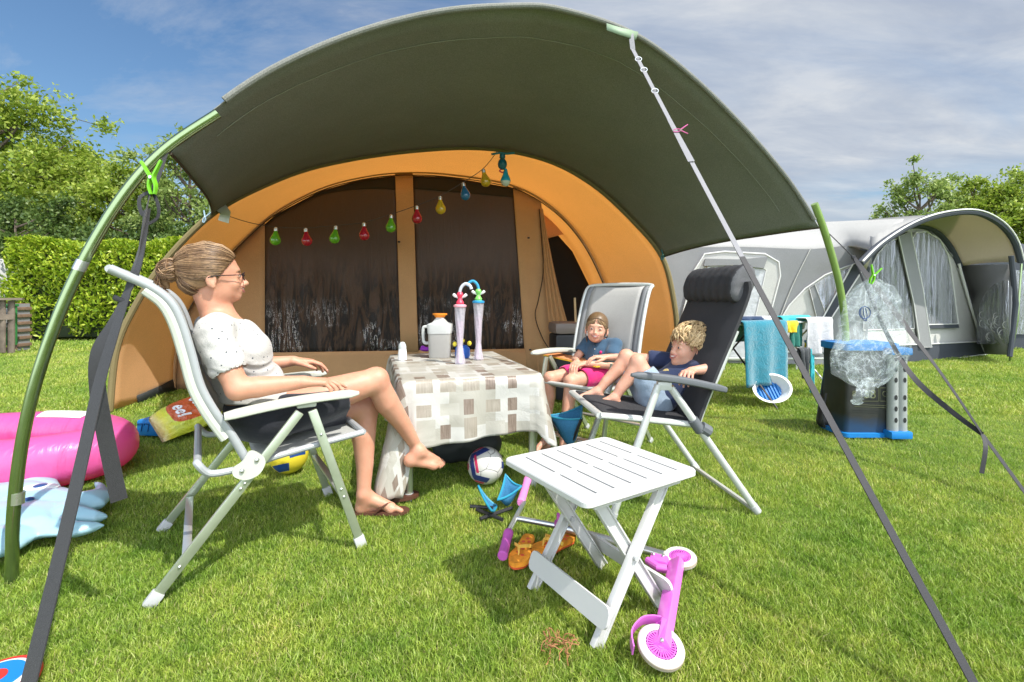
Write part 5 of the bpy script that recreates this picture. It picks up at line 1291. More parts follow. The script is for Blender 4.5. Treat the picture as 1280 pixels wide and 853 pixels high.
# ================================================================ folding white side table
Z3 = Vector((0, 0, 1))
stU, stV = Vector((.846, .533, 0)).normalized(), Vector((.533, -.846, 0)).normalized()
stC = Vector((.305, 1.709, 0)); SW, SD, SH = .51, .460, .485
mat('stool_white', (.56, .56, .545), .42, var=.03, vscale=4, bump=.06, bscale=180)
st_ = thing('folding_side_table', 'small white plastic folding side table with slotted top standing on the grass in front', 'side table', stC)
S_ = lambda u, v, z: stC+stU*u+stV*v+Vector((0, 0, z))
def rrect(w, d, r, n=6):
    o = []
    for cx_, cy_, a0 in ((w/2-r, d/2-r, 0), (-w/2+r, d/2-r, 90), (-w/2+r, -d/2+r, 180), (w/2-r, -d/2+r, 270)):
        for i in range(n+1): a = R(a0+90*i/n); o.append((cx_+r*math.cos(a), cy_+r*math.sin(a)))
    return o
mb = MB(); rows = []
for ins, z in ((.004, SH-.024), (0, SH-.020), (0, SH-.006), (.0025, SH-.002), (.006, SH)): rows.append([S_(a*(1-2*ins/SW), b*(1-2*ins/SD), z) for a, b in rrect(SW, SD, .028)])
mb.grid([r[::-1] for r in rows], True); n = len(rows[0]); mb.face(*range(n)); mb.face(*[4*n+i for i in range(n)][::-1])
top = mb.build('table_top', 'stool_white', st_)
cut = MB()
for i in range(6):
    u = -SW/2+SW*(i+1)/7
    for v0, v1 in ((-.195, -.012), (.012, .195)):
        c = S_(u, (v0+v1)/2, SH); cut.box(c, (.0092, v1-v0, .06), Matrix((stU, -stV, Z3)).transposed())
co = cut.build('cutter', 'stool_white', None)
for o_ in (top, co):
    bm = bmesh.new(); bm.from_mesh(o_.data); bmesh.ops.recalc_face_normals(bm, faces=bm.faces[:]); bm.to_mesh(o_.data); bm.free()
top.location = (0, 0, 0); top.parent = None; top.data.transform(Matrix.Translation(stC))
bmd = top.modifiers.new('b', 'BOOLEAN'); bmd.object = co; bmd.operation = 'DIFFERENCE'; bmd.solver = 'EXACT'
co.location = (0, 0, 0); dg = bpy.context.evaluated_depsgraph_get(); nm = bpy.data.meshes.new_from_object(top.evaluated_get(dg)); top.modifiers.clear(); top.data = nm; bpy.data.objects.remove(co); top.parent = st_; top.data.transform(Matrix.Translation(-stC)); top.data.polygons.foreach_set('use_smooth', [False]*len(top.data.polygons))
rot = Matrix((stU, stV, Z3)).transposed()
for v in (-1, 1):
    mb = MB(); mb.box(S_(0, v*(SD/2-.035), SH-.034), (SW-.12, .012, .026), rot, .003); mb.build('apron', 'stool_white', st_)
fu, fv = .163, .160
for v in (1, -1):
    for k, u in enumerate((1, -1)):
        vv = v*(fv+ (-.012 if k else .012)); a = S_(-u*fu, vv, 0); b = S_(u*(.155), v*(.16+(-.012 if k else .012)), SH-.025)
        d = (b-a).normalized()
        mb = MB(); mb.bar(a-d*.004, b, .040, .006, up=stV, bev=.002)
        side = d.cross(stV).normalized()
        for s_ in (-1, 1): mb.bar(a-d*.003+side*s_*.0185, b+side*s_*.0185, .006, .020, up=stV, bev=.002)
        mb.build('leg', 'stool_white', st_)
    m_ = S_(0, v*fv, (SH-.025)*.5); mb = MB(); mb.tube([m_-stV*.026, m_+stV*.026], .009, 12); mb.build('pivot', 'grey_plastic', st_)
for u in (-1, 1):        # flat boards between the feet
    c = S_(u*(fu-.010)*.86, 0, .088); tilt = Matrix.Rotation(R(u*20), 3, stV)@rot
    mb = MB(); pts = []
    for a, b in rrect(.415, .068, .022): pts.append(c+tilt@Vector((0.014*u, a, b)))
    mb.poly(pts, .010, tilt@Vector((1, 0, 0))); mb.build('cross_board', 'stool_white', st_)

# ================================================================ pink kick scooter lying on the grass
mat('scooter_pink', (.66, .14, .58), .32, var=.05, coat=.4); mat('grip_pink', (.72, .22, .50), .6, var=.06, bump=.4, bscale=90); mat('grip_purple', (.52, .10, .42), .6, var=.06, bump=.4, bscale=90)
mat('tyre_white', (.60, .585, .54), .55, var=.08); mat('tyre_edge', (.38, .32, .25), .7, var=.2)
sc_ = thing('kick_scooter', 'pink and silver child kick scooter lying on the grass behind the white side table', 'scooter', PZ(750, 680, .0))
q = lambda x, y, z=.05: PZ(x, y, z)
mb = MB(); mb.tube([q(655, 628, .07), q(634, 668, .06)], .011, 12); mb.build('handlebar', 'steel', sc_)
for a, b, m_ in ((q(660, 598, .075), q(651, 629, .07), 'grip_pink'), (q(636, 665, .06), q(628, 696, .05), 'grip_purple')):
    P_ = [a.lerp(b, t) for t in (0, .04, .08, .2, .22, .45, .48, .75, .78, .93, .97, 1)]
    mb = MB(); mb.tube(P_, [.016, .021, .022, .021, .019, .020, .019, .020, .019, .021, .021, .017], 14); mb.build('grip', m_, sc_)
mb = MB(); mb.tube([q(645, 648, .065), q(700, 658, .06)], .0125, 12); mb.build('upper_stem', 'steel', sc_)
mb = MB(); mb.tube([q(697, 658, .06), q(830, 694, .055)], .0165, 14); mb.build('lower_stem', 'steel', sc_)
mb = MB(); c = q(698, 658, .062); mb.box(c, (.035, .045, .045), bev=.010); mb.box(c+Vector((.0, .0, .03)), (.014, .03, .05), bev=.005); mb.build('clamp', 'grip_purple', sc_)
jn = q(824, 704, .06)
mb = MB(); mb.box(jn, (.07, .055, .05), Matrix.Rotation(R(-25), 3, 'Z'), .014); mb.tube([jn+Vector((-.045, -.0, .01)), jn+Vector((-.02, -.05, .012)), jn+Vector((.01, -.055, .01))], .014, 10); mb.build('folding_joint', 'scooter_pink', sc_)
for x_, y_ in ((.015, .0), (-.018, .012)):
    mb = MB(); mb.ell(jn+Vector((x_, y_, .027)), (.006, .006, .005), n=10, m=6); mb.build('bolt', 'steel', sc_)
dk0, dk1 = q(846, 702, .075), q(826, 808, .062); mb = MB(); mb.bar(dk0, dk1, .034, .05, up=(.8, .0, .5), bev=.007); mb.build('deck', 'scooter_pink', sc_)
def wheel(c, nrm, r, w_, parent):
    nrm = unit(nrm); b_ = nrm.orthogonal().normalized(); rot = Matrix((b_, nrm.cross(b_), nrm)).transposed()
    wh = MB(); wh.lathe(c, [(r*.68, -w_*.45), (r*.92, -w_*.5), (r, -w_*.3), (r*1.01, 0), (r, w_*.3), (r*.92, w_*.5), (r*.68, w_*.45), (r*.66, 0), (r*.68, -w_*.45)], 40, rot, cap=False); t_ = wh.build('tyre', 'tyre_white', parent)
    e = MB(); e.lathe(c, [(r*.99, -w_*.28), (r*1.018, -w_*.2), (r*1.02, w_*.2), (r*.99, w_*.28)], 40, rot, cap=False); e.build('tread', 'tyre_edge', t_)
    h = MB()
    for i in range(28):
        a = 2*math.pi*i/28; d0 = rot@Vector((math.cos(a), math.sin(a), 0)); h.bar(c+d0*r*.16, c+d0*r*.68, w_*.8, .0028, up=d0.cross(nrm), bev=0)
    h.lathe(c, [(.001, -w_*.5), (r*.2, -w_*.5), (r*.2, w_*.5), (.001, w_*.52)], 20, rot); h.lathe(c, [(r*.58, -w_*.4), (r*.62, -w_*.42), (r*.62, w_*.42), (r*.58, w_*.4)], 32, rot, cap=False)
    h.lathe(c, [(.001, -w_*.06), (r*.6, -w_*.06), (r*.6, w_*.06), (.001, w_*.07)], 32, rot); h.build('hub', 'scooter_pink', t_)
    return t_
cR_ = q(826, 809, .052); nR = Vector((.06, -.30, .95)); tR = wheel(cR_, nR, .066, .024, sc_)
cF_ = q(850, 698, .05); wheel(cF_, Vector((-.1, -.08, 1)), .062, .024, sc_)
for s_ in (1,):
    mb = MB(); f0 = dk0.lerp(dk1, .80)+unit(nR)*.024; f1 = cR_+unit(nR)*.022; mb.bar(f0, f1, .024, .006, up=nR, bev=.002); mb.build('fork_plate', 'scooter_pink', sc_)
    mb = MB(); mb.ell(cR_+unit(nR)*.027, (.007, .007, .007), n=10, m=6); mb.build('axle_nut', 'steel', sc_)
nn = unit(nR); bb = nn.orthogonal().normalized(); cc_ = nn.cross(bb)
fe = []
dirs = [unit(q(x, y, .055)-cR_) for x, y in ((797, 812), (800, 800), (806, 790), (815, 785), (824, 783))]
mb = MB(); mb.ribbon(spline([cR_+(d-nn*d.dot(nn)).normalized()*.086 for d in dirs], 5), [nn]*21, .034, .004); mb.build('mudguard', 'scooter_pink', sc_)

# ================================================================ orange flip-flops
canvas('ff_orange', (.80, .30, .03), (0, 0, 0), 0, weave=30, var=.35); mat('ff_yellow', (.85, .55, .10), .45, var=.08); mat('ff_red', (.70, .10, .03), .6, var=.1)
c = G(655, 695)+Z3*.014; f1 = thing('flip_flop', 'orange flip-flop nearer the scooter handlebar, its toe pointing towards the camera', 'flip-flop', c, 'orange flip-flops')
flipflop(f1, c, (-.28, -1, 0), 'ff_orange', 'ff_yellow', .95)
c = G(695, 688)+Z3*.014; f2 = thing('flip_flop', 'orange flip-flop half hidden behind the white side table leg', 'flip-flop', c, 'orange flip-flops')
flipflop(f2, c, (-.80, -.62, 0), 'ff_orange', 'ff_yellow', .95)
for f_, F in ((f1, unit((-.28, -1, 0))), (f2, unit((-.80, -.62, 0)))):
    S = Vector((F.y, -F.x, 0)); mb = MB(); c = f_.location
    for i, (x, y) in enumerate(((-.07, 0), (-.04, .012), (-.045, -.012), (.05, .012), (.07, -.01), (.02, .0))): mb.lathe(Vector(c)+F*x*.95+S*y+Vector((0, 0, .0255)), [(.0001, .0012), (.008, .001), (.0085, 0)], 10)
    mb.build('printed_dots', 'ff_red', f_)
    mb = MB(); out = [(-.105, 0), (-.095, .022), (-.05, .028), (.01, .031), (.06, .040), (.10, .038), (.128, .018), (.130, -.005), (.105, -.032), (.06, -.040), (0, -.030), (-.07, -.028), (-.095, -.016)]
    mb.poly([Vector(c)+F*x*.99+S*y*1.02+Vector((0, 0, .003)) for x, y in [(p.x, p.y) for p in spline([(a, b, 0) for a, b in out], 3, True)]], .008, Z3); mb.build('sole_edge', 'ff_red', f_)

# ================================================================ balls
def ballmat(name, cols, scale=3.1):
    m, nt, b = newmat(name); tc = nd(nt, 'ShaderNodeTexCoord'); v = nd(nt, 'ShaderNodeTexVoronoi'); v.inputs['Scale'].default_value = scale; lk(nt, tc.outputs['Object'], v.inputs['Vector'])
    s2 = nd(nt, 'ShaderNodeSeparateColor'); lk(nt, v.outputs['Color'], s2.inputs[0]); r = ramp(nt, s2.outputs[0], cols); r.color_ramp.interpolation = 'CONSTANT'
    v2 = nd(nt, 'ShaderNodeTexVoronoi', feature='DISTANCE_TO_EDGE'); v2.inputs['Scale'].default_value = scale; lk(nt, tc.outputs['Object'], v2.inputs['Vector'])
    e = ramp(nt, v2.outputs['Distance'], [(.0, .25), (.022, 1)]); lk(nt, mix(nt, 1, r.outputs[0], e.outputs[0], 'MULTIPLY'), b.inputs['Base Color']); b.inputs['Roughness'].default_value = .35
    bp = nd(nt, 'ShaderNodeBump'); bp.inputs['Strength'].default_value = .6; bp.inputs['Distance'].default_value = .004; lk(nt, e.outputs[0], bp.inputs['Height']); lk(nt, bp.outputs[0], b.inputs['Normal'])
def panels_ball(c, r, name, label, cat, m_base, m_a, m_b, bands, rot):
    """sphere with curved coloured bands a hair proud of the cover"""
    t = thing(name, label, cat, c-Vector((0, 0, r))); mb = MB(); mb.ell(c, (r, r, r), n=40, m=24); mb.build('cover', m_base, t)
    for m_, (lat0, lat1, lon0, lon1, tilt) in bands:
        rows = []
        Rt = rot@Matrix.Rotation(R(tilt[0]), 3, 'X')@Matrix.Rotation(R(tilt[1]), 3, 'Y')
        for i in range(9):
            la = R(lat0+(lat1-lat0)*i/8); rows.append([c+Rt@Vector((math.cos(la)*math.cos(lo), math.cos(la)*math.sin(lo), math.sin(la)))*(r*1.006) for lo in [R(lon0+(lon1-lon0)*j/18) for j in range(19)]])
        mb = MB(); mb.grid(rows); mb.build('panel', m_, t)
    return t
ballmat('football_cover', [(0, (.60, .59, .55)), (.5, (.52, .51, .47))], 9); mat('ball_blue', (.02, .035, .16), .35, var=.05); mat('ball_red', (.50, .03, .09), .35, var=.05); mat('ball_yellow', (.72, .58, .04), .4, var=.05); mat('ball_navy', (.015, .06, .22), .4, var=.05)
c = P(607, 582, 2.77); c.z = .102
toC = unit(Vector((0, 0, CAMH))-c)
Rc = Matrix((toC, Z3.cross(toC).normalized(), toC.cross(Z3.cross(toC).normalized()))).transposed()
panels_ball(c, .104, 'football', 'white, blue and red football in the shade at the edge of the tablecloth', 'ball', 'football_cover', 0, 0,
    [('ball_blue', (38, 60, -60, 45, (25, 0))), ('ball_red', (62, 74, -60, 45, (25, 0))), ('ball_blue', (-58, -36, -50, 30, (-15, 0))), ('ball_red', (-72, -60, -60, 20, (-15, 0))), ('ball_blue', (36, 54, -40, 40, (100, 0))), ('ball_red', (24, 33, -20, 45, (100, 0))), ('ball_blue', (-10, 10, 62, 100, (0, 0))), ('ball_red', (-12, 6, -88, -66, (0, 0)))], Rc)
c = P(361, 571, 2.95); c.z = .105
panels_ball(c, .112, 'volleyball', 'yellow and blue volleyball on the grass beneath the pale aluminium chair', 'ball', 'ball_yellow', 0, 0,
    [('ball_navy', (-20, 22, 20, 75, (20, 0))), ('ball_navy', (30, 60, -60, 10, (-20, 0))), ('ball_navy', (-60, -30, -50, 20, (10, 0)))], Rc)

# ================================================================ little blue tripod stools
canvas('stool_blue', (.035, .16, .30), (0, 0, 0), 0, weave=300, var=.12); mat('teal_piping', (.02, .25, .38), .5, var=.05)
def sling_seat(parent, A_, B_, C_, sag, name='seat'):
    n = 12; mb = MB(); idx = {}; ctr = (A_+B_+C_)/3
    for i in range(n+1):
        for j in range(n+1-i):
            a, b_ = i/n, j/n; c_ = 1-a-b_; p = A_*a+B_*b_+C_*c_
            e = 27*a*b_*c_; inn = (a*b_+b_*c_+a*c_)*3; p = p+Vector((0, 0, -sag*.85*e-.018*inn)); p = p+(ctr-p)*.05*(1-min(1, e*1.2))*inn
            idx[i, j] = mb.vert(p)
    for i in range(n):
        for j in range(n-i):
            mb.face(idx[i, j], idx[i+1, j], idx[i, j+1])
            if j < n-i-1: mb.face(idx[i+1, j], idx[i+1, j+1], idx[i, j+1])
    o = mb.build(name, 'stool_blue', parent, solid=.006)
    V_ = mb.v; edge = [V_[idx[i, 0]] for i in range(n+1)]+[V_[idx[n-i, i]] for i in range(1, n+1)]+[V_[idx[0, n-i]] for i in range(1, n)]
    mb = MB(); mb.ring(edge, .0055, 6); mb.build('piping', 'teal_piping', o)
c = Vector((.318, 2.80, 0)); ts = thing('tripod_stool', 'small blue tripod stool with teal piping standing beside the tablecloth', 'stool', c)
A_, B_, C_ = P(684, 527, 2.85), P(728, 503, 2.88), P(727, 527, 2.66); A_.z = .37; C_.z = .40; B_.z = .425
sling_seat(ts, A_, B_, C_, .20)
hub = (A_+B_+C_)/3; hub.z = .20
for a in (A_, B_, C_):
    foot_ = hub+(hub-Vector((a.x, a.y, hub.z)))*1.15; foot_.z = 0; mb = MB(); mb.tube([a, hub, foot_], .0085, 8); mb.build('leg', 'black_plastic', ts)
c = G(622, 632); ts2 = thing('tripod_stool', 'small blue tripod stool with teal piping lying collapsed on the grass beside the football', 'stool', c)
sling_seat(ts2, G(598, 632)+Vector((0, 0, .10)), G(615, 652)+Vector((0, 0, .05)), G(621, 636)+Vector((0, 0, .015)), .02)
sling_seat(ts2, G(622, 640)+Vector((0, 0, .06)), G(632, 625)+Vector((0, 0, .135)), G(652, 632)+Vector((0, 0, .10)), .085)
for a, b in (((596, 640), (628, 655)), ((600, 652), (640, 640)), ((588, 636), (616, 640))):
    mb = MB(); mb.tube([G(*a)+Vector((0, 0, .012)), G(*b)+Vector((0, 0, .02))], .009, 8); mb.build('leg', 'black_plastic', ts2)
# dark bundle added to stand for the shade under the table
sd = SDF((-.62, 2.85, -.02), (.0, 3.5, .34), .006); a = Vector((-.42, 3.12, .10)); sd.cone(a, a+Vector((.25, .06, .0)), .10, .10, .02); sd.ell(a+Vector((.12, .04, .05)), (.19, .11, .11), None, .03); sd.half((0, 0, .005), (0, 0, -1))
o = sdf_build(sd, 'shade_bundle', ['skirt_black'], None, disp=lambda p: .008*mnoise.noise(Vector((p[0]*14, p[1]*14, p[2]*14)))); recentre(o, (-.3, 3.15, 0)); tag(o, 'dark bundle added to stand for the shade under the table', 'bag')
# dry brown tuft
mat('dry_stalk', (.30, .13, .055), .8, var=.3); mb = MB(); c0 = G(693, 818)
for i in range(34):
    p = c0+Vector((random.gauss(0, .022), random.gauss(0, .022), random.uniform(.01, .05))); pts = [p]; d = Vector((random.gauss(0, 1), random.gauss(0, 1), random.gauss(0, .5))).normalized()
    for k in range(4): d = (d+Vector((random.gauss(0, .5), random.gauss(0, .5), random.gauss(0, .4)))).normalized(); pts.append(pts[-1]+d*.011)
    mb.tube([Vector((a.x, a.y, max(.006, a.z))) for a in pts], .0016, 4)
one(mb, 'dry_root_tuft', 'dry_stalk', 'small tangle of dry brown roots on the grass left of the side table foot', 'dry roots', c0)

# ================================================================ inflatables, bag, boxes on the left
m, nt, b = newmat('pvc_pink'); tc = nd(nt, 'ShaderNodeTexCoord'); b.inputs['Base Color'].default_value = (.72, .12, .38, 1); b.inputs['Roughness'].default_value = .35; b.inputs['Coat Weight'].default_value = .4
mp_ = nd(nt, 'ShaderNodeMapping'); mp_.inputs['Scale'].default_value = (16, 4, 3); lk(nt, tc.outputs['Object'], mp_.inputs[0]); nq_ = noise_node(nt, 1, 4, .6, mp_.outputs[0], .6); bq = nd(nt, 'ShaderNodeBump'); bq.inputs['Strength'].default_value = .6; bq.inputs['Distance'].default_value = .02; lk(nt, nq_.outputs['Fac'], bq.inputs['Height']); lk(nt, bq.outputs[0], b.inputs['Normal'])
t = nd(nt, 'ShaderNodeBsdfTranslucent'); t.inputs[0].default_value = (.95, .08, .35, 1); ms = nd(nt, 'ShaderNodeMixShader'); ms.inputs[0].default_value = .3; lk(nt, b.outputs[0], ms.inputs[1]); lk(nt, t.outputs[0], ms.inputs[2]); lk(nt, ms.outputs[0], nt.nodes['Material Output'].inputs[0])
mat('pvc_magenta', (.55, .01, .12), .35, var=.1); mat('pvc_sky', (.36, .58, .66), .35, var=.08, vscale=5, coat=.3, transl=.15); mat('print_white', (.70, .70, .70), .4, var=0); mat('print_navy', (.02, .06, .18), .4, var=0)
pc = Vector((-3.09, 2.90, .150)); pf = thing('swim_ring', 'big pink inflatable swim ring with gathered seams on the grass behind the steel pole', 'swim ring', (pc.x, pc.y, 0))
rows = []
for i in range(120):
    a = 2*math.pi*i/120; d = Vector((math.cos(a)*.92, math.sin(a)*.52, 0)); rm = .66; row = []
    for k in range(26):
        b_ = 2*math.pi*k/26; r = .155
        seam_ = max(abs(math.sin(b_)) < .06 and 1 or 0, 0)
        pin = math.exp(-(math.sin(b_-.0)/.22)**2); r *= 1-.035*pin+.026*math.sin(a*44+3*math.sin(a*5))*pin
        p = pc+d*rm+unit(d)*math.cos(b_)*r+Vector((0, 0, math.sin(b_)*r*.95)); row.append(p)
    rows.append(row)
rows.append(rows[0]); rows = [r+[r[0]] for r in rows]
mb = MB(); mb.grid(rows); mb.build('ring_tube', 'pvc_pink', pf)
mb = MB(); mb.lathe((pc.x, pc.y, .055), [(.001, .0), (.45, .0), (.56, .012)], 40, sx=.92, sy=.5); mb.build('inner_floor', 'pvc_magenta', pf)
mb = MB()
for i in range(8): pass
rows = []
for i in range(14):
    a = R(58+38*i/13); d = Vector((math.cos(a)*.92, math.sin(a)*.52, 0)); rows.append([pc+d*.66+unit(d)*math.cos(b_)*.158+Vector((0, 0, math.sin(b_)*.151)) for b_ in [R(75+ (45*k/6)) for k in range(7)]])
mb.grid(rows); mb.build('printed_label', 'print_white', pf)
def inpoly(px, py, poly):
    d = np.full(px.shape, 1e9); s = np.zeros(px.shape, bool); n = len(poly)
    for i in range(n):
        (x0, y0), (x1, y1) = poly[i], poly[(i+1) % n]; ex_, ey = x1-x0, y1-y0; t = np.clip(((px-x0)*ex_+(py-y0)*ey)/(ex_*ex_+ey*ey+1e-12), 0, 1)
        d = np.minimum(d, np.hypot(px-x0-t*ex_, py-y0-t*ey)); c = ((y0 > py) != (y1 > py)) & (px < (x1-x0)*(py-y0)/(y1-y0+1e-12)+x0); s ^= c
    return np.where(s, d, -d)
def puff(name, poly, zc, hmax, wd, m_, parent, h=.007, quilt=None):
    xs_ = [p[0] for p in poly]; ys_ = [p[1] for p in poly]
    sd = SDF((min(xs_)-.03, min(ys_)-.03, zc-hmax-.03), (max(xs_)+.03, max(ys_)+.03, zc+hmax+.03), h)
    X = (sd.lo[0]+np.arange(sd.n[0])*h)[:, None]; Y = (sd.lo[1]+np.arange(sd.n[1])*h)[None, :]; X, Y = np.broadcast_arrays(X, Y); d2 = inpoly(X, Y, poly)
    th = hmax*np.sqrt(np.clip(d2/wd, 0, 1))
    if quilt is not None: th = th*quilt(X, Y)
    Z = (sd.lo[2]+np.arange(sd.n[2])*h)[None, None, :]
    sd.D = np.where(d2[:, :, None] > 0, (np.abs(Z-zc)-th[:, :, None])*.6, np.maximum(-d2[:, :, None], np.abs(Z-zc)-.002)).astype(np.float32)
    return sdf_build(sd, name, [m_], parent, it=3)
zz_ = 4.265
ol = [(-160, 470), (0, 480), (100, 440), (200, 430), (300, 432), (330, 480), (400, 505), (480, 518), (508, 485), (497, 450), (560, 468), (605, 520), (560, 570), (480, 592), (580, 635), (500, 658), (395, 655), (430, 678), (565, 682), (470, 710), (370, 738), (300, 735), (200, 740), (120, 790), (60, 812), (0, 835), (-200, 880)]
poly = [(lambda g: (g.x, g.y))(PZ(x/zz_, 500+y/zz_, .05)) for x, y in ol]
bx_ = thing('inflatable_animal', 'pale blue half-deflated inflatable sea animal with fins lying by the pink swim ring', 'inflatable', (-2.3, 2.45, 0))
puff('inflated_body', poly, .062, .058, .10, 'pvc_sky', bx_, quilt=lambda X, Y: .62+.38*np.abs(np.sin(X*11+2*np.sin(Y*6))*np.cos(Y*13))**.4)
e = PZ(51, 609, .115); mb = MB(); mb.ell(e, (.085, .045, .010)); mb.build('eye_patch', 'print_white', bx_); mb = MB(); mb.ell(e+Vector((0, -.002, .007)), (.03, .028, .008)); mb.build('pupil', 'print_navy', bx_)
mb = MB(); mb.ell(PZ(34, 626, .11), (.02, .03, .014)); mb.build('valve', 'print_navy', bx_)
# blue boxes
mat('crate_blue', (.01, .18, .50), .4, var=.06); 
c = G(200, 545); c.z = 0; bl = thing('plastic_container', 'low blue plastic container with ribbed side on the grass by the snack bag', 'container', c)
rot = Matrix.Rotation(R(-6), 3, 'Z'); mb = MB(); mb.box(c+Vector((0, .05, .07)), (.30, .20, .125), rot, .022); mb.box(c+Vector((0.02, .05, .075)), (.27, .206, .09), rot, .01); mb.build('body', 'crate_blue', bl)
mb = MB(); y_ = c+rot@Vector((-.09, -.054, .075))
for dx in (-.028, .028):
    for a, b in (((-.02, .03), (.02, .03)), ((.02, .03), (.008, -.03)), ((-.02, .03), (-.02, .018))): mb.bar(y_+rot@Vector((dx+a[0], 0, a[1])), y_+rot@Vector((dx+b[0], 0, b[1])), .003, .005, up=(0, 1, 0))
mb.build('moulded_marks', 'print_navy', bl)
c = G(240, 534); c2 = thing('plastic_container', 'darker blue plastic tub behind the snack bag at the tent edge', 'container', c); mb = MB(); mb.box(c+Vector((0, .06, .055)), (.20, .16, .10), rot, .02); mb.build('body', 'ball_navy', c2); mb = MB(); mb.box(c+Vector((0, .06, .11)), (.21, .17, .015), rot, .006); mb.build('rim', 'crate_blue', c2)
# snack bag: puffy pillow with crimped ends
m, nt, b = newmat('snack_foil'); tc = nd(nt, 'ShaderNodeTexCoord'); sp = nd(nt, 'ShaderNodeSeparateXYZ'); lk(nt, tc.outputs['UV'], sp.inputs[0])
r = ramp(nt, mathn(nt, 'ADD', sp.outputs[0], mathn(nt, 'MULTIPLY', noise_node(nt, 4, 3, .5, tc.outputs['UV']).outputs['Fac'], .05)), [(0, (.62, .45, .36)), (.13, (.66, .62, .03)), (.22, (.55, .62, .04)), (.90, (.45, .50, .03))])
r.color_ramp.interpolation = 'LINEAR'
dx = mathn(nt, 'DIVIDE', mathn(nt, 'SUBTRACT', sp.outputs[0], .45), .26); dy = mathn(nt, 'DIVIDE', mathn(nt, 'SUBTRACT', sp.outputs[1], .62), .40); rr_ = mathn(nt, 'ADD', mathn(nt, 'POWER', mathn(nt, 'ABSOLUTE', dx), 3), mathn(nt, 'POWER', mathn(nt, 'ABSOLUTE', dy), 3))
lk(nt, mix(nt, mathn(nt, 'LESS_THAN', rr_, 1), r.outputs[0], (.50, .09, .015)), b.inputs['Base Color']); b.inputs['Roughness'].default_value = .28; b.inputs['Coat Weight'].default_value = .5
nb_ = noise_node(nt, 9, 6, .6, tc.outputs['Object'], 1.5); bp = nd(nt, 'ShaderNodeBump'); bp.inputs['Strength'].default_value = .8; bp.inputs['Distance'].default_value = .03; lk(nt, nb_.outputs['Fac'], bp.inputs['Height']); lk(nt, bp.outputs[0], b.inputs['Normal'])
c = G(250, 552); sb = thing('snack_bag', 'big yellow and red snack bag with white lettering lying on the grass behind the chair', 'bag', c)
bx0, bx1 = G(203, 556), G(300, 534); X_ = unit(bx1-bx0+Vector((0, 0, .10))); Lb = .56; Yb = unit(Vector((-.2, .75, .62))); Yb = unit(Yb-X_*Yb.dot(X_)); Nb = X_.cross(Yb)
Nb = -Nb if Nb.y > 0 else Nb
def bagp(u, v, s_=1, lift=0):
    e = min(1, (math.sin(math.pi*max(0, min(1, (u-.03)/.94)))*1.15)**.45 if 0 < u < 1 else 0)*(max(0, math.sin(math.pi*v))**.55)
    wv_ = .012*mnoise.noise(Vector((u*7, v*7, s_)))+.009*mnoise.noise(Vector((u*19, v*15, s_)))
    return bx0+Vector((0, 0, .015))+X_*Lb*u+Yb*(.30*v*(.72+.28*math.sin(math.pi*u)**.5+0))+Nb*s_*(.075*e+wv_*e+lift)
mb = MB(); uv = []
rows = []
for s_ in (1, -1):
    for i in range(41): 
        row = []
        for j in range(25): row.append(bagp(i/40, j/24, s_)); uv.append((i/40, j/24))
        rows.append(row)
o0 = 0
for r_ in rows:
    for p in r_: mb.vert((p.x, p.y, max(.006, p.z)))
for s_ in (0, 1):
    for i in range(40):
        for j in range(24): a = (s_*41+i)*25+j; mb.face(a, a+1, a+26, a+25)
mb.uv = uv; mb.build('bag_body', 'snack_foil', sb)
def text_obj(txt, size, mp_fn, mname, parent, shear=0., name='lettering', bold=.0, align='CENTER'):
    cu = bpy.data.curves.new('t', 'FONT'); cu.body = txt; cu.size = size; cu.align_x = align; cu.align_y = 'CENTER'; cu.shear = shear; cu.offset = bold; cu.resolution_u = 3
    o = bpy.data.objects.new('t', cu); COL.objects.link(o); dg = bpy.context.evaluated_depsgraph_get(); me = bpy.data.meshes.new_from_object(o.evaluated_get(dg)); bpy.data.objects.remove(o)
    bm = bmesh.new(); bm.from_mesh(me); bmesh.ops.triangulate(bm, faces=bm.faces[:]); bmesh.ops.subdivide_edges(bm, edges=[e for e in bm.edges if e.calc_length() > size*.12], cuts=1)
    off = wloc(parent)
    for v in bm.verts: v.co = mp_fn(v.co.x, v.co.y)-off
    bm.to_mesh(me); bm.free(); me.materials.clear(); me.materials.append(MATS[mname]); me.name = name
    o = bpy.data.objects.new(name, me); COL.objects.link(o); o.parent = parent; return o
# the words read upwards across the bag
text_obj('eel', .115, lambda x, y: bagp(.33+y*1.9*1, .60-x*3.0, 1, .004), 'print_white', sb, .25, bold=.003)
text_obj('eer', .105, lambda x, y: bagp(.56+y*1.9*1, .66-x*3.0, 1, .004), 'print_white', sb, .25, bold=.003)
# bright board edge at the lower left corner of the view
mat('red_foam', (.60, .03, .02), .5, var=.05)
c = G(-8, 866); fb = thing('foam_disc', 'red, white and blue foam disc on the grass at the lower left corner', 'disc', c)
for r_, h_, m_ in ((.095, .022, 'red_foam'), (.078, .026, 'print_white'), (.066, .030, 'crate_blue'), (.028, .033, 'red_foam')):
    mb = MB(); mb.lathe(c+Vector((0, 0, .012)), [(.001, 0), (r_, .0), (r_+.003, h_*.5), (r_*.97, h_), (.001, h_+.001)], 36); mb.build('foam_layer', m_, fb)
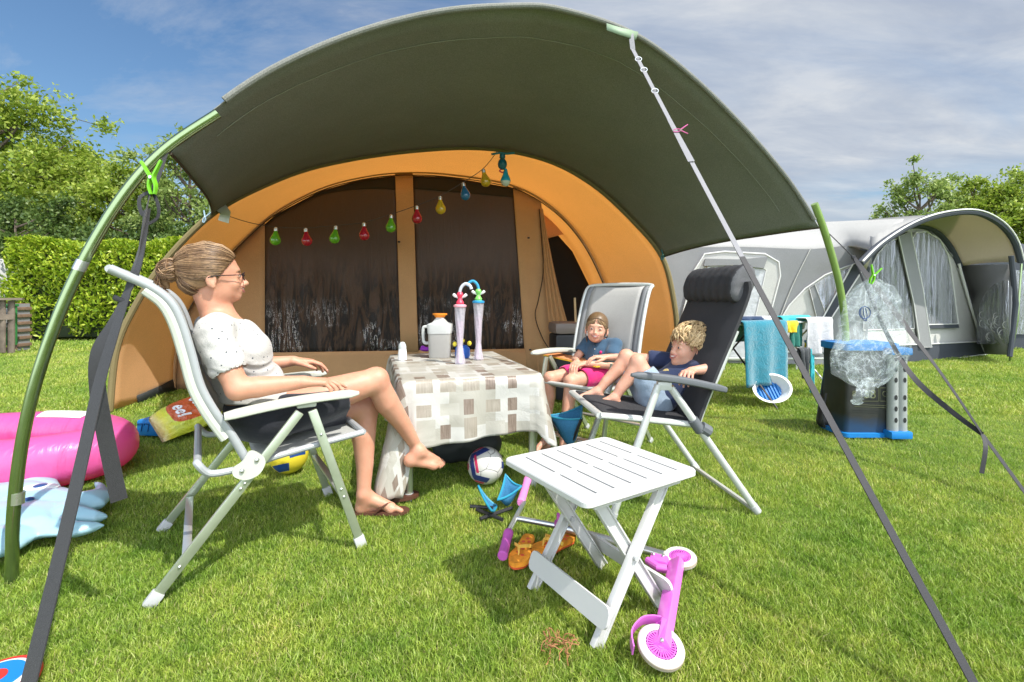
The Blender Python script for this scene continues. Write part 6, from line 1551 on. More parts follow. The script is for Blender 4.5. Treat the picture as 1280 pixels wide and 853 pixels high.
# ================================================================ straps, clips, lights
m, nt, b = newmat('webbing_black'); tc = nd(nt, 'ShaderNodeTexCoord'); n = noise_node(nt, 320, 3, .8, tc.outputs['Object']); r = ramp(nt, n.outputs['Fac'], [(.3, (.006, .006, .007)), (.7, (.026, .026, .028))]); lk(nt, r.outputs[0], b.inputs['Base Color']); b.inputs['Roughness'].default_value = .6; b.inputs['Sheen Weight'].default_value = .12
bp = nd(nt, 'ShaderNodeBump'); bp.inputs['Strength'].default_value = .7; bp.inputs['Distance'].default_value = .002; lk(nt, n.outputs['Fac'], bp.inputs['Height']); lk(nt, bp.outputs[0], b.inputs['Normal'])
mat('webbing_shine', (.20, .20, .215), .6, var=.15, vscale=200, bump=.6, bscale=350); mat('webbing_dkgrey', (.022, .022, .025), .6, var=.25, vscale=200, bump=.6, bscale=350)
toc = lambda p: unit(Vector((0, 0, CAMH))-p)
def flat_strap(mb, pts, w, th=.0022, n=8, twist=0, facing=None):
    S_ = spline(pts, n); m_ = len(S_); sd_ = []
    for i, p in enumerate(S_):
        t = unit(S_[min(m_-1, i+1)]-S_[max(0, i-1)]); f = facing or Vector((.15, -1, .15)); s = t.cross(f).normalized()
        a = twist(i/(m_-1)) if callable(twist) else twist; sd_.append(Matrix.Rotation(a, 3, t)@s)
    mb.ribbon(S_, sd_, [w(i/(m_-1)) for i in range(m_)] if callable(w) else w, th)
s1 = thing('guy_strap', 'wide black webbing guy strap running down to the lower left corner, with a loose tail', 'strap', P(38, 850, .98))
A0, A1 = P(186, 250, 1.93), P(124, 480, 1.43); A2 = P(36, 853, .985); ext = A2+(A2-A1)*.62; ext.z = max(ext.z, 0.01)
mb = MB(); flat_strap(mb, [P(189, 236, 1.96), A0, P(172, 318, 1.76), P(158, 368, 1.66), P(140, 425, 1.53), A1, P(90, 630, 1.22), A2, ext], lambda t: .026+.016*min(1, t*1.6)-.008*(.25 < t < .36), .003, 8, lambda t: .9*math.exp(-((t-.18)/.10)**2)+.25)
mb.build('strap', 'webbing_black', s1)
mb = MB(); flat_strap(mb, [P(184, 262, 1.92), P(174, 330, 1.72), P(156, 372, 1.655), P(140, 405, 1.60), P(122, 440, 1.56), P(122, 485, 1.55), P(132, 545, 1.56), P(149, 626, 1.57)], lambda t: .026+.018*min(1, max(0, (t-.15)*4)), .003, 8, lambda t: .5*math.sin(t*5))
mb.build('loose_tail', 'webbing_black', s1)
mb = MB(); flat_strap(mb, [P(188, 240, 1.95), P(176, 246, 1.93), P(174, 256, 1.92), P(178, 268, 1.91), P(184, 266, 1.91)], .016, .002, 8, .2); flat_strap(mb, [P(192, 242, 1.95), P(198, 258, 1.93), P(197, 272, 1.92), P(186, 280, 1.91)], .014, .002, 8, .2); flat_strap(mb, [P(212, 180, 2.03), P(205, 200, 2.01), P(198, 222, 1.98), P(190, 238, 1.95)], .016, .002); mb.build('top_loop', 'webbing_black', s1)
mb = MB(); mb.box(P(152, 376, 1.645), (.060, .01, .018), Matrix.Rotation(R(25), 3, 'Y'), .004); mb.build('strap_slider', 'black_plastic', s1)
# right long strap
s2 = thing('guy_strap', 'long grey webbing guy strap from the canopy top down to the lower right', 'strap', (1.19, 1.2, 0))
T0, T1 = P(791, 62, 2.93), Vector((1.20, 1.17, 0)); L_ = lambda t: T0.lerp(T1, t)+Vector((0, 0, -.02*math.sin(math.pi*t)))
mb = MB(); flat_strap(mb, [L_(t) for t in np.linspace(0, .52, 6)], .024, .003, 5, 0); mb.build('strap', 'webbing_shine', s2)  # upper half in paler webbing: its shine is put into the colour
mb = MB(); flat_strap(mb, [L_(t) for t in np.linspace(.5, 1, 6)], .026, .003, 5, 0); mb.build('lower_strap', 'webbing_dkgrey', s2)
mb = MB(); flat_strap(mb, [L_(t)+Vector((-.004, -.008, 0)) for t in (.215, .25, .285, .32)], lambda t: .024+.010*t, .002, 4, .1); mb.build('loose_end', 'webbing_shine', s2)
for t_ in (.035, .07, .135):
    c = L_(t_); mb = MB(); mb.ring([c+Vector((math.cos(a)*.019, -.006, math.sin(a)*.013)) for a in np.linspace(0, 2*math.pi, 12, endpoint=False)], .0035, 6); mb.build('buckle', 'steel', s2)
tb_ = fp(787, 47); mb = MB(); mb.ribbon(spline([tb_+Vector((0, -.01, .03)), tb_+Vector((0, -.035, .0)), T0+Vector((0, -.0, .0))], 5), Vector((1, 0, 0)), .03, .003); mb.build('top_loop', 'webbing_shine', s2)
mat('piping_green', (.22, .30, .20), .6, var=.2)
mb = MB(); mb.grid([[fp(757, 33)+Vector((0, -.03, 0)), fp(776, 40)+Vector((0, -.04, 0)), fp(796, 44)+Vector((0, -.035, 0))], [fp(757, 42)+Vector((0, -.035, 0)), fp(774, 50)+Vector((0, -.05, 0)), fp(793, 54)+Vector((0, -.035, 0))]]); mb.build('corner_patch', 'piping_green', tent, solid=.003)
# right twin strap
s3 = thing('guy_strap', 'dark twin webbing guy strap from the green pole down to the right edge', 'strap', (2.75, 2.45, 0))
U0, U1 = fp(1034, 290), Vector((2.79, 2.36, 0)); K = P(1067, 322, 3.52); J = P(1228, 543, 2.72); U1 = G(1296, 636)
mb = MB(); mb.tube([U0, K], .004, 6); mb.build('cord', 'black_plastic', s3)
mb = MB(); flat_strap(mb, [K, P(1090, 352, 3.40), P(1130, 405, 3.2), P(1180, 472, 2.95), J], lambda t: .024+.018*math.sin(math.pi*min(1, t*1.4)), .002, 6, lambda t: .5-.7*t); flat_strap(mb, [J, J.lerp(U1, .5), U1], .028, .002, 4); mb.build('strap', 'webbing_dkgrey', s3)
mb = MB(); flat_strap(mb, [K, P(1085, 364, 3.42), P(1112, 424, 3.25), P(1142, 472, 3.05), P(1185, 511, 2.9), J], lambda t: .024+.010*math.sin(math.pi*t), .002, 6, lambda t: -.5+1.6*t); mb.build('second_strand', 'webbing_dkgrey', s3)
mb = MB(); flat_strap(mb, [J, P(1232, 560, 2.66), P(1227, 592, 2.64)], .022, .002, 6, .4); mb.build('loose_tail', 'webbing_black', s3)
mb = MB(); mb.box(K, (.03, .012, .03), bev=.005); mb.build('buckle', 'black_plastic', s3)
# ---- clips
def peg(c, ax, op, m_, sc, label, name='clothes_peg', cat='peg', group=None):
    t = thing(name, label, cat, c, group); ax = unit(ax); op = unit(Vector(op)-ax*Vector(op).dot(ax)); nn = ax.cross(op)
    for s_ in (-1, 1):
        pts = [c+(ax*a+op*s_*b)*sc for a, b in ((-.5, .05), (-.25, .10), (0, .05), (.2, .14), (.5, .30))]
        mb = MB(); mb.ribbon(spline(pts, 4), nn, [.14*sc*(.6+.4*math.sin(math.pi*i/16)) for i in range(17)], .055*sc); mb.build('jaw', m_, t)
    mb = MB(); mb.tube([c-nn*.09*sc, c+nn*.09*sc], .05*sc, 8); mb.build('spring', 'steel', t)
    return t
peg(P(190, 222, 1.93), (-.05, 0, 1), (1, 0, 0), 'lime_plastic', .135, 'lime green spring clip holding the black strap to the steel pole')
peg(L_(.245)+Vector((.02, -.02, .0)), (1, 0, .12), (0, -.3, 1), 'pink_plastic', .075, 'pink spring clip on the long grey strap')
mat('peg_blue', (.35, .50, .62), .4, var=.05); mat('peg_teal', (.03, .20, .24), .4, var=.05)
c0 = rp(268, 266); peg(c0+Vector((-.0, -.06, -.0)), (.45, -.2, .7), (1, 0, -.5), 'piping_green', .11, 'dark green clip at the left end of the bulb string'); peg(c0+Vector((-.035, -.08, -.055)), (.35, 0, 1), (1, 0, 0), 'peg_blue', .11, 'pale blue peg hanging beside the green clip on the tent rim')
peg(rp(827, 319)+Vector((0, -.05, 0)), (.2, -.2, 1), (1, 0, 0), 'peg_teal', .12, 'teal clip where the canopy meets the right side of the tent rim')
mb = MB(); mb.ribbon([rp(281, 262)+Vector((0, -.06, .01)), rp(288, 268)+Vector((0, -.08, -.0)), rp(284, 276)+Vector((0, -.06, -.02))], Vector((1, 0, .3)), .10, .003); one(mb, 'paper_tag', 'arm_cream', 'folded pale tag beside the clip at the left end of the canopy', 'tag')
# ---- string of coloured bulbs
mat('glass_green', (.14, .42, .02), .1, var=.1, vscale=25, coat=1, alpha=.80); mat('glass_red', (.48, .01, .03), .1, var=.1, vscale=25, coat=1, alpha=.82); mat('glass_yellow', (.68, .42, .02), .1, var=.1, vscale=25, coat=1, alpha=.82); mat('glass_blue', (.02, .15, .32), .1, var=.1, vscale=25, coat=1, alpha=.86)
ls_ = thing('bulb_string', 'string of nine coloured glass bulbs hanging across the tent entrance', 'string lights', P(450, 250, 4.7))
bulbs = [(345, 285, 'green'), (382, 286, 'red'), (420, 283, 'green'), (455, 279, 'red'), (489, 269, 'green'), (521, 258, 'red'), (550, 246, 'yellow'), (579, 229, 'blue'), (604, 212, 'yellow')]
DB = 4.70
cp = [rp(280, 268)+Vector((0, -.08, 0)), P(310, 278, 4.62)]+[P(x, y-1, DB) for x, y, _ in bulbs]+[rp(622, 191)+Vector((0, -.08, -.01))]
mb = MB(); mb.tube(spline(cp, 5), .0035, 5); mb.build('cord', 'black_plastic', ls_)
for i, (x, y, cl) in enumerate(bulbs):
    c = P(x, y, DB); tl = Matrix.Rotation(R(random.uniform(-7, 7)-(8 if i > 4 else 0)), 3, 'Y'); d = tl@Vector((0, 0, -1))
    rot = Matrix((tl@Vector((1, 0, 0)), Vector((0, -1, 0)), d)).transposed()
    mb = MB(); mb.lathe(c, [(.017, .030), (.020, .045), (.034, .075), (.049, .105), (.052, .128), (.044, .152), (.026, .168), (.001, .174)], 20, rot); bb_ = mb.build('bulb', 'glass_'+cl, ls_); bb_['label'] = cl+' glass bulb'
    mb = MB(); mb.lathe(c, [(.008, -.006), (.014, 0), (.019, .004), (.018, .010), (.0195, .014), (.018, .019), (.0195, .024), (.018, .032), (.001, .033)], 14, rot); mb.build('cap', 'steel', bb_)
    mb = MB(); mb.lathe(c+d*.07, [(.002, 0), (.006, .01), (.007, .05), (.02, .052), (.02, .056), (.001, .058)], 10, rot); mb.build('filament', 'print_white', bb_)
# ---- two lamps under the canopy
mat('lamp_teal', (.015, .13, .17), .35, var=.05); mat('lamp_blue', (.02, .36, .50), .35, var=.05); mat('lamp_dome', (.62, .66, .62), .25, var=.05)
hk = rp(624, 190)+Vector((0, -.1, 0))
l1 = thing('camping_lamp', 'dark teal round camping lamp clipped at the top of the tent arch', 'lamp', hk)
c = P(628, 193, 4.75); mb = MB(); mb.lathe(c, [(.001, 0), (.028, -.004), (.030, -.03), (.022, -.045), (.040, -.07), (.048, -.10), (.040, -.13), (.020, -.15), (.001, -.152)][::-1], 20); mb.build('body', 'lamp_teal', l1); mb = MB(); mb.tube([c+Vector((-.11, .0, .0)), c+Vector((-.03, 0, .012)), c+Vector((.05, 0, .004)), c+Vector((.12, 0, .012))], .011, 8); mb.build('clip', 'peg_teal', l1)
mb = MB(); mb.tube(spline([c+Vector((-.01, 0, -.15)), c+Vector((-.028, 0, -.165)), c+Vector((.0, 0, -.18)), c+Vector((.03, 0, -.168))], 4), .007, 6); mb.build('carrying_loop', 'toy_red', l1)
l2 = thing('camping_lamp', 'bright blue cone camping lamp with white dome hanging below the dark teal lamp', 'lamp', c)
c = P(632, 212, 4.75); mb = MB(); mb.lathe(c, [(.001, .01), (.012, .008), (.018, -.01), (.024, -.04), (.045, -.09), (.052, -.11), (.050, -.118)][::-1], 20); mb.build('shade', 'lamp_blue', l2); mb = MB(); mb.lathe(c, [(.001, -.168), (.026, -.160), (.042, -.142), (.048, -.118), (.001, -.117)], 20); mb.build('dome', 'lamp_dome', l2)
# ---- dark bin with pale lid inside the tent door
c = P(716, 430, 5.0); c.z = 0; bn = thing('storage_bin', 'black storage bin with a pale lid and a wooden stick inside the tent door', 'bin', c)
mb = MB(); mb.box(c+Vector((0, 0, .36)), (.44, .34, .66), Matrix.Rotation(R(8), 3, 'Z'), .03); mb.build('body', 'black_plastic', bn); mb = MB(); mb.box(c+Vector((0, 0, .75)), (.46, .36, .12), Matrix.Rotation(R(8), 3, 'Z'), .045); mb.build('lid', mat('lid_taupe', (.20, .16, .14), .5, var=.08), bn)
mb = MB(); mb.tube([c+Vector((.03, 0, .80)), c+Vector((.02, 0, 1.06))], .012, 8); mb.build('stick', mat('pale_wood', (.50, .34, .18), .7, var=.2), bn)
# ================================================================ neighbouring caravan awning
canvas('awn_grey', (.26, .265, .27), (.2, .2, .2), .12, weave=300, var=.05); canvas('awn_light', (.62, .62, .59), (.55, .53, .48), .25, weave=300, var=.03); canvas('awn_roof', (.52, .52, .50), (.6, .56, .50), .35, weave=300, var=.03)
canvas('awn_dark', (.055, .062, .075), (0, 0, 0), 0, weave=300); canvas('awn_cream', (.55, .50, .42), (.6, .52, .42), .35, weave=300, var=.03)
mat('piping_white', (.66, .66, .64), .5, var=0); mat('blind_white', (.58, .60, .62), .5, var=.1, vscale=8, bump=.5, bscale=12, bdist=.03, transl=.2)
m, nt, b = newmat('foil_clear'); tc = nd(nt, 'ShaderNodeTexCoord'); mp = nd(nt, 'ShaderNodeMapping'); mp.inputs['Scale'].default_value = (7, 7, .7); lk(nt, tc.outputs['Object'], mp.inputs[0])
nA = noise_node(nt, 1.4, 5, .6, mp.outputs[0], .8); fb_ = ramp(nt, nA.outputs['Fac'], [(.50, .22), (.56, .9), (.60, .25)])
b.inputs['Base Color'].default_value = (.42, .44, .47, 1); b.inputs['Roughness'].default_value = .12; lk(nt, fb_.outputs[0], b.inputs['Metallic']); b.inputs['Specular IOR Level'].default_value = 1; lk(nt, ramp(nt, nA.outputs['Fac'], [(.50, .48), (.56, .85), (.62, .48)]).outputs[0], b.inputs['Alpha'])
bp = nd(nt, 'ShaderNodeBump'); bp.inputs['Strength'].default_value = .7; bp.inputs['Distance'].default_value = .12; lk(nt, nA.outputs['Fac'], bp.inputs['Height']); lk(nt, bp.outputs[0], b.inputs['Normal'])
aw = thing('caravan_awning', 'grey and white caravan awning with an arched sun porch on the right of the lawn', 'awning', P(1080, 445, 8.2).xy.to_3d())
def pip(mb, pts, r=.018, n=6): mb.tube(spline(pts, n), r, 6)
# side wall (towards us): plane from A (behind our tent) to the porch
SA, SB = G(800, 452), G(1082, 457); SD_ = (SB-SA)
sp_ = lambda x, y: PL(x, y, (SA.x, SA.y), (SD_.x, SD_.y))
def side_panel(name, m_, pts, th=.01, off=0., parent=None, pipe=None, pr=.014):
    nn = Vector((SD_.y, -SD_.x, 0)).normalized(); P_ = [sp_(*p)+nn*off for p in pts]
    mb = MB(); mb.poly(P_, th, nn); o = mb.build(name, m_, parent or aw)
    if pipe: 
        mb = MB(); mb.ring([p+nn*.012 for p in P_], pr, 6); mb.build('piping', pipe, o)
    return o
wallp = [(800, 452), (800, 322), (850, 310), (930, 309), (1010, 312), (1062, 308), (1090, 318), (1082, 457)]
side_panel('side_wall', 'awn_grey', wallp, .02)
doorc = [(858, 452), (852, 440), (846, 400), (856, 350), (868, 326), (885, 317), (958, 318), (972, 326), (974, 342), (960, 395), (952, 440), (950, 452)]
dr = side_panel('window_frame', 'awn_light', [(843, 448), (852, 395), (866, 340), (880, 318), (905, 315), (955, 318), (972, 328), (974, 345), (957, 410), (948, 450)], .012, .03, pipe='piping_white')
side_panel('blind', 'blind_white', [(868, 448), (878, 378), (884, 330), (950, 334), (956, 338), (944, 390), (932, 448)], .012, .05, pipe='piping_white', pr=.009)
side_panel('rolled_flap', 'awn_grey', [(880, 324), (878, 333), (918, 332), (952, 336), (957, 322), (920, 325)], .05, .07)
mb = MB(); pip(mb, [sp_(975, 448)+Vector((0, -.03, 0)), sp_(968, 420)+Vector((0, -.03, 0)), sp_(986, 365)+Vector((0, -.03, 0)), sp_(1012, 311)+Vector((0, -.03, 0))], .008); mb.build('seam', 'awn_light', aw)
tri = [(975, 398), (985, 382), (1005, 361), (1030, 344), (1058, 333), (1074, 328), (1046, 372), (1010, 428), (1004, 440), (978, 440)]
tw_ = side_panel('wing_window', 'awn_light', tri, .012, .03, pipe='piping_white', pr=.012)
side_panel('wing_glass', 'foil_clear', [(1015, 357), (1032, 346), (1058, 336), (1068, 334), (1044, 371), (1030, 392)], .008, .05)
side_panel('wing_band', 'awn_grey', [(1009, 360), (1016, 356), (1034, 405), (1024, 420)], .010, .06, pipe='piping_white', pr=.006)
side_panel('dark_band', 'awn_dark', [(1062, 331), (1083, 324), (1030, 406), (1008, 442), (1003, 436)], .012, .08, pipe='piping_white', pr=.011)
# porch arches: front facade arch (AF) and the far forward canopy arch (AC)
FAo, FBo = G(1080, 457), G(1229, 443.5); FD2 = FBo-FAo
f2 = lambda x, y: PL(x, y, (FAo.x, FAo.y), (FD2.x, FD2.y))
arcF = spline([f2(*q) for q in [(1078, 400), (1086, 330), (1104, 298), (1130, 284), (1158, 283), (1180, 300), (1200, 335), (1214, 375), (1229, 443)]], 6)
CAo, CBo = Vector((5.6, 6.6, 0)), Vector((8.35, 7.85, 0)); CD2 = CBo-CAo
f3 = lambda x, y: PL(x, y, (CAo.x, CAo.y), (CD2.x, CD2.y))
arcC = spline([f3(*q) for q in [(1075, 330), (1100, 306), (1140, 281), (1180, 268), (1220, 266), (1250, 280), (1268, 302), (1276, 328)]], 6)
af = resample([p for p in arcF if p.z > 1.35 or p.x < 6.5][:], 31); ac = resample(arcC, 31)
top_i = [p for p in arcF]
afr = resample(spline([f2(*q) for q in [(1082, 340), (1096, 306), (1118, 288), (1145, 282), (1168, 288), (1186, 306), (1200, 333)]], 6), 31)
rows = [[ac[i].lerp(afr[i], t)+Vector((0, 0, .03*math.sin(math.pi*t))) for i in range(31)] for t in [j/8 for j in range(9)]]
mb = MB(); mb.grid(rows); mb.build('porch_roof', 'awn_cream', aw, solid=.012)
mb = MB(); mb.tube(ac, .045, 8); mb.build('porch_edge', 'awn_dark', aw); mb = MB(); mb.tube([p+Vector((0, -.05, .03)) for p in ac], .012, 6); mb.build('piping', 'piping_white', aw)
mb = MB(); mb.tube(afr, .05, 8); mb.build('arch_edge', 'awn_dark', aw)
# facade
nf = Vector((FD2.y, -FD2.x, 0)).normalized()
def fac(name, m_, pts, off=0., th=.01, pipe=None, pr=.012, parent=None):
    P_ = [f2(*p)+nf*off for p in pts]; mb = MB(); mb.poly(P_, th, nf); o = mb.build(name, m_, parent or aw)
    if pipe: mb = MB(); mb.ring([p+nf*.012 for p in P_], pr, 6); mb.build('piping', pipe, o)
    return o
fac('facade_panel', 'awn_light', [(1136, 286), (1150, 282), (1166, 288), (1186, 306), (1200, 334), (1213, 375), (1223, 428), (1158, 431), (1142, 431), (1140, 330)], -.03, .015)
fac('front_window', 'foil_clear', [(1137, 320), (1137, 300), (1142, 291), (1155, 290), (1172, 300), (1182, 318), (1186, 335), (1195, 405), (1152, 406), (1147, 400)], .02, .008, pipe='piping_white', pr=.010)
fac('window_band', 'awn_dark', [(1152, 406), (1195, 405), (1196, 410), (1153, 411)], .03, .01)
fac('left_window', 'foil_clear', [(1096, 318), (1110, 302), (1122, 298), (1132, 300), (1142, 411), (1078, 413), (1082, 345)], .0, .008, pipe='piping_white', pr=.008)
fac('facade_panel', 'awn_light', [(1080, 412), (1142, 411), (1146, 432), (1078, 434)], .0, .012)
fac('zip_pillar', 'awn_grey', [(1119, 296), (1134, 290), (1149, 360), (1160, 434), (1146, 434), (1138, 380)], .04, .02, pipe='piping_white', pr=.008)
fac('mud_wall', 'awn_dark', [(1078, 433), (1160, 430), (1222, 427), (1229, 443), (1160, 452), (1078, 458)], .02, .012, pipe='piping_white', pr=.010)
mb = MB(); mb.tube([f2(1196, 330)+nf*.03, f2(1210, 380)+nf*.03, f2(1230, 443)+nf*.03], .02, 6); mb.build('corner_piping', 'piping_white', aw)
# curved far side of the porch with its round window
SQ = [f2(1203, 331), f2(1210, 332), f3(1262, 335), f3(1271, 380), f3(1262, 444), f2(1232, 443), f2(1214, 375)]
mb = MB(); mb.face(*[mb.vert(p+Vector((0, .02, 0))) for p in (f2(1201, 332), f3(1268, 330), f3(1263, 444), f2(1231, 443), f2(1213, 375))]); mb.build('porch_side', 'awn_grey', aw, solid=.01)
def sidep(u, v): a = f2(1215, 430).lerp(f3(1262, 430), u); t = f2(1205, 335).lerp(f3(1262, 335), u); return a.lerp(t, v)-nf*.0+Vector((0, -.03, 0))
mb = MB(); pts = [sidep(.10, .0), sidep(.94, .0), sidep(.94, .84)]+[sidep(.94-.84*math.sin(a), .84*math.cos(a)) for a in np.linspace(.15, 1.35, 7)]; mb.face(*[mb.vert(p) for p in pts]); mb.build('porch_side_window', 'foil_clear', aw, solid=.006)
for i in range(14):
    mb = MB(); c = sidep(random.uniform(.25, .88), random.uniform(.08, .42)); r_ = random.uniform(.05, .09); mb.ring([c+Vector((math.cos(a)*r_, -.02, math.sin(a)*r_)) for a in np.linspace(0, 6.28, 12, endpoint=False)], .004, 4); mb.build('printed_circle', 'awn_light', aw)
mb = MB(); mb.tube([f3(1264, 320), f3(1270, 380), f3(1262, 446)], .035, 8); mb.build('porch_pole', 'awn_dark', aw)
mb = MB(); mb.tube([f3(1277, 330), f3(1272, 400), G(1262, 452)], .016, 6); mb.build('porch_pole', 'pole_green', aw)
# roof: light band from the porch back over the side wall
bk = [sp_(800, 322), sp_(850, 311), sp_(930, 309), sp_(1010, 312), sp_(1062, 308), sp_(1085, 322)]
tp_ = [P(790, 312, 10.4), P(860, 292, 10.2), P(930, 282, 10), P(1010, 279, 9.6), P(1080, 276, 9.1), P(1150, 272, 8.9)]
bk = [bk[0], bk[1], bk[2], bk[3], bk[4], ac[2]]
mb = MB(); A1_ = resample(spline(bk, 4), 24); A2_ = resample(spline(tp_, 4), 24); 
mb.grid([[a.lerp(b_, t)+Vector((0, 0, .10*math.sin(math.pi*t))) for a, b_ in zip(A1_, A2_)] for t in (0, .15, .35, .6, .8, 1)]+[[b_+Vector((.2, 2.2, -.5)) for b_ in A2_]]); mb.build('roof', 'awn_roof', aw, solid=.02)
rl = [ac[i] for i in range(2, 17)]; rb = resample([P(1085, 276, 9.1), P(1150, 271, 9.0), P(1200, 272, 9.2), P(1215, 276, 9.4)], 15)
mb = MB(); mb.grid([[a.lerp(b_, t)+Vector((0, 0, .02)) for a, b_ in zip(rl, rb)] for t in (0, .5, 1)]); mb.build('roof_front', 'awn_roof', aw, solid=.012)
# back and far closures so it is whole from other sides
far_ = [Vector((p.x+1.2, p.y+3.0, 0)) for p in (FAo, FBo)]
mb = MB(); mb.grid([[FBo, far_[1]+Vector((-.5, 0, 0))], [f2(1203, 333), Vector((far_[1].x-.8, far_[1].y, 1.7))], [f2(1160, 286), Vector((far_[1].x-1.6, far_[1].y, 2.4))]]); mb.build('far_wall', 'awn_grey', aw, solid=.015)
mb = MB(); mb.face(*[mb.vert(p) for p in (Vector((3.2, 11.5, 0)), Vector((9.2, 11.0, 0)), Vector((8.2, 11.0, 2.35)), Vector((3.2, 11.5, 2.1)))]); mb.build('back_wall', 'awn_grey', aw, solid=.02)
# what shows through the windows
ct = thing('garden_chair', 'dark red cushioned folding chair seen through the awning window', 'chair', G(1112, 446)); c = f2(1112, 440)+Vector((.1, .75, 0)); c.z = 0
mb = MB(); mb.box(c+Vector((0, 0, .80)), (.46, .06, .62), bev=.02); mb.build('backrest', mat('cushion_red', (.30, .02, .04), .8, var=.1), ct); mb = MB(); mb.box(c+Vector((0, -.25, .46)), (.46, .45, .06), bev=.02); mb.build('seat', 'cushion_red', ct)
for x in (-.2, .2):
    for y in (-.42, .02): mb = MB(); mb.tube([c+Vector((x, y, 0)), c+Vector((x, y, .46))], .012, 6); mb.build('leg', 'alu', ct)
# pale caravan behind
cv = thing('caravan', 'cream caravan mostly hidden behind the neighbouring awning', 'caravan', (4.0, 12.8, 0))
mb = MB(); mb.box((5.2, 13.2, 1.45), (7.4, 2.3, 2.0), bev=.15); mb.build('body', mat('caravan_cream', (.55, .54, .48), .35, var=.03), cv)
mb = MB(); mb.box((3.3, 12.03, 1.75), (.9, .03, .6), bev=.01); mb.build('window', 'foil_clear', cv)
for x in (4.4, 6.0): mb = MB(); mb.lathe((x, 12.3, .32), [(.001, -.1), (.2, -.1), (.32, -.08), (.32, .08), (.2, .1), (.001, .1)], 24, Matrix.Rotation(R(90), 3, 'X')); mb.build('wheel', 'black_plastic', cv)
# dark second awning at the right edge
a2 = thing('dark_awning', 'dark grey tent with big foil windows behind the porch at the right edge', 'tent', G(1262, 437))
q0, q1 = G(1200, 436), G(1330, 436); mb = MB(); mb.poly([q0, q1, Vector((q1.x, q1.y, 1.9)), Vector((q0.x+.4, q0.y, 2.1)), Vector((q0.x, q0.y, 1.9))], .03, Vector((0, -1, 0))); mb.build('front_wall', 'awn_dark', a2)
for xa, xb in ((1216, 1256), (1263, 1300)):
    mb = MB(); mb.poly([P(xa, 418, q0.y-.04), P(xb, 418, q0.y-.04), P(xb, 338, q0.y-.04), P(xa+6, 338, q0.y-.04)], .02, Vector((0, -1, 0))); mb.build('window', 'foil_clear', a2)
mb = MB(); mb.grid([[Vector((q0.x, q0.y, 1.9)), Vector((q1.x, q1.y, 1.9))], [Vector((q0.x+.3, q0.y+1.5, 2.5)), Vector((q1.x, q1.y+1.5, 2.5))], [Vector((q0.x+.3, q0.y+3, 2.0)), Vector((q1.x, q1.y+3, 2.0))], [Vector((q0.x+.3, q0.y+3, 0)), Vector((q1.x, q1.y+3, 0))]]); mb.build('roof', 'awn_dark', a2, solid=.02)
# ================================================================ folded camping things beside the awning
fc = thing('folding_chair', 'dark folding camping chair with white frame beside the awning side window', 'chair', G(1045, 452))
c = G(1047, 456); 
mb = MB(); mb.box(c+Vector((-.05, .35, .45)), (.5, .45, .05), bev=.02); mb.build('seat', 'pad_charcoal', fc); mb = MB(); mb.box(c+Vector((-.05, .58, .82)), (.5, .05, .55), Matrix.Rotation(R(-10), 3, 'X'), .02); mb.build('backrest', 'pad_charcoal', fc)
for x0, x1 in ((-.3, .22), (.22, -.3)):
    mb = MB(); mb.tube([c+Vector((x0, .12, 0)), c+Vector((x1, .12, .45))], .014, 6); mb.build('leg', 'tube_white', fc); mb = MB(); mb.tube([c+Vector((x0, .58, 0)), c+Vector((x1, .58, .45))], .014, 6); mb.build('leg', 'tube_white', fc)
# low white rail along the foot of the awning wall
rl_ = thing('folding_table_frame', 'low white metal frame lying along the foot of the grey awning wall', 'frame', G(960, 458))
mb = MB(); a, b_ = G(905, 462), G(1070, 462); mb.tube([a+Z3*.16, b_+Z3*.16], .014, 6)
for t in (0, .25, .55, .8, 1): p = a.lerp(b_, t); mb.tube([p+Z3*.16, p], .012, 6)
mb.build('rail', 'tube_white', rl_)
# ================================================================ drying rack
dr_ = thing('drying_rack', 'white folding clothes rack standing in front of the grey awning wall', 'drying rack', G(985, 505))
D0 = 4.95; ra_, rb_ = P(925, 402, 4.7), P(1034, 400, 5.3); z_ = .80
ra_.z = rb_.z = z_; ax = unit(rb_-ra_); ay = Vector((-ax.y, ax.x, 0)); 
for t in (0, .5): mb = MB(); mb.tube([ra_+ay*t, rb_+ay*t], .011, 6); mb.build('top_rail', 'tube_white', dr_)
for i in range(9): p = ra_.lerp(rb_, i/8); mb = MB(); mb.tube([p, p+ay*.5], .004, 5); mb.build('wire', 'tube_white', dr_)
for p0 in (ra_.lerp(rb_, .15), ra_.lerp(rb_, .85)):
    for a, b_ in ((0, .5), (.5, 0)): mb = MB(); f_ = p0+ay*(b_+(.25 if b_ else -.25)); mb.tube([p0+ay*a, Vector((f_.x, f_.y, 0))], .010, 6); mb.build('leg', 'tube_white' if p0.x > 2.9 else 'black_plastic', dr_)
fabric('towel_teal', (.01, .185, .26), weave=220, bump=.9, sheen=.5); fabric('towel_white', (.50, .50, .52), weave=220, bump=.6); fabric('cloth_plum', (.20, .01, .11)); fabric('cloth_green', (.03, .18, .14)); fabric('cloth_navy', (.02, .04, .09)); fabric('cloth_yellow', (.70, .50, .02)); fabric('cloth_dark', (.05, .055, .06)); fabric('cloth_teal', (.04, .42, .48))
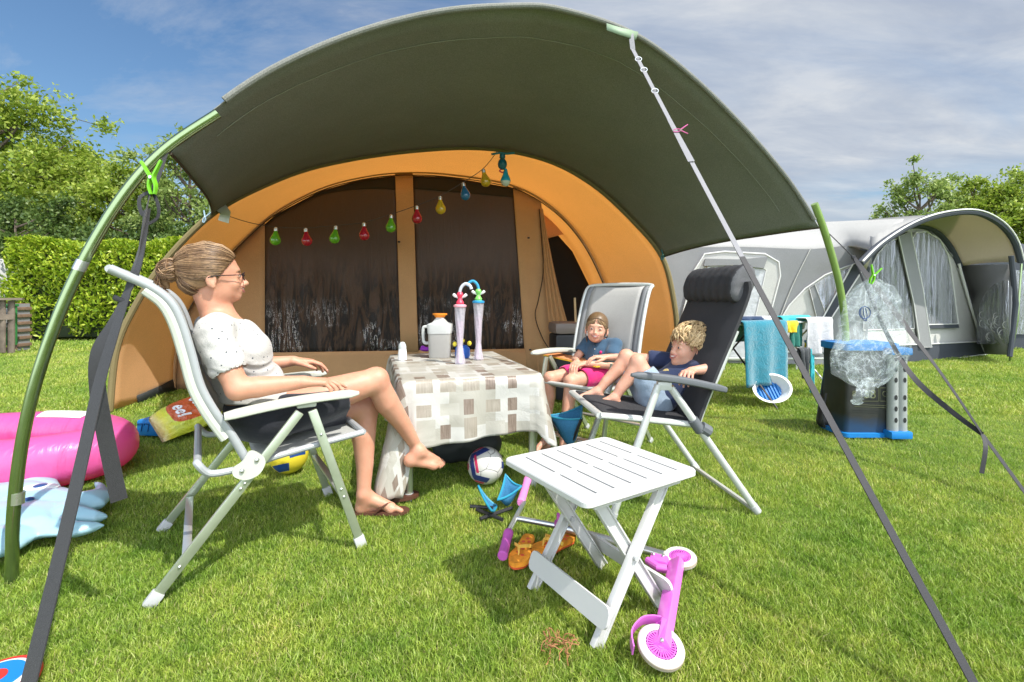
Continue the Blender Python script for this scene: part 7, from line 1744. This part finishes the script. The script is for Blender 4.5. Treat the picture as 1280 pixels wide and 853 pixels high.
def hang(name, label, cat, m_, pa, pb, drop, back=.12, wav=.02, taper=0, seed=0, group=None, n=16, flap=.35):
    rows = []; a, b_ = Vector(pa), Vector(pb); nn = Vector((-(b_-a).y, (b_-a).x, 0)).normalized(); fr_ = -nn if nn.y > 0 else nn
    L = [(back, -drop*flap), (back*.9, -.02), (back*.5, .012), (0, .014), (-.015, 0)]+[(-.02, -drop*t) for t in np.linspace(.06, 1, 16)]
    for k, (o_, z) in enumerate(L):
        row = []; t = max(0, -z/drop) if o_ <= 0 else 0
        for j in range(n+1):
            s_ = j/n; sx_ = .5+(s_-.5)*(1-taper*t)
            row.append(a.lerp(b_, sx_)-fr_*o_*1.0+fr_*(wav*math.sin(s_*13+seed)*(.4+t)+.006*mnoise.noise(Vector((s_*9, t*6, seed))))+Vector((0, 0, z+.012*mnoise.noise(Vector((s_*4, seed, t*3)))*t)))
        rows.append(row)
    mb = MB(); mb.grid(rows); o = mb.build(name, m_, None, solid=.008, ang=80); recentre(o, a.lerp(b_, .5)); tag(o, label, cat, group); return o
fr2 = lambda x, z=z_+.015, t=0.: ra_.lerp(rb_, x)+ay*t+Vector((0, 0, z-z_))-ay*.012
LN = 'laundry on the drying rack'
hang('towel', 'large teal bath towel hanging over the left end of the clothes rack', 'towel', 'towel_teal', fr2(-.03)-ay*.04, fr2(.43)-ay*.04, .62, .3, .016, .06, 1, LN)
hang('shirt', 'dark blue crumpled garment on top of the rack above the teal towel', 'clothing', 'cloth_navy', fr2(.02, z_+.05, .12), fr2(.32, z_+.05, .12), .05, .16, .03, 0, 2, LN, flap=.5)
hang('shirt', 'white t-shirt hanging over the right end of the clothes rack', 'clothing', 'towel_white', fr2(.68, z_+.03)-ay*.03, fr2(1.0, z_+.03)-ay*.03, .38, .3, .035, .0, 3, LN)
hang('shirt', 'white crumpled garment on top of the rack behind the grey strap', 'clothing', 'towel_white', fr2(.25, z_+.05, .2), fr2(.70, z_+.04, .2), .05, .2, .03, 0, 8, LN)
hang('towel', 'plum red cloth hanging right of the teal towel on the rack', 'towel', 'cloth_plum', fr2(.40, z_, .25), fr2(.60, z_, .25), .56, .1, .02, .05, 4, LN)
hang('shirt', 'small bright yellow garment at the middle of the clothes rack', 'clothing', 'cloth_yellow', fr2(.44, z_, .0), fr2(.62, z_, .0), .10, .1, .02, .3, 5, LN)
hang('shirt', 'dark green garment between the yellow one and the white t-shirt', 'clothing', 'cloth_green', fr2(.56, z_, .05), fr2(.71, z_, .05), .26, .1, .02, .1, 6, LN)
hang('towel', 'turquoise cloth lying over the top of the rack beside the white t-shirt', 'towel', 'cloth_teal', fr2(.52, z_+.045, .10), fr2(.86, z_+.05, .10), .06, .2, .02, 0, 7, LN)
# round peg hanger with swimwear
ph_ = fr2(.93, z_-.22, -.02); pg = thing('peg_hanger', 'blue oval peg hanger with coloured pegs under the white t-shirt', 'hanger', ph_)
mb = MB(); mb.ring([ph_+Vector((math.cos(a)*.20, math.sin(a)*.13, 0)) for a in np.linspace(0, 6.28, 28, endpoint=False)], .014, 6)
mb.tube([ph_+Vector((-.2, 0, 0)), ph_+Vector((.2, 0, 0))], .010, 6); mb.tube([ph_+Vector((0, 0, 0)), ph_+Vector((0, 0, .2))], .004, 5); mb.build('ring', 'crate_blue', pg)
for i in range(9):
    a = 2*math.pi*i/9+.2; c = ph_+Vector((math.cos(a)*.20, math.sin(a)*.13, -.045)); mb = MB(); mb.box(c, (.016, .012, .07), bev=.003); o = mb.build('peg', ('toy_yellow', 'toy_red', 'lime_plastic', 'orange_cap')[i % 4], pg)
hang('swimwear', 'navy bikini with turquoise straps hanging lowest under the peg hanger', 'clothing', 'cloth_navy', ph_+Vector((.02, -.13, -.20)), ph_+Vector((.17, -.13, -.20)), .24, .02, .012, -.5, 9, LN)
hang('swimwear', 'long thin turquoise strap hanging from the peg hanger, the lowest of the left', 'clothing', 'cloth_teal', ph_+Vector((-.23, -.10, -.05)), ph_+Vector((-.19, -.10, -.05)), .48, .01, .008, -.3, 10, LN, n=4)
hang('swimwear', 'turquoise and navy swimsuit strap in the middle of the peg hanger', 'clothing', 'cloth_teal', ph_+Vector((-.03, -.14, -.05)), ph_+Vector((.01, -.14, -.05)), .36, .01, .008, -.5, 11, LN, n=4)
hang('shorts', 'dark grey pointed garment hanging below the plum cloth', 'clothing', 'cloth_dark', fr2(.58, z_-.28, -.05), fr2(.70, z_-.28, -.05), .30, .02, .02, .5, 12, LN)
# laundry tub leaning under the towel
lt = thing('laundry_tub', 'white oval plastic tub with blue ribbed base tipped up under the clothes rack', 'tub', G(965, 508)); c = P(963, 492, 4.72); c.z = .155
rot = Matrix.Rotation(R(62), 3, 'X')@Matrix.Rotation(R(-18), 3, 'Z'); rot = Matrix.Rotation(R(-12), 3, 'Y')@Matrix.Rotation(R(58), 3, 'X')
mb = MB(); mb.lathe(c, [(.115, -.055), (.125, -.06), (.165, .04), (.185, .045), (.187, .055), (.165, .055), (.158, .045), (.115, -.04), (.001, -.04)], 36, rot, sx=1.0, sy=.80, cap=False); mb.build('rim', 'white_plastic', lt)
mb = MB(); mb.lathe(c, [(.001, -.058), (.118, -.058), (.118, -.036), (.001, -.036)], 30, rot, sx=1, sy=.8, cap=False)
for i in range(7): x = -.09+.03*i; h_ = .09*math.sqrt(max(0, 1-(x/.118)**2)); mb.bar(c+rot@Vector((x, -h_, -.03)), c+rot@Vector((x, h_, -.03)), .010, .012, up=rot@Vector((0, 0, 1)))
mb.build('ribbed_base', 'crate_blue', lt)
# ================================================================ storage rack with black mesh cover, bag leaning, plastic bag
sr = thing('laundry_basket', 'tall black mesh laundry basket with blue rims and grey perforated corner post', 'basket', G(1095, 548)); c = G(1091, 548); 
X0, X1, Yf = -.25, .245, 0.0; b0 = Vector((c.x, c.y, 0)); W2, D2_ = .27, .20
m, nt, b = newmat('mesh_net'); tc = nd(nt, 'ShaderNodeTexCoord'); n = noise_node(nt, 5, 4, .5, tc.outputs['Object']); gz = nd(nt, 'ShaderNodeSeparateXYZ'); lk(nt, tc.outputs['Object'], gz.inputs[0])
r = ramp(nt, n.outputs['Fac'], [(.3, (.012, .013, .012)), (.7, (.035, .036, .032))]); f_ = ramp(nt, mathn(nt, 'ADD', gz.outputs[2], mathn(nt, 'MULTIPLY', n.outputs['Fac'], .2)), [(.16, 1), (.26, 0)]); lk(nt, mix(nt, mathn(nt, 'MULTIPLY', f_.outputs[0], .7), r.outputs[0], (.01, .06, .16)), b.inputs['Base Color']); b.inputs['Roughness'].default_value = .55
def rr2(w, d, z, r=.035, o=b0): return [Vector((o.x+a, o.y+.15+b_, z)) for a, b_ in rrect(w, d, r)]
mb = MB(); mb.grid([[p+Vector((.006*mnoise.noise(Vector((i*.5, z*9, 0))), -.012*math.sin(math.pi*(z-.05)/.62)*(p.y < b0.y+.1), 0)) for i, p in enumerate(rr2(.40, .28, z))] for z in np.linspace(.04, .67, 12)], True); mb.build('mesh_cover', 'mesh_net', sr)
for z, h_ in ((.02, .04), (.69, .06)):
    mb = MB(); mb.grid([rr2(.40, .28, z-h_/2), rr2(.43, .31, z-h_/2+.005), rr2(.43, .31, z+h_/2-.005), rr2(.40, .28, z+h_/2)], True); k_ = len(rr2(.5, .38, 0)); mb.face(*range(k_)); mb.face(*[3*k_+i for i in range(k_)]); mb.build('rim', 'crate_blue', sr)
pcx = b0.x+.165
mb = MB()
for dx in (-.033, .033): mb.tube([Vector((pcx+dx, b0.y-.02, .05)), Vector((pcx+dx, b0.y-.02, .66))], .037, 14)
mb.build('corner_post', mat('post_grey', (.30, .32, .31), .5, var=.05), sr)
for dx in (-.033, .033):
    for z in (.15, .235, .32, .45, .53, .61):
        mb = MB(); mb.lathe((pcx+dx, b0.y-.058, z), [(.001, 0), (.011, 0), (.012, -.002)], 12, Matrix.Rotation(R(90), 3, 'X'), sy=1.7, cap=False); mb.build('post_hole', 'black_plastic', sr)
for z in (.04, .665): mb = MB(); mb.box((pcx, b0.y-.02, z), (.16, .11, .055), bev=.012); mb.build('corner_cap', 'crate_blue', sr)
mat('print_olive', (.11, .12, .055), .6, var=.1)
bp_ = lambda x0, z0: (lambda x, y: Vector((b0.x+x0+x, b0.y-.018+.0, z0+y)))
text_obj('58', .095, bp_(-.035, .335), 'print_olive', sr, name='printed_number'); text_obj('8', .06, bp_(-.155, .34), 'print_olive', sr, name='printed_number')
mb = MB()
for x0, x1, z0, z1 in ((-.10, .03, .285, .385), (.04, .12, .285, .385)):
    for a, b_ in (((x0, z0), (x1, z0)), ((x1, z0), (x1, z1)), ((x1, z1), (x0, z1)), ((x0, z1), (x0, z0))): mb.bar((b0.x+a[0], b0.y-.018, a[1]), (b0.x+b_[0], b0.y-.018, b_[1]), .002, .003, up=(0, 1, 0))
for z in (.43, .455, .26, .245): mb.bar((b0.x-.15, b0.y-.018, z), (b0.x+.11, b0.y-.018, z-.01), .002, .005 if z > .4 else .002, up=(0, 1, 0))
mb.ring([Vector((b0.x+.08+math.cos(a)*.02, b0.y-.018, .34+math.sin(a)*.02)) for a in np.linspace(0, 6.28, 14, endpoint=False)], .002, 4); mb.build('printed_frame', 'print_olive', sr)
lb_ = thing('rucksack', 'flat black bag leaning on the left of the mesh laundry basket', 'bag', G(1042, 542)); c = G(1047, 540)
sd = SDF(c+Vector((-.25, -.2, -.02)), c+Vector((.25, .4, .60)), .008); sd.cone(c+Vector((-.045, .10, .06)), c+Vector((.05, .16, .45)), .055, .05, .01); sd.cone(c+Vector((.04, .10, .06)), c+Vector((.06, .18, .42)), .055, .05, .01); sdf_build(sd, 'bag_body', ['black_plastic'], lb_); mb = MB(); mb.tube(spline([c+Vector((-.09, .02, .03)), c+Vector((-.12, .0, .12)), c+Vector((-.07, .03, .30))], 4), .008, 6); mb.build('carrying_strap', 'webbing_black', lb_)
# clear plastic bag on a green peg
m, nt, b = newmat('clear_plastic'); tc = nd(nt, 'ShaderNodeTexCoord'); n = noise_node(nt, 5.5, 6, .62, tc.outputs['Object'], 1.6); n2 = noise_node(nt, 8, 4, .6, tc.outputs['Object'], 1)
st = ramp(nt, n.outputs['Fac'], [(.44, .15), (.49, .28), (.503, .70), (.516, .28), (.56, .15)]); b.inputs['Base Color'].default_value = (.70, .78, .80, 1); b.inputs['Roughness'].default_value = .18; b.inputs['Specular IOR Level'].default_value = 1
al = mathn(nt, 'MULTIPLY_ADD', ramp(nt, n2.outputs['Fac'], [(.50, 0), (.8, 1)]).outputs[0], .12, mathn(nt, 'MULTIPLY_ADD', st.outputs[0], .7, -.02), True); lk(nt, al, b.inputs['Alpha'])
bp = nd(nt, 'ShaderNodeBump'); bp.inputs['Strength'].default_value = .6; bp.inputs['Distance'].default_value = .03; lk(nt, n.outputs['Fac'], bp.inputs['Height']); lk(nt, bp.outputs[0], b.inputs['Normal'])
DZ = 3.18; pb_ = thing('plastic_bag', 'clear crumpled plastic bag with round emblem hanging from the twin strap by the green peg', 'bag', P(1092, 350, DZ))
tops = [(1092, 350), (1085, 356)]; rows = []
prof_ = [(0.0, 6, 349), (.06, 22, 358), (.15, 34, 376), (.3, 37, 400), (.45, 42, 420), (.6, 47, 440), (.72, 45, 452), (.82, 38, 466), (.92, 28, 476), (1.0, 14, 484)]
cxs = [1092, 1093, 1090, 1089, 1090, 1088, 1084, 1082, 1084, 1084]
for k, (t, hw, y) in enumerate(prof_):
    row = []
    for i in range(36):
        a = 2*math.pi*i/36; hwm = hw/600*DZ; dp = min(.09, hwm*.22)
        w_ = 1+.10*math.sin(a*7+k*.8)+.14*mnoise.noise(Vector((math.cos(a)*2.2, math.sin(a)*2.2, t*5)))
        c = P(cxs[k], y, DZ); row.append(c+Vector((math.cos(a)*hwm*w_, math.sin(a)*dp*w_, .012*mnoise.noise(Vector((a*2, t*9, 1))))))
    rows.append(row)
fin = resample(rows[0], 2)
sm = []
for i in range(len(rows)-1):
    for u in (0, .33, .66): sm.append([a.lerp(b_, u)+Vector((.014*mnoise.noise(Vector((j*.7, i+u, 0))), .02*mnoise.noise(Vector((j*.7, i+u, 5))), 0)) for j, (a, b_) in enumerate(zip(rows[i], rows[i+1]))])
sm.append(rows[-1]); mb = MB(); mb.grid(sm, True); mb.build('bag_film', 'clear_plastic', pb_, ang=180)
mb = MB(); tl_ = [P(1082, 478, DZ-.05), P(1074, 494, DZ-.07), P(1070, 506, DZ-.06)]; mb.ribbon(spline(tl_, 5), Vector((1, 0, .2)), [.05, .06, .05, .07, .06, .05, .08, .06, .09, .07, .04], .006); mb.ribbon(spline([P(1085, 472, DZ-.05), P(1088, 486, DZ-.06), P(1084, 497, DZ-.05)], 5), Vector((1, .3, .1)), .08, .004); mb.build('tied_end', 'clear_plastic', pb_)
ec = P(1081, 391, DZ-.135); eR = .036; mb = MB(); mb.ring([ec+Vector((math.cos(a)*eR, 0, math.sin(a)*eR*1.05)) for a in np.linspace(0, 6.28, 22, endpoint=False)], .0028, 5)
for s_ in (-1, 0, 1): mb.tube(spline([ec+Vector((s_*.006+.004, 0, -eR*1.5)), ec+Vector((s_*.020-.006, 0, -.01)), ec+Vector((s_*.012-.010, 0, eR*.8))], 5), .0024, 5)
mb.build('emblem', 'print_navy', pb_)
peg(P(1092, 344, DZ-.04), (.35, 0, 1), (1, 0, 0), 'lime_plastic', .12, 'light green peg holding the clear plastic bag on the strap')

# ================================================================ left background: post, pillar, white van edge, hedge
mat('weathered_wood', (.17, .135, .105), .85, var=.4, vscale=8, stretch=(3, 3, 22), bump=.8, bscale=3); mat('brick_brown', (.20, .125, .085), .85, var=.3, vscale=14, bump=.6, bscale=20)
mat('van_white', (.62, .62, .62), .35, var=.03); mat('hydrant_green', (.035, .20, .06), .5, var=.1)
wf = thing('plank_fence', 'grey weathered wooden plank fence at the left edge of the lawn', 'fence', G(0, 444))
f0, f1 = G(-90, 446), G(20, 441)
for i in range(9):
    p = f0.lerp(f1, (i+.5)/9); mb = MB(); mb.box(p+Vector((0, 0, .50+.01*math.sin(i*3))), ((f1-f0).length/9-.008, .03, 1.0), bev=.004); mb.build('plank', 'weathered_wood', wf)
mb = MB(); mb.bar(f0+Vector((0, -.035, .68)), f1+Vector((0, -.035, .68)), .03, .1); mb.build('rail', 'weathered_wood', wf); mb = MB(); mb.bar(f0+Vector((0, -.01, 1.02)), f1+Vector((0.15, -.01, 1.02)), .10, .04); mb.build('top_rail', 'weathered_wood', wf)
bpil = thing('brick_pillar', 'low brown brick pillar between the plank fence and the hedge', 'pillar', G(27, 437)); c = G(27, 438)
mb = MB()
for k in range(13):
    for j in (0, 1): mb.box(c+Vector((-.17+.12*j+(.02 if k % 2 else -.02), .05, .035+k*.072)), (.115, .26, .060), bev=.002)
mb.build('brick_courses', 'brick_brown', bpil); mb = MB(); mb.box(c+Vector((-.11, .05, .46)), (.22, .23, .92)); mb.build('mortar', 'awn_grey', bpil)
hb = thing('service_post', 'green service post with a white meter panel in front of the brick pillar', 'service post', G(17, 440)); c = G(16, 440)
mb = MB(); mb.box(c+Vector((0, -.05, .50)), (.17, .12, .74), bev=.015); mb.box(c+Vector((0, -.05, .90)), (.20, .15, .05), bev=.012); mb.build('housing', 'hydrant_green', hb); mb = MB(); mb.box(c+Vector((.02, -.118, .66)), (.11, .02, .36), bev=.004); mb.build('meter_panel', 'van_white', hb); mb = MB(); mb.box(c+Vector((.03, -.132, .55)), (.02, .01, .035)); mb.build('keyhole', 'black_plastic', hb)
vn = thing('caravan', 'white caravan with a red stripe just visible behind the left end of the hedge', 'caravan', P(-20, 430, 15)); vb = P(-72, 380, 15)
mb = MB(); mb.box((vb.x-.2, 16, 1.35), (2.6, 2.0, 1.9), bev=.12); mb.build('body', 'van_white', vn); mb = MB(); mb.box((vb.x-.2, 14.985, 1.22), (2.5, .02, .10)); mb.build('stripe', 'red_foam', vn)
# leaves
def leafmat(name, c0, c1, c2, tr=.35):
    m, nt, b = newmat(name); g = nd(nt, 'ShaderNodeNewGeometry'); r = ramp(nt, g.outputs['Random Per Island'], [(0, c0), (.5, c1), (1, c2)])
    lk(nt, r.outputs[0], b.inputs['Base Color']); b.inputs['Roughness'].default_value = .42; b.inputs['Specular IOR Level'].default_value = .4
    t = nd(nt, 'ShaderNodeBsdfTranslucent'); lk(nt, r.outputs[0], t.inputs[0]); ms = nd(nt, 'ShaderNodeMixShader'); ms.inputs[0].default_value = tr; lk(nt, b.outputs[0], ms.inputs[1]); lk(nt, t.outputs[0], ms.inputs[2]); lk(nt, ms.outputs[0], nt.nodes['Material Output'].inputs[0])
leafmat('laurel', (.16, .27, .015), (.30, .42, .025), (.50, .56, .06)); leafmat('leaf_mid', (.14, .22, .02), (.28, .38, .04), (.44, .50, .10), .45); leafmat('leaf_dark', (.05, .095, .02), (.09, .15, .03), (.15, .21, .05), .3); leafmat('leaf_pale', (.15, .23, .05), (.27, .36, .09), (.38, .45, .15), .45)
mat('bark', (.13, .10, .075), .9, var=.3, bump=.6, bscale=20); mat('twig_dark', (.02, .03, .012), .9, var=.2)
rg = np.random.RandomState(5)
def leafobj(name, C_, L, W_, m_, parent, up_bias=.6, out=None):
    n = len(C_); d = rg.randn(n, 3); 
    if out is not None: d += out*1.3
    d[:, 2] += up_bias*.3; u = rg.randn(n, 3)*.6+np.array([0, 0, up_bias])
    me = quick_mesh(name, leafmesh(C_, d, u, L*(.7+.6*rg.rand(n)), W_*(.7+.6*rg.rand(n)), .12), 4, m_)
    o = bpy.data.objects.new(name, me); COL.objects.link(o); o.parent = parent; off = wloc(parent); me.transform(Matrix.Translation(-off)); return o
def hedge():
    h0, h1 = Vector((-11.95, 11.3, 0)), Vector((-5.2, 12.0, 0)); ln = (h1-h0).length; ax = unit(h1-h0); ay = Vector((-ax.y, ax.x, 0)); n = 30000
    t = thing('laurel_hedge', 'dense bright yellow-green laurel hedge behind the left side of the lawn', 'hedge', h0.lerp(h1, .5))
    u = rg.rand(n)*ln; z = rg.rand(n)**.8*2.35; face = rg.rand(n); dep = np.where(face < .75, rg.rand(n)**2*.35, 1.4-rg.rand(n)**2*.3); topm = rg.rand(n) < .22; z = np.where(topm, 2.35-rg.rand(n)**2*.3, z); dep = np.where(topm, rg.rand(n)*1.4, dep)
    lx = rg.rand(n) < .12; u = np.where(lx, rg.rand(n)**2*.3, u); dep = np.where(lx, rg.rand(n)*1.4, dep)
    bump_ = np.array([mnoise.noise(Vector((a*1.4, b_*1.4, 0))) for a, b_ in zip(u, z)]); dep = dep-bump_*.25-(z < .3)*-.15; z = z*(1+.15*np.array([mnoise.noise(Vector((a*.9, 3, 0))) for a in u]))
    C_ = np.array(h0)+np.outer(u, ax)+np.outer(dep, ay); C_[:, 2] = z+.08
    leafobj('foliage', C_, .13, .05, 'laurel', t, .9, np.array([-.1, -.6, .5]))
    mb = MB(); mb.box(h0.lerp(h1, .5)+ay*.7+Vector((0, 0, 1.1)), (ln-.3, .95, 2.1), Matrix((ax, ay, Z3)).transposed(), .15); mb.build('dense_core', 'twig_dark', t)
    for i in range(14):
        p = h0.lerp(h1, (i+.5)/14)+ay*.5; mb = MB(); mb.tube([p, p+Vector((.05, 0, .4)), p+Vector((-.06, .05, 1.0))], [.04, .03, .02], 6); mb.build('stem', 'bark', t)
hedge()
def tree(name, label, base, H, spread, trunk_h, m_, nl, L, W_, seed, clumps=26, gap=.55, lean=(0, 0), csize=.17, shape=1., group='trees beyond the campsite'):
    r_ = np.random.RandomState(seed); random.seed(seed); t = thing(name, label, 'tree', base, group); base = Vector(base); tips = []
    mb = MB(); tr_top = base+Vector((lean[0], lean[1], trunk_h+.35*(H-trunk_h)))
    tk = spline([base, base+Vector((lean[0]*.3+.1, lean[1]*.3, trunk_h*.6)), tr_top, base+Vector((lean[0]*1.3, lean[1], trunk_h+.8*(H-trunk_h)))], 5); tr = H*.022
    mb.tube(tk, [tr*(1-.85*i/(len(tk)-1)) for i in range(len(tk))], 8); mb.build('trunk', 'bark', t)
    br = MB(); cl = []
    for i in range(clumps):
        f = .15+.85*(i+.5)/clumps; az = i*2.4+r_.rand()*.8; hz = trunk_h+(H-trunk_h)*(.05+.90*f); prof_ = math.sin(math.pi*min(.97, (.12+.80*f**shape)))**.7
        rad = spread*prof_*(.45+.6*r_.rand()); e = base+Vector((math.cos(az)*rad+lean[0]*f, math.sin(az)*rad*.9+lean[1]*f, hz-.04*H*r_.rand())); s0 = tk[min(len(tk)-1, int(len(tk)*(.35+.55*f)))]
        m1 = s0.lerp(e, .5)+Vector((0, 0, -.02*H)); pts = spline([s0, m1, e], 4); br.tube(pts, [tr*.42*(1-.8*k/(len(pts)-1)) for k in range(len(pts))], 5); cl.append((e, csize*H*(.6+.7*r_.rand())))
        for q_ in range(2):
            e2 = e+Vector(r_.randn(3))*csize*H*.55; cl.append((e2, csize*H*(.35+.4*r_.rand()))); br.tube([pts[len(pts)//2], e.lerp(e2, .5), e2], [tr*.16, tr*.1, tr*.04], 4)
    br.build('limbs', 'bark', t)
    tot = sum(c[1]**2 for c in cl); C_ = []; O_ = []
    for e, s_ in cl:
        k = int(nl*1.9*s_*s_/tot); g_ = r_.randn(k, 3); g_ /= np.linalg.norm(g_, axis=1)[:, None]; rr = s_*(r_.rand(k)**.45)*(.75+.35*np.sin(g_[:, 0]*5+g_[:, 2]*4+s_*9)); C_.append(np.array(e)+g_*rr[:, None]*np.array([1, 1, gap+.15])); O_.append(g_)
    leafobj('crown', np.concatenate(C_), L*.7, W_*.7, m_, t, .5, np.concatenate(O_)*.5)
def gp(px, d): return Vector(((px-CX)/FPX*d, d, 0))
tree('broadleaf_tree', 'tall light green tree at the left edge, the highest of the left group', gp(-10, 21), 10.4, 3.9, 1.6, 'leaf_mid', 15000, .30, .16, 11, 30)
tree('broadleaf_tree', 'yellow-green tree second from the left edge, standing right of the tallest one', gp(92, 22), 7.6, 3.0, 1.0, 'leaf_mid', 11000, .28, .15, 12, 26)
tree('broadleaf_tree', 'airy light green tree filling the gap under the left end of the canopy', gp(168, 21), 7.0, 2.4, 1.0, 'leaf_mid', 8000, .26, .14, 13, 22, csize=.13)
tree('broadleaf_tree', 'light green tree seen in the gap beneath the canopy corner above the hedge', gp(238, 20), 7.9, 2.3, 1.0, 'leaf_pale', 8000, .24, .13, 14, 24, csize=.12)
tree('broadleaf_tree', 'dark low tree behind the hedge at the far left edge', gp(20, 17), 4.6, 2.8, .4, 'leaf_dark', 9000, .22, .11, 15, 22, csize=.22)
tree('broadleaf_tree', 'dark round low tree behind the middle of the hedge', gp(120, 17), 3.4, 2.2, .4, 'leaf_dark', 8000, .22, .11, 16, 20, csize=.22)
tree('broadleaf_tree', 'dark bushy low tree behind the right end of the hedge under the canopy corner', gp(205, 18), 3.8, 1.9, .4, 'leaf_dark', 8000, .22, .11, 17, 20, csize=.22)
tree('broadleaf_tree', 'sparse grey-green tree rising behind the light awning roof', gp(1150, 24), 7.5, 2.1, 1.4, 'leaf_pale', 4200, .26, .14, 18, 26, csize=.10)
tree('broadleaf_tree', 'green tree left of the right edge behind the awning porch', gp(1222, 25), 7.2, 2.3, 1.4, 'leaf_mid', 8500, .26, .14, 19, 26, csize=.13)
tree('broadleaf_tree', 'green tree cut by the right edge of the view behind the porch', gp(1290, 24), 7.4, 2.8, 1.2, 'leaf_mid', 9500, .26, .14, 20, 26, csize=.14)
tree('broadleaf_tree', 'low green tree behind the awning roof left of the sparse tree', gp(1118, 26), 5.2, 1.8, .8, 'leaf_pale', 4000, .24, .13, 21, 16, csize=.15)
# distant ground cover line: a far belt of trees closing the horizon
n = 26000; an = rg.rand(n)*2.6-1.3; rad = 60+rg.rand(n)*14; hh_ = (5.0+2.2*np.sin(an*9)+1.5*np.sin(an*23+1)); C_ = np.stack([np.sin(an)*rad, np.cos(an)*rad, rg.rand(n)**.8*hh_], 1)
me = quick_mesh('far_woods', leafmesh(C_, rg.randn(n, 3), rg.randn(n, 3)*.5+np.array([0, -.5, .6]), 1.3*(.6+.8*rg.rand(n)), .9, .1), 4, 'leaf_dark'); o = bpy.data.objects.new('far_woods', me); COL.objects.link(o); tag(o, 'dark far belt of trees closing the horizon beyond the campsite', 'woods', kind='stuff')
